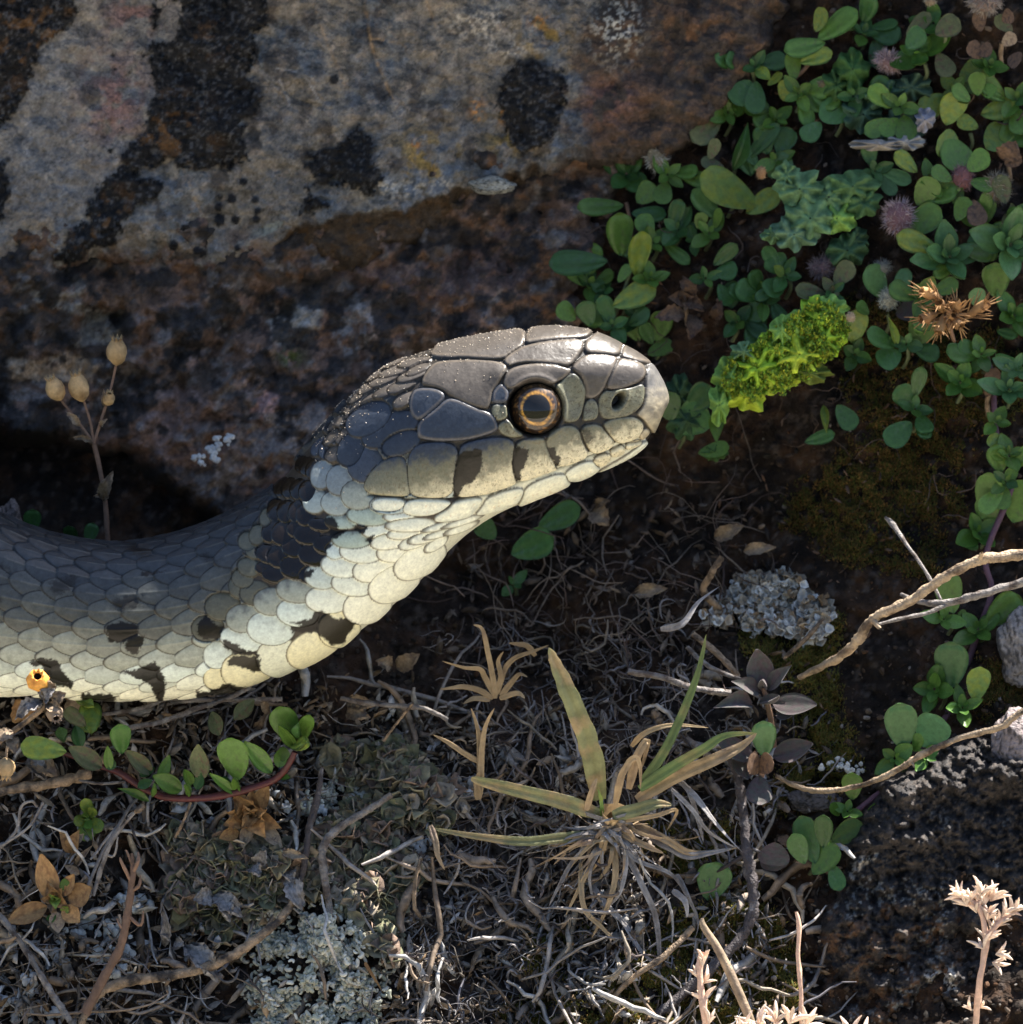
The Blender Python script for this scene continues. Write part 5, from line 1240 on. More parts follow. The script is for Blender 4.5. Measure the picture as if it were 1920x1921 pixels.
# ---- long twigs on the right
strand('twig', 'thick golden brown twig arching in from the right edge, catching the sun on top', 'twig',
       [(2150,1010,-.5),(1920,1040,-.35),(1840,1050,-.3),(1775,1080,-.2),(1710,1125,-.1),(1640,1160,.0),(1610,1200,.15),(1570,1235,.4),(1500,1270,.85)], [.05,.048,.050,.045,.046,.042,.050,.042,.025], 'twig_gold', knot=.28,
       side=[([(1838,1050,-.3),(1842,1036,-.42)], [.03,.012]), ([(1640,1165,-.02),(1652,1180,-.12)], [.03,.015])], n=90)
strand('twig', 'grey twig forking below the thick golden one at the right edge', 'twig',
       [(2100,1040,-.1),(1920,1092,.1),(1840,1115,.15),(1780,1130,.25),(1730,1130,.3),(1690,1115,.45)], [.04,.042,.038,.035,.03,.02], 'twig_grey', knot=.25,
       side=[([(1780,1132,.25),(1740,1150,.2),(1690,1160,.15),(1645,1172,.1)], [.022,.02,.02,.012]), ([(1765,1125,.3),(1735,1070,.3),(1700,1020,.5),(1675,985,.7),(1660,970,.75)], [.014,.018,.018,.03,.012])])
strand('twig', 'long thin golden twig swinging from the right edge down to the purple-leaved plant', 'twig',
       [(2100,1250,-.5),(1920,1335,-.25),(1880,1362,-.2),(1800,1385,-.1),(1730,1415,.0),(1690,1440,.05),(1640,1465,.15),(1570,1482,.3),(1510,1480,.45),(1455,1455,.6)], [.03,.031,.031,.032,.030,.028,.026,.026,.018], 'twig_gold', knot=.3, n=90,
       side=[([(1710,1428,.02),(1716,1440,-.05)], [.018,.006])])
strand('twig', 'dark knotty root twig curving down the bottom centre, right of the grass tuft', 'twig',
       [(1362,1400,.5),(1385,1460,.4),(1395,1530,.3),(1400,1590,.2),(1412,1660,.1),(1410,1720,.05),(1380,1770,.0),(1320,1830,-.1),(1240,1900,-.2),(1180,1960,-.3)], [.035,.045,.045,.055,.05,.05,.045,.042,.042], 'twig_dark', knot=.4, n=90,
       side=[([(1405,1600,.15),(1370,1620,.2),(1345,1635,.3)], [.02,.02,.01]), ([(1398,1585,.2),(1430,1600,.2)], [.02,.01])])
strand('twig', 'short pale twig ending beside the round crusty lichen', 'twig', [(1545,1160,.8),(1510,1200,.8),(1470,1235,.9)], [.015,.025,.02], 'twig', knot=.3)
strand('twig', 'broken golden-tipped twig stub in the dark below the snake jaw', 'twig', [(1355,1045,1.0),(1335,1075,1.05),(1320,1110,1.2),(1350,1140,1.3)], [.03,.035,.04,.02], 'twig', knot=.3)
# left and bottom twigs
strand('twig', 'smooth grey twig looping down from the bottom centre past the curly lichen', 'twig',
       [(735,1490,.1),(690,1520,.1),(640,1550,.05),(607,1590,.0),(610,1650,-.02),(618,1700,-.05),(622,1760,-.1),(600,1830,-.15),(545,1920,-.2),(500,2000,-.3)], [.028,.035,.04,.04,.035,.032,.035,.036,.038], 'twig_grey', knot=.22, n=90, side=[([(612,1640,-.02),(630,1636,-.1)], [.014,.006])])
strand('twig', 'dark straight twig standing left of the smooth grey looping twig', 'twig', [(605,1440,.2),(595,1500,.12),(580,1560,.05),(572,1620,.0),(562,1660,.05)], [.02,.035,.032,.032,.03], 'twig_dark', knot=.3)
strand('twig', 'brown bowed twig rising from the bottom left below the white shrivelled leaves', 'twig',
       [(150,1925,-.45),(185,1865,-.4),(240,1840,-.35),(320,1830,-.3),(400,1810,-.25),(470,1770,-.2),(530,1720,-.1),(555,1670,.0),(560,1600,.1)], [.03,.045,.05,.05,.046,.045,.04,.038,.03], 'twig', knot=.25, n=80)
strand('twig', 'orange brown stalk with bristly branched tip at the lower left', 'dry stalk',
       [(160,1900,-.6),(195,1835,-.6),(228,1770,-.6),(242,1700,-.6),(250,1640,-.6),(248,1600,-.6)], [.05,.045,.042,.035,.03,.012], 'brownstem', knot=.25,
       side=[([(245,1650,-.6),(230,1620,-.65),(226,1608,-.65)], [.016,.016,.006]), ([(248,1640,-.6),(260,1615,-.65),(260,1598,-.6)], [.016,.018,.006]), ([(250,1670,-.6),(262,1660,-.62),(264,1642,-.6)], [.014,.018,.006]), ([(244,1720,-.6),(265,1735,-.65),(270,1708,-.65)], [.016,.016,.006]), ([(240,1750,-.6),(226,1735,-.62),(220,1722,-.6)], [.014,.014,.006]), ([(248,1620,-.6),(240,1600,-.6),(236,1594,-.6)], [.012,.012,.005])])
strand('twig', 'thin grey stalk carrying a small dried bud at the left', 'dry stalk',
       [(176,1680,-.2),(190,1630,-.2),(210,1580,-.25),(235,1545,-.3),(258,1520,-.35)], [.018,.022,.02,.015,.012], 'twig_grey', knot=.3, side=[([(196,1600,-.2),(215,1605,-.25),(222,1570,-.3)], [.012,.012,.008]), ([(254,1524,-.35),(262,1518,-.38),(270,1512,-.35)], [.012,.032,.02], 'twig')])
for lab, pts, r_ in (('thin pale stem hooked at its top in the litter at the left edge', [(-20,1610,-.1),(30,1560,-.1),(40,1515,-.15),(60,1503,-.2),(70,1512,-.15)], .014),
                 ('thin pale stem crossing the hooked one at the left edge', [(-20,1600,-.1),(30,1570,-.2),(60,1545,-.2),(82,1505,-.2)], .013),
                 ('long grey stem slanting up left from the bottom left corner', [(140,1925,-.5),(95,1860,-.4),(60,1800,-.35),(20,1740,-.3),(-20,1700,-.2)], .028),
                 ('pale split stem lying straight in the bottom left corner', [(132,1915,-.55),(100,1865,-.5),(75,1825,-.45)], .03),
                 ('grey stem lying level just under the snake belly', [(150,1345,.3),(260,1330,.25),(320,1310,.3),(400,1312,.4),(530,1312,.5)], .022),
                 ('second grey stem under the belly, slanting up to the right', [(240,1365,.2),(300,1355,.15),(380,1325,.2),(400,1320,.3),(470,1290,.5)], .026),
                 ('white bleached twig below the red-stemmed plant', [(150,1464,.0),(190,1470,-.05),(235,1466,.0)], .014),
                 ('thick blurred brown stem at the left edge below the red-stemmed plant', [(-30,1490,.15),(60,1475,.1),(120,1465,.1),(170,1450,.2)], .05),
                 ('thin upright stem below the orange dry rosette leaf tips', [(330,1570,.1),(345,1540,.0),(358,1505,.05)], .014),
                 ('dark thin stem curling through the leafy lichen', [(790,1610,.0),(780,1650,-.05),(778,1700,-.05),(790,1720,.0)], .018),
                 ('long thin pale stem arching right of the lichen toward the grass', [(640,1310,.5),(700,1320,.4),(760,1325,.35),(800,1330,.35),(840,1350,.4)], .022),
                 ('straight thin stem leaning across the shade under the throat', [(720,1390,.5),(750,1350,.4),(775,1320,.3)], .012),
                 ('stem lying in the lower right moss, parallel to the dark knotty twig', [(1130,1900,-.2),(1180,1840,-.2),(1250,1790,-.2),(1300,1740,-.1)], .028),
                 ('pale dead stem below the purple-leaved plant, pointing left', [(1180,1260,.6),(1240,1270,.5),(1300,1290,.4),(1370,1300,.5)], .03),
                 ('thin curved stem under the pale dead stem', [(1290,1215,.8),(1330,1250,.6),(1390,1275,.6)], .022),
                 ('dark stem bent behind the purple-leaved plant', [(1300,1190,.9),(1340,1220,.8),(1370,1250,.7),(1385,1270,.7)], .03)):
    strand('fallen_twig', lab, 'twig', pts, r_, 'twig_grey' if 'pale' in lab or 'grey' in lab or 'white' in lab else 'twig', knot=.3, group='dead stems in the litter')

# ---- red-stemmed succulent branch under the belly
root = thing('trailing_sprig', 'trailing sprig with dark red stem and oval green leaves below the snake belly', 'plant', P(330, 1495, -.1))
zb = -.15
CB = lambda x, y: (x / 2.664, 1200 + y / 2.664)
V, F = tube([P(*CB(x, y), zb + z) for x, y, z in ((1475,560,-.15),(1440,630,-.1),(1370,700,0),(1220,752,0),(1080,782,0),(960,792,0),(830,786,.05),(720,742,.1),(610,670,.15),(500,630,.3),(300,560,.45))], [.028,.032,.035,.035,.034,.034,.03,.02], 9, knot=.12)
part('main_stem', V, F, M['redstem'], root)
for (bx, by, tx, ty, w, mm, kk, dz) in ((1470,520,1392,335,130,'green','round',-.2),(1500,520,1548,375,80,'green','round',-.3),(1480,540,1395,425,70,'green','oval',-.35),(1490,500,1490,418,60,'dgreen','oval',-.35),
        (1450,530,1535,510,66,'ygreen','round',-.3),(1450,575,1395,570,70,'green','round',-.1),(1400,640,1405,540,60,'green','oval',0),(1195,700,1150,490,140,'green','round',-.2),(1360,665,1222,508,92,'green','oval',-.15),(1010,700,992,522,104,'olive','oval',-.1),
        (1185,772,1048,668,52,'green','oval',-.2),(912,752,765,680,84,'green','oval',-.2),(960,725,922,648,50,'green','oval',-.15),(985,750,1010,665,60,'dgreen','oval',0),(940,785,938,728,50,'green','round',-.2),(760,668,630,552,84,'olive','oval',-.15),(700,680,775,640,50,'dgreen','oval',0),
        (612,570,600,420,120,'brightgreen','round',-.05),(512,640,345,538,94,'olive','oval',-.1),(548,650,540,530,56,'green','oval',-.1),(580,640,520,600,50,'dgreen','oval',0),(335,560,105,530,110,'ygreen','round',.0),(748,808,588,742,40,'green','point',-.1),(770,775,768,735,60,'green','round',-.25),
        (800,720,850,575,54,'green','oval',.0),(690,740,760,700,50,'dgreen','oval',.1),(460,470,450,310,100,'ygreen','round',.25),(430,430,330,350,80,'olive','round',.3),(410,540,380,430,80,'dgreen','oval',.2),(320,500,300,440,60,'dgreen','oval',.3),
        (1390,680,1452,690,34,'brightgreen','oval',-.1),(1190,760,1170,690,46,'green','oval',-.2),(1140,740,1120,680,50,'dgreen','oval',-.05),(1100,480,1060,360,80,'olive','oval',.3),(1170,400,1270,300,80,'olive','oval',.35),(470,330,380,290,60,'ygreen','oval',.3)):
    add_leaf(root, P(*CB(bx, by), zb + .02), P(*CB(tx, ty), zb + dz), w / 2.664 / 200 * 1.04, kk, mm, -F_ + (.3 + lr.uniform(-.3, .3)) * U_ + lr.uniform(-.3, .3) * R_)

# ---- dried and other small rosettes on the left
def dry_rosette(label, px, py, R, m, n=12, inner=None, name='dry_rosette', group='dried rosettes', explicit=(), cat='dry plant', kind='point', d0=None):
    d = (gd(px, py) - .35) if d0 is None else d0
    root = thing(name, label, cat, P(px, py, d + .2), group)
    for k in range(n):
        a = k * 2.399 + lr.uniform(-.3, .3); f = (k + 1) / n; rr = R / 200 * (.45 + .6 * f)
        dr = R_ * math.cos(a) + U_ * math.sin(a); out = .35 + .9 * f
        v = dr * math.sin(out) - F_ * math.cos(out)
        b = P(px, py, d) + F_ * .08 * f
        add_leaf(root, b, b + v * rr, rr * lr.uniform(.5, .75), 'crumple' if lr.random() < .5 else kind, m if not (inner and k < 3) else inner, -F_ * math.sin(out) - dr * math.cos(out))
    for q in explicit:
        add_leaf(root, P(q[0], q[1], d + .02), P(q[2], q[3], d + q[7] if len(q) > 7 else d - .05), q[4] / 200, q[6] if len(q) > 6 else 'oval', q[5], -F_ + .3 * U_ + lr.uniform(-.4, .4) * R_)
    V, F = tube([P(px, py + 50, d + .3), P(px - 3, py + 25, d + .15), P(px, py, d + .02)], .025, 6); part('stem', V, F, M['twig'], root)
    return root
dry_rosette('pale orange dried rosette with papery leaves under the red stem', 472, 1530, 66, 'orangeleaf', 15, explicit=[(475,1525,505,1475,34,'orangeleaf'),(450,1560,412,1572,26,'orangeleaf'),(470,1545,455,1590,30,'tanleaf'),(490,1545,530,1590,30,'tanleaf')])
dry_rosette('large dried orange rosette with a small green heart at the lower left', 105, 1685, 40, 'orangeleaf', 7, inner='ygreen',
            explicit=[(100,1690,78,1602,44,'orangeleaf'),(90,1700,14,1730,44,'orangeleaf'),(130,1690,172,1665,50,'orangeleaf'),(105,1710,110,1750,30,'tanleaf'),(120,1700,150,1730,34,'orangeleaf'),(115,1680,140,1640,30,'orangeleaf'),(125,1670,120,1648,24,'brightgreen'),(95,1715,100,1730,18,'brightgreen'),(118,1712,128,1700,16,'ygreen')])
dry_rosette('narrow dried brown rosette above the large orange one', 140, 1580, 24, 'tanleaf', 4, inner='olive', explicit=[(135,1600,112,1560,30,'orangeleaf','point'),(140,1600,150,1556,28,'orangeleaf','point'),(145,1625,175,1585,16,'tanleaf','point'),(150,1640,120,1622,16,'tanleaf','point')])
dry_rosette('small pale green rosette with cupped leaves below the dark leaves at the left', 168, 1535, 44, 'ygreen', 8, inner='green', name='green_rosette', group=None, cat='plant', kind='round')
dry_rosette('purple brown crumpled leaf cluster against the boulder foot by the yellow leaf', 1290, 560, 46, 'brownleaf', 6, explicit=[(1285,590,1225,600,36,'brownleaf','crumple'),(1280,560,1275,515,40,'brownleaf','crumple'),(1340,600,1355,560,30,'brownleaf','crumple'),(1300,590,1290,640,34,'brownleaf','crumple')])
dry_rosette('brown paddle-shaped dead leaves in the top right corner', 1880, 80, 10, 'brownleaf', 2, explicit=[(1840,60,1835,20,36,'brownleaf','round'),(1880,85,1905,65,30,'tanleaf','round'),(1840,110,1818,80,40,'brownleaf','round'),(1890,110,1915,115,40,'brownleaf','round'),(1880,40,1900,25,30,'brownleaf','round'),(1830,100,1862,90,30,'brownleaf','round')])
dry_rosette('single brown paddle leaf hanging below the dark pink woolly ball', 1830, 395, 6, 'brownleaf', 1, explicit=[(1825,375,1838,425,38,'brownleaf','round')])
dry_rosette('dark red brown curled leaf right of the yellow green leaves', 1895, 285, 10, 'brownleaf', 2, explicit=[(1880,300,1905,262,46,'brownleaf','crumple'),(1885,310,1915,290,30,'brownleaf','round')])
dry_rosette('rust brown leaf beside the tall stem near the right edge', 1855, 735, 6, 'brownleaf', 1, explicit=[(1850,745,1868,690,30,'brownleaf','round')])

# ---- campion stalks with open seed capsules
def capsule(root, c, ax, L, Rr, m, teeth=8, sub=True):
    """urn-shaped capsule: body with a dark mouth ringed by teeth"""
    ax = np.asarray(ax, float); ax /= np.linalg.norm(ax); e1 = np.cross(ax, F_); e1 /= np.linalg.norm(e1); e2 = np.cross(ax, e1)
    t = np.array([0, .08, .25, .45, .65, .82, .92, .97, .92, .6]); r = np.array([.05, .42, .85, 1, .92, .68, .5, .44, .36, .3]) * Rr
    a = np.linspace(0, 2 * np.pi, 15)[:-1]; rib = 1 + .05 * np.cos(a * 7)
    V = c + (t * L)[:, None, None] * ax + r[:, None, None] * rib[None, :, None] * (np.cos(a)[None, :, None] * e1 + np.sin(a)[None, :, None] * e2)
    o = part('capsule', V.reshape(-1, 3), grid_faces(len(t), 14, True), M[m], root)
    mv = c + ax * L * .90 + .40 * Rr * (np.cos(a)[:, None] * e1 + np.sin(a)[:, None] * e2); mv = np.vstack([mv, [c + ax * L * .62]])
    subpart('mouth', mv, np.array([(i, (i + 1) % 14, 14) for i in range(14)]), M['blackhole'], o)
    T = []
    for k in range(teeth):
        b = 2 * math.pi * k / teeth; rad = math.cos(b) * e1 + math.sin(b) * e2; tg = np.cross(ax, rad)
        q = c + ax * L * .93 + rad * Rr * .46
        tip = q + ax * L * .17 + rad * Rr * .16
        W = tg * Rr * .17
        Vt = np.array([q - W, q + W, tip, q - W - rad * .08 * Rr, q + W - rad * .08 * Rr, tip - rad * .03 * Rr]); T.append((Vt, np.array([(0,1,2),(4,3,5),(0,3,4),(0,4,1),(1,4,5),(1,5,2),(2,5,3),(2,3,0)])))
    V, F = merge(T); subpart('teeth', V, F, M[m], o, smooth=False)
    return o

root = thing('dry_campion', 'upright dead campion stalk with four tan seed capsules behind the snake back', 'dry plant', P(205, 1040, .9))
zc = .75
for pts, r_ in (([(205,1045,.1),(202,1000,.05),(198,940,0),(188,880,0),(177,832,0)], [.028,.026,.022,.024]), ([(177,832,0),(150,795,0),(115,750,0)], [.018,.013]), ([(177,832,0),(170,790,0),(158,752,0)], [.016,.012]),
                ([(177,832,0),(190,790,0),(202,752,0),(212,715,0),(219,682,0)], [.018,.014,.013,.011])):
    V, F = tube([P(x, y, zc + z) for x, y, z in pts], r_, 7, knot=.1); part('stem', V, F, M['brownstem'], root)
for x, y, tx, ty, L, Rr in ((115,752,93,704,.26,.092),(156,754,142,698,.30,.10),(220,686,220,632,.28,.10),(203,760,207,732,.16,.06)):
    capsule(root, P(x, y, zc), P(tx, ty, zc - .12) - P(x, y, zc), L, Rr, 'capsule')
for bx, by, tx, ty, w, mm in ((196,940,217,882,30,'tanleaf'),(197,935,174,932,12,'tanleaf'),(176,832,132,824,12,'tanleaf'),(150,800,122,772,18,'tanleaf'),(192,800,206,785,10,'tanleaf'),(198,762,196,728,12,'tanleaf')):
    add_leaf(root, P(bx, by, zc), P(tx, ty, zc - .05), w / 200, 'crumple', mm)

root = thing('dry_campion', 'dead stalk with one glowing orange open capsule leaning in front of the belly', 'dry plant', P(-20, 1480, -.2))
zc = -1.15
for pts, r_ in (([(-60,1470,.5),(-10,1400,.3),(25,1372,.1),(60,1345,0),(85,1322,-.02),(80,1290,0),(74,1270,0)], [.03,.028,.022,.018]), ([(25,1372,.1),(15,1400,.1),(12,1425,.1)], [.014,.012]), ([(85,1322,-.02),(98,1330,0)], .012)):
    V, F = tube([P(x, y, zc + z) for x, y, z in pts], r_, 7, knot=.1); part('stem', V, F, M['purplestem' if 0 else 'twig'], root)
capsule(root, P(72, 1285, zc), np.array(P(71, 1262, zc - .22)) - P(72, 1285, zc), .20, .105, 'capsule_orange')
capsule(root, P(100, 1328, zc), np.array(P(108, 1352, zc - .15)) - P(100, 1328, zc), .17, .08, 'tanleaf')
capsule(root, P(12, 1420, zc), np.array(P(12, 1460, zc - .05)) - P(12, 1420, zc), .2, .085, 'capsule')
for bx, by, tx, ty, w, mm in ((95,1300,80,1270,30,'tanleaf'),(90,1325,128,1300,34,'tanleaf'),(80,1318,30,1356,30,'greyleaf'),(88,1320,122,1345,26,'tanleaf'),(25,1372,-5,1392,24,'tanleaf'),(22,1380,30,1418,22,'tanleaf'),(85,1315,110,1290,26,'greyleaf')):
    add_leaf(root, P(bx, by, zc), P(tx, ty, zc - .08), w / 200, 'crumple', mm)

# ---- shrivelled single leaves lying about
DL = [('long silvery shrivelled leaf with curled tip at the lower left', [(345,1775,408,1850,40),(330,1765,350,1775,20)]), ('white twisted dead leaf pair left of the looping twig', [(545,1640,570,1710,36),(540,1635,548,1660,30)]),
      ('crumpled white leaf cluster in the leafy lichen', [(400,1680,455,1725,40),(400,1680,360,1690,36),(410,1690,430,1735,30),(380,1660,370,1640,26)]), ('pale curled leaf shaped like a hook right of the orange dry rosette', [(530,1600,582,1612,16)]),
      ('small silver leaf beneath the orange dry rosette', [(480,1620,500,1590,30),(470,1630,490,1650,24)]), ('curled pale strip leaf dangling from the belly at the left of the green tip', [(505,1340,495,1295,14),(480,1365,508,1330,16)]),
      ('broad papery tan leaf just under the belly at the left', [(140,1355,135,1295,34)]), ('large curled beige leaf in the litter below the throat', [(650,1318,712,1325,26),(650,1340,700,1350,30)]),
      ('twisted grey leaf standing in the bottom left litter', [(310,1775,305,1695,20),(300,1745,320,1770,24)]), ('dry tan leaf with curled rim in the shade below the neck', [(745,1255,790,1225,36),(735,1250,700,1240,26)]),
      ('small pale leaf on the purple stem line near the bottom left edge', [(60,1425,110,1465,36)]), ('grey leaf hanging from the bleached twig at the left', [(55,1420,90,1470,34)]),
      ('pale brown curled leaf in the hollow right under the jaw', [(1110,960,1145,990,40),(1120,950,1150,940,20)]), ('ragged tan leaf in the dark below the snout', [(1340,1010,1398,985,26)]), ('second ragged tan leaf lower in the dark below the snout', [(1395,1035,1458,1028,22),(1190,1115,1255,1105,24)]),
      ('yellow leaf half hidden under the belly at the left edge', [(150,1370,185,1320,44,'ygreen'),(60,1345,30,1310,60,'orangeleaf')])]
for lab, lv in DL:
    x, y = lv[0][:2]; d = gd(x, y) - .3
    root = thing('dead_leaf', lab, 'dead leaf', P(x, y, d + .05), 'single dead leaves')
    for q in lv: add_leaf(root, P(q[0], q[1], d), P(q[2], q[3], d - .08), q[4] / 200 * 1.1, 'crumple', q[5] if len(q) > 5 else ('greyleaf' if any(w in lab for w in ('silver', 'white', 'grey')) else 'tanleaf'), -F_ + lr.uniform(-.5, .5) * R_ + .2 * U_, name='leaf_blade')

# ---- grass tuft in the centre
root = thing('grass_tuft', 'tuft of half green half dry grass blades, the largest in the picture', 'grass tuft', P(1150, 1560, .3))
def blade(pts, w, m, fl=.12, name='blade', z0=.1, root_=None, tw=0.0):
    P3 = [P(p[0], p[1], z0 + (p[2] if len(p) > 2 else 0)) for p in pts]
    n = 6 * (len(pts) - 1) + 1; t = np.linspace(0, 1, n)
    rr = np.interp(t, [0, .15, .6, .9, 1], [.6, 1, .8, .35, .03]) * w / 400 * .8
    V, F = tube(P3, rr, 16, n, fl, twist=tw)
    # fold along the midrib, fine ribs
    V = V.reshape(n, 16, 3); V[:, [4, 12]] += F_ * (rr * .4)[:, None, None]; V[:, [1, 3, 5, 7, 9, 11, 13, 15]] += F_ * (rr * .07)[:, None, None]
    V = V + (R_ * (lr.uniform(-1, 1)) + F_)[None, None] * ((fbm(np.arange(n) * .8, np.ones(n) * pts[0][0], 3, 2) - .5) * rr * .35)[:, None, None]; V = V.reshape(-1, 3)
    part(name, V, F, M[m], root_ or root)
for pts, w, m in (([(1125,1500,0),(1105,1400,-.3),(1075,1320,-.5),(1045,1250,-.6),(1030,1215,-.65)], 52, 'grasswide'), ([(1130,1530,0),(1060,1505,-.2),(980,1485,-.3),(900,1465,-.3),(885,1458,-.3)], 38, 'grasswide'),
                  ([(1120,1565,0),(1050,1572,-.1),(980,1578,-.15),(890,1568,-.15),(800,1552,-.1)], 26, 'grasswide'), ([(1205,1465,-.1),(1240,1420,-.2),(1280,1340,-.3),(1310,1260,-.4),(1325,1190,-.5)], 24, 'grassgreen'),
                  ([(1200,1480,-.1),(1260,1440,-.2),(1320,1405,-.3),(1360,1380,-.3),(1420,1375,-.2)], 28, 'grassgreen'), ([(1195,1500,0),(1260,1460,-.1),(1340,1425,-.2),(1390,1400,-.2),(1420,1375,-.2)], 34, 'grassdry'),
                  ([(1150,1530,-.1),(1190,1520,-.15),(1230,1508,-.2),(1262,1510,-.2)], 34, 'grasswide'), ([(1180,1480,-.1),(1195,1420,-.2),(1215,1390,-.2),(1205,1440,-.1)], 22, 'grassdry'), ([(1155,1510,-.1),(1165,1460,-.25),(1185,1425,-.3),(1200,1430,-.3),(1202,1480,-.2)], 18, 'grassdry'),
                  ([(1100,1520,-.1),(1112,1480,-.2),(1120,1460,-.2)], 16, 'grassdry'), ([(1185,1400,.1),(1210,1375,0),(1260,1360,0),(1330,1365,.05)], 14, 'grassdry'), ([(1135,1540,0),(1180,1570,-.1),(1220,1590,-.15),(1245,1600,-.1)], 18, 'grassdry'),
                  ([(1190,1545,0),(1250,1575,-.1),(1300,1600,-.05),(1385,1590,0)], 20, 'grassdry'), ([(1140,1560,0),(1120,1600,-.05),(1095,1650,-.05),(1060,1720,0)], 16, 'grassdry'), ([(1150,1570,0),(1155,1640,-.1),(1140,1700,-.1),(1110,1760,-.05)], 16, 'grassdry'),
                  ([(1160,1570,0),(1200,1650,-.1),(1230,1720,-.1),(1238,1800,-.05),(1245,1900,-.05)], 16, 'greyleaf'), ([(1090,1620,0),(1095,1700,-.1),(1130,1740,-.1),(1160,1770,-.05)], 14, 'grassdry'), ([(1165,1560,0),(1175,1620,-.1),(1160,1680,-.1),(1125,1710,0)], 12, 'greyleaf'),
                  ([(1260,1480,0),(1300,1520,-.1),(1330,1560,-.1),(1380,1590,-.05)], 12, 'greyleaf'), ([(1250,1450,.1),(1290,1480,0),(1310,1540,0),(1320,1580,0)], 14, 'greyleaf'), ([(1130,1530,0),(1128,1500,-.1),(1122,1480,-.15)], 10, 'ygreen'),
                  ([(1150,1550,0),(1190,1610,-.1),(1260,1640,-.1),(1300,1700,0)], 12, 'greyleaf'), ([(1140,1560,0),(1080,1610,0),(1050,1660,0),(1030,1700,.05)], 12, 'greyleaf'), ([(1170,1540,-.1),(1230,1530,-.2),(1270,1520,-.1),(1250,1560,0)], 12, 'grassdry')):
    blade(pts, w, m, tw=lr.uniform(-.5, .5))
for k in range(46):
    a = lr.uniform(-.5, 3.6); L = lr.uniform(60, 190); cv = lr.uniform(-1.2, 1.2); x, y = 1150 + lr.uniform(-25, 25), 1555 + lr.uniform(-20, 25); pts = [(x, y, .05)]
    for j in range(4):
        x += L / 4 * math.cos(a); y += L / 4 * math.sin(a); a += cv / 4 + lr.uniform(-.25, .25); pts.append((x, y, -.12 + .06 * j + lr.uniform(-.04, .04)))
    blade(pts, lr.uniform(6, 13), lr.choice(('grassdry', 'greyleaf', 'greyleaf', 'tanleaf')), .2, tw=lr.uniform(-2.5, 2.5))
V, F = tube([P(1150,1600,.6), P(1148,1560,.3), P(1152,1520,.05)], [.12, .14, .10], 10, knot=.3); part('crown', V, F, M['grassdry'], root)

root = thing('dry_grass', 'small star of curled orange brown dry grass below the throat', 'dry grass', P(930, 1310, .7)); 
for pts in ([(930,1310),(925,1270),(915,1220),(905,1180),(888,1172)], [(930,1308),(910,1270),(900,1255),(870,1252),(830,1240)], [(925,1310),(900,1295),(870,1288),(850,1290),(825,1293)], [(935,1300),(945,1260),(965,1235),(1000,1222),(1030,1210)],
            [(940,1305),(960,1280),(975,1265),(990,1270)], [(930,1305),(940,1270),(935,1240),(945,1222)], [(1005,1230),(990,1212),(972,1208),(955,1206)], [(920,1312),(890,1310),(870,1320)], [(938,1310),(970,1300),(985,1310)]):
    blade([(x, y, -.06 * i) for i, (x, y) in enumerate(pts)], 15, 'grassdry', .3, z0=.75, root_=root, tw=lr.uniform(-1, 1))
root = thing('dry_grass', 'forked upright dry grass stem with two pointed tips left of the tuft', 'dry grass', P(902, 1490, .4))
for pts, w in (([(902,1490),(903,1440),(905,1400),(912,1360),(928,1328)], 16), ([(900,1490),(900,1420),(897,1370),(884,1328)], 14), ([(900,1430),(870,1412),(840,1392),(813,1378)], 14), ([(898,1500),(896,1470),(900,1445)], 20)):
    blade([(x, y, -.05 * i) for i, (x, y) in enumerate(pts)], w, 'grassdry', .3, z0=.3, root_=root)
root = thing('dry_grass', 'bleached drooping grass strip hooked below the left blade tip', 'dry grass', P(805, 1550, .1))
blade([(808,1548,0),(818,1580,-.05),(822,1605,-.05),(835,1632,0)], 16, 'tanleaf', .2, z0=.0, root_=root)
for lab, pts, w, m in (('pale dead grass ribbon zigzagging right of the tuft', [(1220,1570,.2),(1260,1590,.1),(1290,1605,.1),(1330,1600,.1),(1380,1590,.15)], 22, 'greyleaf'),
                    ('long dead grass ribbon arching over the dark knotty twig', [(1280,1470,.2),(1310,1500,.1),(1340,1540,.05),(1375,1580,.1),(1395,1600,.15)], 16, 'greyleaf'),
                    ('grey dead ribbon running down through the root fibres', [(1105,1650,.2),(1140,1700,.1),(1170,1730,.1),(1200,1780,.05),(1240,1830,.0),(1240,1920,-.1)], 16, 'greyleaf'),
                    ('dead ribbon curling at the right of the root fibres', [(1270,1640,.2),(1290,1680,.1),(1310,1730,.05),(1300,1770,0)], 14, 'greyleaf'),
                    ('little curled dead strip beside the small grey leaf clump', [(1262,1670,.1),(1285,1690,0),(1290,1720,0)], 16, 'greyleaf'),
                    ('short orange dry needle at the edge of the curly lichen', [(685,1805,-.2),(700,1830,-.2),(722,1865,-.15)], 9, 'orangeleaf'),
                    ('grey dead ribbon curling across the hollow under the throat', [(1240,1180,.6),(1280,1170,.5),(1310,1130,.6),(1350,1100,.7)], 18, 'greyleaf')):
    root = thing('dead_grass_ribbon', lab, 'dry grass', P(pts[0][0], pts[0][1], pts[0][2]), 'dead grass ribbons')
    blade(pts, w, m, .2, z0=-.05, root_=root, tw=lr.uniform(-2, 2))

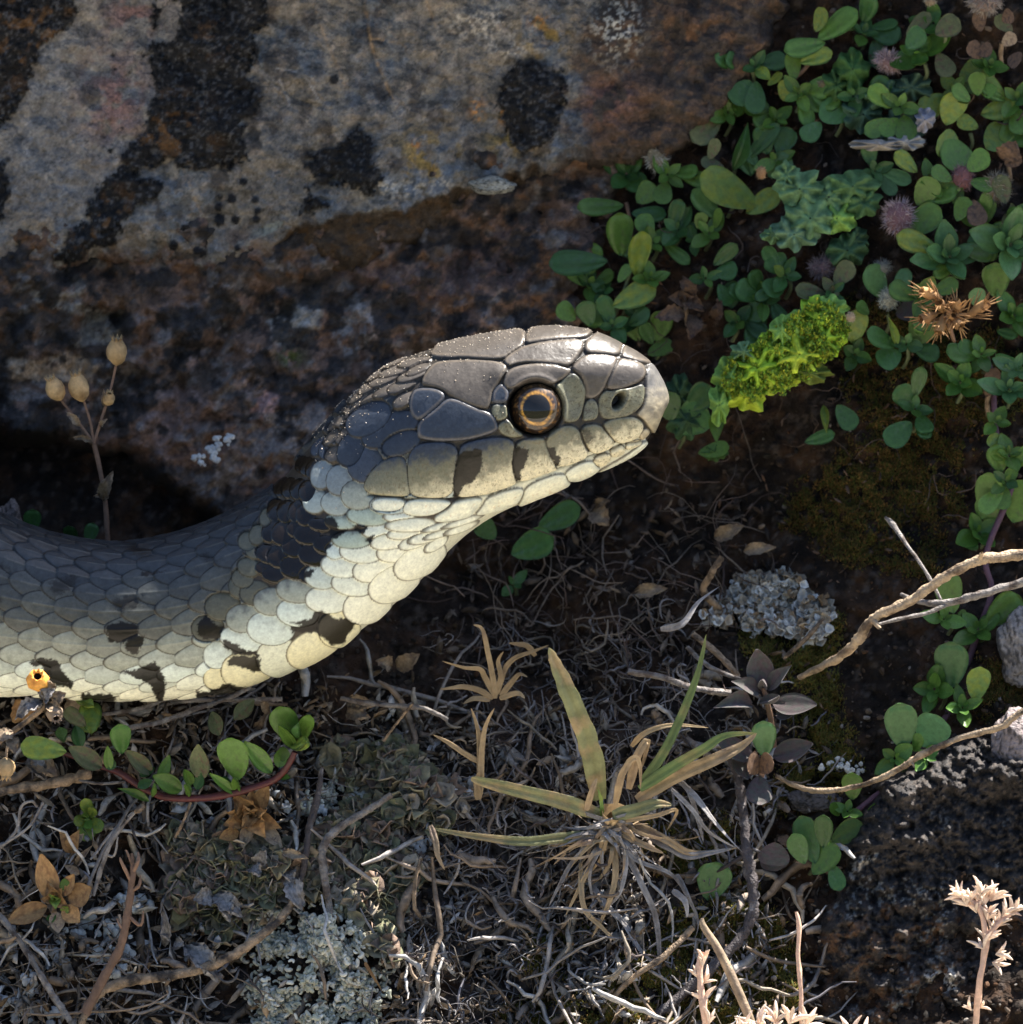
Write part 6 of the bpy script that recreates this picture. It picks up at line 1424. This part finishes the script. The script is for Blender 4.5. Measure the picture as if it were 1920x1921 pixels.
# ---- purple-leaved plants
root = thing('purple_leaved_plant', 'upper dark purple-grey plant with pointed leaves in opposite pairs', 'plant', P(1440, 1370, .6), 'purple-leaved plants'); zp = .35
V, F = tube([P(x, y, zp + z) for x, y, z in ((1452,1400,.2),(1448,1360,.1),(1440,1320,0),(1432,1290,-.05))], [.03,.028,.022], 7, knot=.1); part('stem', V, F, M['brownstem'], root)
for q in ((1430,1290,1420,1218,54,'point',-.1),(1440,1295,1485,1248,30,'point',-.15),(1425,1300,1372,1278,38,'point',-.2),(1412,1325,1338,1328,36,'point',-.2),(1450,1320,1532,1322,46,'point',-.2),(1425,1318,1462,1305,20,'oval',-.25),(1455,1340,1490,1340,24,'oval',-.1),(1432,1295,1430,1275,18,'oval',-.2)):
    add_leaf(root, P(q[0], q[1], zp), P(q[2], q[3], zp + q[6]), q[4] / 200 * 1.1, 'oval' if q[4] > 40 else q[5], 'purple', -F_ + .5 * U_ + lr.uniform(-.3, .3) * R_)
root = thing('purple_leaved_plant', 'lower purple-grey plant with a cupped red brown leaf and heart-shaped leaf beneath', 'plant', P(1430, 1480, .5), 'purple-leaved plants'); zp = .25
V, F = tube([P(x, y, zp + z) for x, y, z in ((1425,1470,.1),(1432,1440,0),(1440,1400,.1),(1450,1365,.2))], [.03,.028,.022], 7, knot=.1); part('stem', V, F, M['brownstem'], root)
for q in ((1435,1420,1432,1352,52,'bgreen','round',-.1),(1450,1420,1525,1395,42,'purple','oval',-.15),(1415,1425,1342,1382,48,'purple','oval',.0),(1405,1460,1385,1400,44,'purple','oval',.1),(1425,1448,1405,1420,44,'brownleaf','round',-.25),(1425,1448,1448,1420,40,'brownleaf','round',-.25),(1424,1455,1425,1510,56,'purple','round',-.2),(1455,1580,1450,1625,56,'purple','round',0)):
    add_leaf(root, P(q[0], q[1], zp), P(q[2], q[3], zp + q[7]), q[4] / 200, q[6], q[5], -F_ + .4 * U_)
S('small translucent grey-green leaf pair by the lower right of the tuft', 1330, 1660, leaves=[(1330,1690,1345,1625,56,'bgreen'),(1310,1650,1290,1640,30,'purple')], lift_=.25)
S('heart-shaped dull leaf with pink withered tip near the dark knotty twig', 1460, 1590, leaves=[(1450,1580,1455,1628,50,'purple'),(1460,1570,1480,1590,20,'brownleaf','crumple')], lift_=.2)

# ---- woolly seed balls
def fuzz(label, px, py, rx, ry, col, col2, d=None, n=520, name='woolly_ball', tilt=0):
    d = (gd(px, py) - .38) if d is None else d
    root = thing(name, label, 'seed head', P(px, py, d + .15), 'woolly seed heads')
    v, f = ICO2
    Rm = np.stack([R_, U_, -F_], 1)
    a = math.radians(tilt); Q = np.array([[math.cos(a), -math.sin(a), 0], [math.sin(a), math.cos(a), 0], [0, 0, 1]])
    core = (v * np.array([rx, ry, rx * .9]) / 200 * .78) @ Q.T @ Rm.T + P(px, py, d)
    cc = np.ones((len(v), 3)) * np.array(col2)
    part('core', core, f, M['fuzz'], root, cc)
    rg = np.random.default_rng(int(px)); u = rg.normal(size=(n, 3)); u /= np.linalg.norm(u, axis=1)[:, None]
    p = (u * np.array([rx, ry, rx * .9]) / 200 * .72) @ Q.T @ Rm.T + P(px, py, d); uw = u @ Q.T @ Rm.T
    tv = np.array([(-.5,0,0),(.5,0,0),(.35,.2,.5),(0,.6,1.0),(0,-.5,0)]); tf = np.array([(0,1,2),(0,2,3),(4,1,2),(4,2,3),(4,3,0)])
    Rr = rand_rot(n, rg, (0, 0, 1), 0.0001)
    z = uw + .55 * rg.normal(size=(n, 3)); z /= np.linalg.norm(z, axis=1)[:, None]; x = np.cross(rg.normal(size=(n, 3)), z); x /= np.linalg.norm(x, axis=1)[:, None]
    Rr = np.stack([x, np.cross(z, x), z], -1); L = rg.uniform(.25, .6, n) * rx / 200
    V, F, Cc = scatter(tv, tf, frames(Rr, np.stack([L * .09 + .002, L * .09 + .002, L], -1), p), (np.array(col)[None] * rg.uniform(.6, 1.1, (n, 1))))
    part('hairs', V, F, M['fuzz'], root, Cc, kind='stuff')
W_ = (.62, .60, .54); Pk = (.52, .40, .41); Br = (.20, .12, .10)
fuzz('long white woolly ball beside the boulder, leftmost of the seed heads', 1232, 290, 26, 42, W_, (.25, .22, .16), tilt=8)
fuzz('large pink grey woolly ball right of the lettuce-like lichen', 1686, 408, 34, 40, Pk, (.22, .12, .13))
fuzz('pinkish woolly ball among the dark leaves near the top', 1666, 116, 30, 22, Pk, (.24, .15, .15), tilt=-35)
fuzz('dim lilac woolly ball on the brown soil below the lettuce-like lichen', 1542, 502, 28, 24, (.27, .22, .24), (.15, .10, .12))
fuzz('bright white bristly woolly ball on the grey-green leaf', 1667, 560, 22, 24, (.55, .58, .52), (.35, .34, .28))
fuzz('dark pink smooth-tipped woolly ball between two green leaves at the right', 1806, 334, 26, 30, (.30, .19, .20), (.22, .10, .10), n=300)
fuzz('tan and white woolly ball by the right edge', 1870, 352, 30, 34, (.38, .34, .27), (.25, .18, .12))
fuzz('white-topped woolly ball touching the top edge of the picture', 1848, 4, 34, 26, (.42, .36, .31), (.25, .18, .15))
fuzz('pale small woolly bud on a leaf above the white bristly ball', 1655, 502, 20, 16, (.34, .34, .32), (.2, .2, .17), n=260)
fuzz('faint grey woolly bud right of the long white ball', 1280, 245, 24, 15, (.22, .23, .24), (.12, .12, .12), tilt=-25, n=260)
fuzz('small lilac bud left of the crown of the snake leaves', 1066, 580, 16, 18, (.24, .24, .25), (.14, .13, .13), n=220)
fuzz('tiny tan bud on the yellowish curled leaf', 1428, 324, 12, 16, (.5, .34, .2), (.35, .2, .1), n=160, d=1.45)
fuzz('tiny pale bud above the crossing green leaves', 1545, 158, 14, 12, (.38, .36, .26), (.25, .2, .12), n=160)
fuzz('tiny cream bud by the top edge', 1745, 4, 14, 10, (.45, .4, .3), (.3, .22, .14), n=160)
fuzz('tiny sunlit cream bud at the tip of the bright moss', 1596, 595, 11, 12, (.6, .5, .38), (.4, .3, .2), n=160, d=1.2)

# ---- bristly dry flowers, right
root = thing('bristly_dry_flower', 'cluster of bristly orange brown dried flowers at the right', 'dry flower', P(1770, 600, 1.3)); zf = .95
for k, (cx, cy, ax_, L) in enumerate(((1745,552,(-.8,.25),.30),(1795,575,(-.3,.9),.2),(1835,580,(.75,.5),.34),(1765,575,(-.2,.3),.22),(1765,610,(-.3,-.9),.26),(1740,595,(-.9,-.3),.24),(1795,605,(.5,-.6),.2),(1785,590,(.2,0),.18))):
    ax = ax_[0] * R_ + ax_[1] * U_ - F_ * .45; ax /= np.linalg.norm(ax); e1 = np.cross(ax, F_); e1 /= np.linalg.norm(e1); e2 = np.cross(ax, e1)
    b = P(cx, cy, zf) - ax * L * .45; lst = []
    V, F = tube([b, b + ax * L * .5, b + ax * L * .8], [.02, .055, .045], 8, 7); o = part('calyx', V, F, M['orangeleaf'], root)
    for j in range(16):
        a = j * 2.399; rad = math.cos(a) * e1 + math.sin(a) * e2; st = b + ax * L * (.15 + .55 * (j % 4) / 3) + rad * .03
        lst.append(tube([st, st + ax * L * .2 + rad * .06, st + ax * L * (.35 + .1 * lr.random()) + rad * (.09 + .04 * lr.random())], [.008, .006, .002], 4, 5))
    V, F = merge(lst); subpart('bristles', V, F, M['orangeleaf'], o)
V, F = tube([P(1790, 640, 1.3), P(1782, 615, 1.1), P(1775, 590, zf)], .02, 6); part('stem', V, F, M['brownstem'], root)

# ---- pink dry stonecrop stalks in the sun, bottom right
def blossom_head(root, pts, z, rg_seed, spread=1.0, L0=.16):
    rr = random.Random(rg_seed)
    for (x, y, ax_, n) in pts:
        ax = ax_[0] * R_ + ax_[1] * U_ - F_ * .15; ax /= np.linalg.norm(ax); e1 = np.cross(ax, F_); e1 /= np.linalg.norm(e1); e2 = np.cross(ax, e1)
        c = P(x, y, z + rr.uniform(-.04, .04))
        for j in range(n):
            a = j * 2.399 + rr.uniform(-.5, .5); s = .15 + .75 * rr.random()
            rad = (math.cos(a) * e1 + math.sin(a) * e2)
            L = L0 * rr.uniform(.6, 1.15)
            d = ax * math.cos(s) + rad * math.sin(s)
            V, F = tube([c, c + d * L * .5 + ax * L * .05, c + d * L * .85 + rad * L * .1, c + d * L + rad * L * .22], np.array([.3, 1, .55, .12]) * L * .12, 6, 9, .7, knot=.1, seed=j)
            part('petal', V, F, M['blossom'], root)
root = thing('dry_stonecrop', 'tallest sunlit pinkish dry flower stalk on the black rock at the right', 'dry flower', P(1835, 1925, -.9)); zs = -1.3
V, F = tube([P(x, y, zs + z) for x, y, z in ((1825,1960,.2),(1832,1900,.1),(1838,1840,0),(1846,1790,0),(1850,1750,0),(1840,1710,0),(1832,1690,0))], [.034,.030,.028,.028,.024], 8, knot=.35); part('stem', V, F, M['pinkstem'], root)
for q in ([(1850,1760,0),(1870,1735,-.02),(1895,1715,-.02)], [(1835,1700,0),(1812,1685,0),(1790,1688,0)]):
    V, F = tube([P(x, y, zs + z) for x, y, z in q], [.03, .018], 6); part('side_stem', V, F, M['pinkstem'], root)
blossom_head(root, [(1822,1690,(-.4,1),12),(1840,1680,(.1,1),12),(1858,1690,(.5,.9),11),(1805,1682,(-.7,.7),9),(1880,1720,(.5,.8),11),(1895,1712,(.8,.6),9),(1852,1725,(.2,1),12),(1832,1712,(-.2,1),12),(1815,1700,(-.5,.9),8),(1870,1738,(.4,.9),9),(1846,1700,(0,1),10),(1860,1750,(.3,1),8),(1850,1765,(.2,.8),7),(1845,1780,(-.5,.8),6),(1868,1790,(.7,.2),5),(1862,1805,(.6,-.2),4)], zs, 3)
blossom_head(root, [(1822,1895,(-.5,.7),5),(1838,1890,(.5,.3),4)], zs + .1, 4, L0=.12)
root = thing('dry_stonecrop', 'short twisted sunlit dry stalk left of the leaning straw', 'dry flower', P(1320, 1925, -.9)); zs = -1.2
V, F = tube([P(x, y, zs + z) for x, y, z in ((1328,1960,.1),(1322,1900,0),(1315,1850,0),(1312,1815,0),(1318,1785,0))], [.045,.04,.03,.028,.03], 8, knot=.35); part('stem', V, F, M['pinkstem'], root)
blossom_head(root, [(1318,1812,(.1,1),6),(1312,1835,(-.4,.8),4),(1320,1845,(.5,.7),4),(1320,1880,(-.2,1),4),(1330,1920,(.4,1),3)], zs, 8, L0=.17)
root = thing('straw', 'leaning sunlit straw crossing behind the short twisted stalk', 'dry stalk', P(1410, 1925, -.9))
V, F = tube([P(1425,1960,-1.0), P(1390,1870,-1.0), P(1350,1785,-1.0), P(1320,1738,-1.0), P(1318,1722,-1.0)], [.042,.045,.04,.03,.012], 8, knot=.08); part('stem', V, F, M['tanleaf'], root)
root = thing('straw', 'thin upright pink straw with bare top near the bottom right', 'dry stalk', P(1503, 1900, -.9))
V, F = tube([P(1504,1935,-1.0), P(1502,1850,-1.0), P(1497,1790,-1.0), P(1499,1740,-1.0), P(1494,1710,-1.0)], [.024,.024,.02,.022,.012], 7, knot=.3); part('stem', V, F, M['pinkstem'], root)
root = thing('dry_stonecrop', 'wide sunlit dry flower head cut by the bottom edge of the picture', 'dry flower', P(1460, 1990, -1.0)); zs = -1.25
blossom_head(root, [(1400,1935,(-.5,1),7),(1425,1930,(-.2,1),8),(1455,1920,(0,1),9),(1480,1920,(.3,1),8),(1505,1928,(.6,.8),7),(1440,1945,(0,1),6),(1390,1950,(-.8,.6),5)], zs, 5, L0=.2)
V, F = tube([P(1460,2060,-1.0), P(1455,1990,-1.2), P(1455,1935,-1.25)], .045, 7); part('stem', V, F, M['pinkstem'], root)
root = thing('dry_stonecrop', 'small sunlit dry flower tip at the bottom edge between flower head and black rock', 'dry flower', P(1610, 1990, -1.0))
blossom_head(root, [(1598,1945,(-.3,1),5),(1615,1950,(.3,1),5)], -1.2, 6, L0=.2)
V, F = tube([P(1610,2060,-1.0), P(1606,1990,-1.15), P(1605,1950,-1.2)], .035, 7); part('stem', V, F, M['pinkstem'], root)

# ---- bright moss cushion and lettuce-like lichens (ruffled sheets)
def ruffle(label, name, cat, lobes, d, mcol, msh, seed, z=.12, group=None, rimc=1.25):
    px, py = lobes[0][:2]; root = thing(name, label, cat, P(px, py, d + .2), group)
    rg = np.random.default_rng(seed)
    for (cx, cy, rx, ry, cc) in lobes:
        nr, na = 9, 40
        a = np.linspace(0, 2 * np.pi, na + 1)[:-1]; r = np.linspace(.04, 1, nr)
        out = 1 + .22 * (fbm(np.cos(a) * 2.2 + cx, np.sin(a) * 2.2 + cy, seed, 3) - .5) * 3 + .07 * np.sin(a * 9 + cx)
        x = cx + r[:, None] * (rx * out * np.cos(a))[None]; y = cy + r[:, None] * (ry * out * np.sin(a))[None]
        zz = -z * (1 - r[:, None] ** 2) + .09 * r[:, None] ** 2 * np.sin(a * 7 + cx)[None] * (z / .12) + .16 * (fbm(x / 14, y / 14, seed + 3, 3) - .5)
        dd = d + zz + rg.uniform(-.05, .05)
        top = P(x, y, dd).reshape(-1, 3); bot = P(x, y, dd + .035).reshape(-1, 3)
        f = grid_faces(nr, na, True); n = nr * na; e = np.arange(na) + (nr - 1) * na; e2 = np.roll(e, -1)
        F = np.vstack([f, f[:, ::-1] + n, np.stack([e, e + n, e2 + n, e2], -1)])
        nn = fbm(x / 10, y / 10, seed + 8, 3); c = np.array(cc)[None, None] * (.6 + .8 * nn)[..., None] * (1 + (rimc - 1) * (r[:, None, None] ** 6))
        c = c.reshape(-1, 3)
        part('lobe', np.vstack([top, bot]), F, M[msh], root, np.vstack([c, c * .6]))
    return root
M['frond'] = mat('frond', attr=True, rough=.7, spec=.3, nscale=12, var=.3, bump=.5, bscale=30, bdist=.03, trans=.15)
G1 = (.20, .36, .08); G2 = (.12, .22, .10); Y1 = (.32, .50, .04); Y2 = (.42, .54, .05)
ruffle('bright yellow green mossy ruffled clump in front of the snake snout', 'moss_clump', 'moss', [(1370,710,36,42,G1),(1420,690,42,40,Y1),(1455,655,44,38,Y1),(1490,625,44,40,G1),(1530,600,40,40,Y1),(1560,580,34,26,G1),(1400,740,44,32,Y2),(1450,705,50,34,Y2),(1500,665,46,36,Y2),(1545,635,38,36,Y1),(1350,760,20,40,G1),(1465,620,22,30,G1),(1395,660,24,18,G2),(1520,700,40,20,(.12,.16,.03))], 1.45, None, 'frond', 9, z=.2, rimc=1.5)
rg = np.random.default_rng(77); nb = 4200
q = spots(nb, rg, box=(1310, 540, 1620, 810), dens=lambda x, y: soft(x, y, [[(1345,700),(1400,660),(1450,620),(1500,580),(1560,570),(1590,620),(1560,670),(1500,720),(1420,750),(1350,750)]], 8))
tv = np.array([(-.3,0,0),(.3,0,0),(0,.2,.6),(0,0,1.0),(0,-.25,.3)]); tf = np.array([(0,1,2),(0,2,3),(1,0,4),(4,0,3),(1,4,3)])
cc = np.array([(.26,.44,.05),(.38,.50,.05),(.18,.34,.06),(.40,.44,.05)])[rg.integers(0, 4, nb)] * rg.uniform(.6, 1.2, (nb, 1))
dq = 1.36 - .3 * (fbm(q[:, 0] / 22, q[:, 1] / 22, 12, 3) - .3)
V, F, Cc = scatter(tv, tf, frames(rand_rot(nb, rg, -F_ + U_ * .8, .6), rg.uniform(.02, .06, nb), P(q[:, 0], q[:, 1], dq)), cc)
mc = [o for o in C.objects if o.name == 'moss_clump'][0]
part('shoots', V, F, M['moss'], mc, Cc, kind='stuff')
ruffle('blue-green lettuce-like lichen sheet at the right, largest of its kind', 'ruffled_lichen', 'lichen', [(1500,355,50,34,G2),(1555,370,52,34,G2),(1600,350,50,30,(.08,.16,.06)),(1520,410,50,40,G2),(1490,440,44,32,(.12,.21,.12)),(1450,440,24,16,G2),(1570,410,40,30,G1),(1620,380,36,30,(.06,.13,.05)),(1475,330,24,26,G2)], 1.55, None, 'frond', 19)
ruffle('small dark ruffled lichen lobe hanging under the large blue-green sheet', 'ruffled_lichen', 'lichen', [(1590,470,34,34,(.05,.11,.05)),(1605,450,26,22,(.06,.12,.06))], 1.7, None, 'frond', 29)
ruffle('dim blurred green ruffles near the top right between leaf clusters', 'ruffled_lichen', 'lichen', [(1620,215,40,34,(.05,.10,.06)),(1690,240,44,34,(.07,.13,.10)),(1660,180,40,30,(.06,.12,.07)),(1710,165,36,26,(.07,.12,.07)),(1600,130,30,44,(.05,.12,.03)),(1570,160,26,30,(.05,.11,.03))], 1.85, None, 'frond', 39)
ruffle('dark green low ruffled leaf mass just ahead of the snout', 'ruffled_lichen', 'lichen', [(1290,790,36,34,(.035,.08,.035)),(1275,740,26,36,(.03,.07,.03)),(1340,850,24,16,(.05,.11,.03))], 2.0, None, 'frond', 49)
ruffle('pale grey flaky scab of lichen between the leaf clusters at the top right', 'flaky_lichen', 'lichen', [(1650,272,60,12,(.30,.27,.24)),(1700,268,34,16,(.32,.31,.30)),(1735,225,20,22,(.25,.24,.27))], 1.6, None, 'frond', 59)

# ---- white crusts and stones
def crust(label, pts, r, col, d=None, seed=1, n=24, poly=None):
    rg = np.random.default_rng(seed); x0, y0 = pts[0]; dd = [gd(x, y) - .06 if d is None else d for x, y in pts]
    root = thing('white_crust', label, 'lichen', P(x0, y0, dd[0] + .1), 'white crust patches')
    v, f = ICO2; lst = []
    for (x, y), z in zip(pts, dd):
        for k in range(n // len(pts) + 1):
            u = rg.normal(size=2) * r * .55; sc = rg.uniform(.25, .6) * r / 200
            vv = v * np.array([1, 1, .7]) * (1 + .2 * rg.normal(size=(len(v), 1)).clip(-1.5, 1.5)) * sc
            lst.append((vv @ np.stack([R_, U_, -F_], 1).T + P(x + u[0], y + u[1], z - .02), f))
    V, F = merge(lst); part('crumbs', V, F, M['lichen'], root, np.ones((len(V), 3)) * np.array(col) * np.random.default_rng(2).uniform(.75, 1.1, (len(V), 1)), kind='stuff')
crust('white powdery crust on the rock behind the snake neck', [(378,858),(395,840),(412,828),(430,818),(402,855)], 12, (.55,.56,.55), 2.45, 3, 26)
crust('bright white crescent crust above the long thin golden twig', [(1545,1442),(1560,1436),(1575,1434),(1590,1438),(1592,1448)], 9, (.65,.64,.60), None, 4, 34)
crust('tiny white dot of crust right of the crescent', [(1610,1443)], 8, (.5,.49,.46), None, 5, 8)
crust('white knobbly crust over the leafy lichen left of the grass tuft', [(800,1470),(815,1490),(840,1490),(870,1490),(790,1480),(830,1510)], 16, (.55,.55,.55), None, 6, 60)
crust('white crust speckles below the curly pale lichen top', [(700,1450),(715,1470),(690,1480),(650,1560),(790,1590)], 16, (.42,.42,.42), None, 7, 60)
crust('white and blue grey crust at the bottom left below the dry rosette', [(170,1730),(200,1740),(190,1790),(240,1700),(150,1760),(215,1820),(260,1690),(230,1790)], 18, (.38,.40,.40), None, 8, 80)
crust('grey white lichen beads beside the orange dry rosette', [(540,1510),(560,1520),(575,1505),(600,1520)], 13, (.45,.47,.48), None, 9, 30)
crust('pale crust patch along the left edge bottom corner', [(20,1760),(10,1880),(40,1900),(60,1840),(100,1900),(110,1800)], 18, (.30,.31,.32), None, 10, 60)

def stone(label, px, py, rx, ry, d, col, seed, rot=0):
    v, f = ico(5); rg = np.random.default_rng(seed)
    n = fbm(v[:, 0] * 2 + seed, v[:, 1] * 2 + v[:, 2] * 1.7, seed, 5) - .5; n2 = fbm(v[:, 0] * 9 + seed, v[:, 1] * 9 + v[:, 2] * 7, seed + 2, 4)
    v = np.sign(v) * np.abs(v) ** .85 * (1 + .5 * n + .12 * (n2 - .5))[:, None]
    a = math.radians(rot); v = v @ np.array([[math.cos(a), math.sin(a), 0], [-math.sin(a), math.cos(a), 0], [0, 0, 1]])
    W = (v * np.array([rx, ry, min(rx, ry)]) / 200) @ np.stack([R_, U_, -F_], 1).T; c0 = P(px, py, d)
    c = np.array(col)[None] * (.6 + .8 * n2)[:, None]; c = np.where((n2 > .58)[:, None], c * .25, c)
    o = link('stone', raw_mesh('stone', W, f, M['rock'], c)); o.location = tuple(c0); o['label'] = label; o['category'] = 'stone'
stone('pale grey stone at the right edge between the two golden twigs, upper one', 1915, 1215, 42, 75, .95, (.24, .22, .21), 5, 10)
stone('pinkish grey pitted stone at the right edge below the thin golden twig', 1915, 1400, 50, 70, .45, (.27, .22, .21), 8, -15)
stone('pale elongated stone lodged in the lip of the boulder', 922, 348, 44, 17, 2.05, (.30, .29, .25), 11, 32)
stone('small grey stone half buried under the lower golden twig', 1530, 1500, 50, 24, .75, (.10, .09, .09), 14, 10)
stone('grey pink stone behind the back of the snake at the left edge', 20, 985, 24, 45, 1.4, (.16, .13, .12), 17, 20)
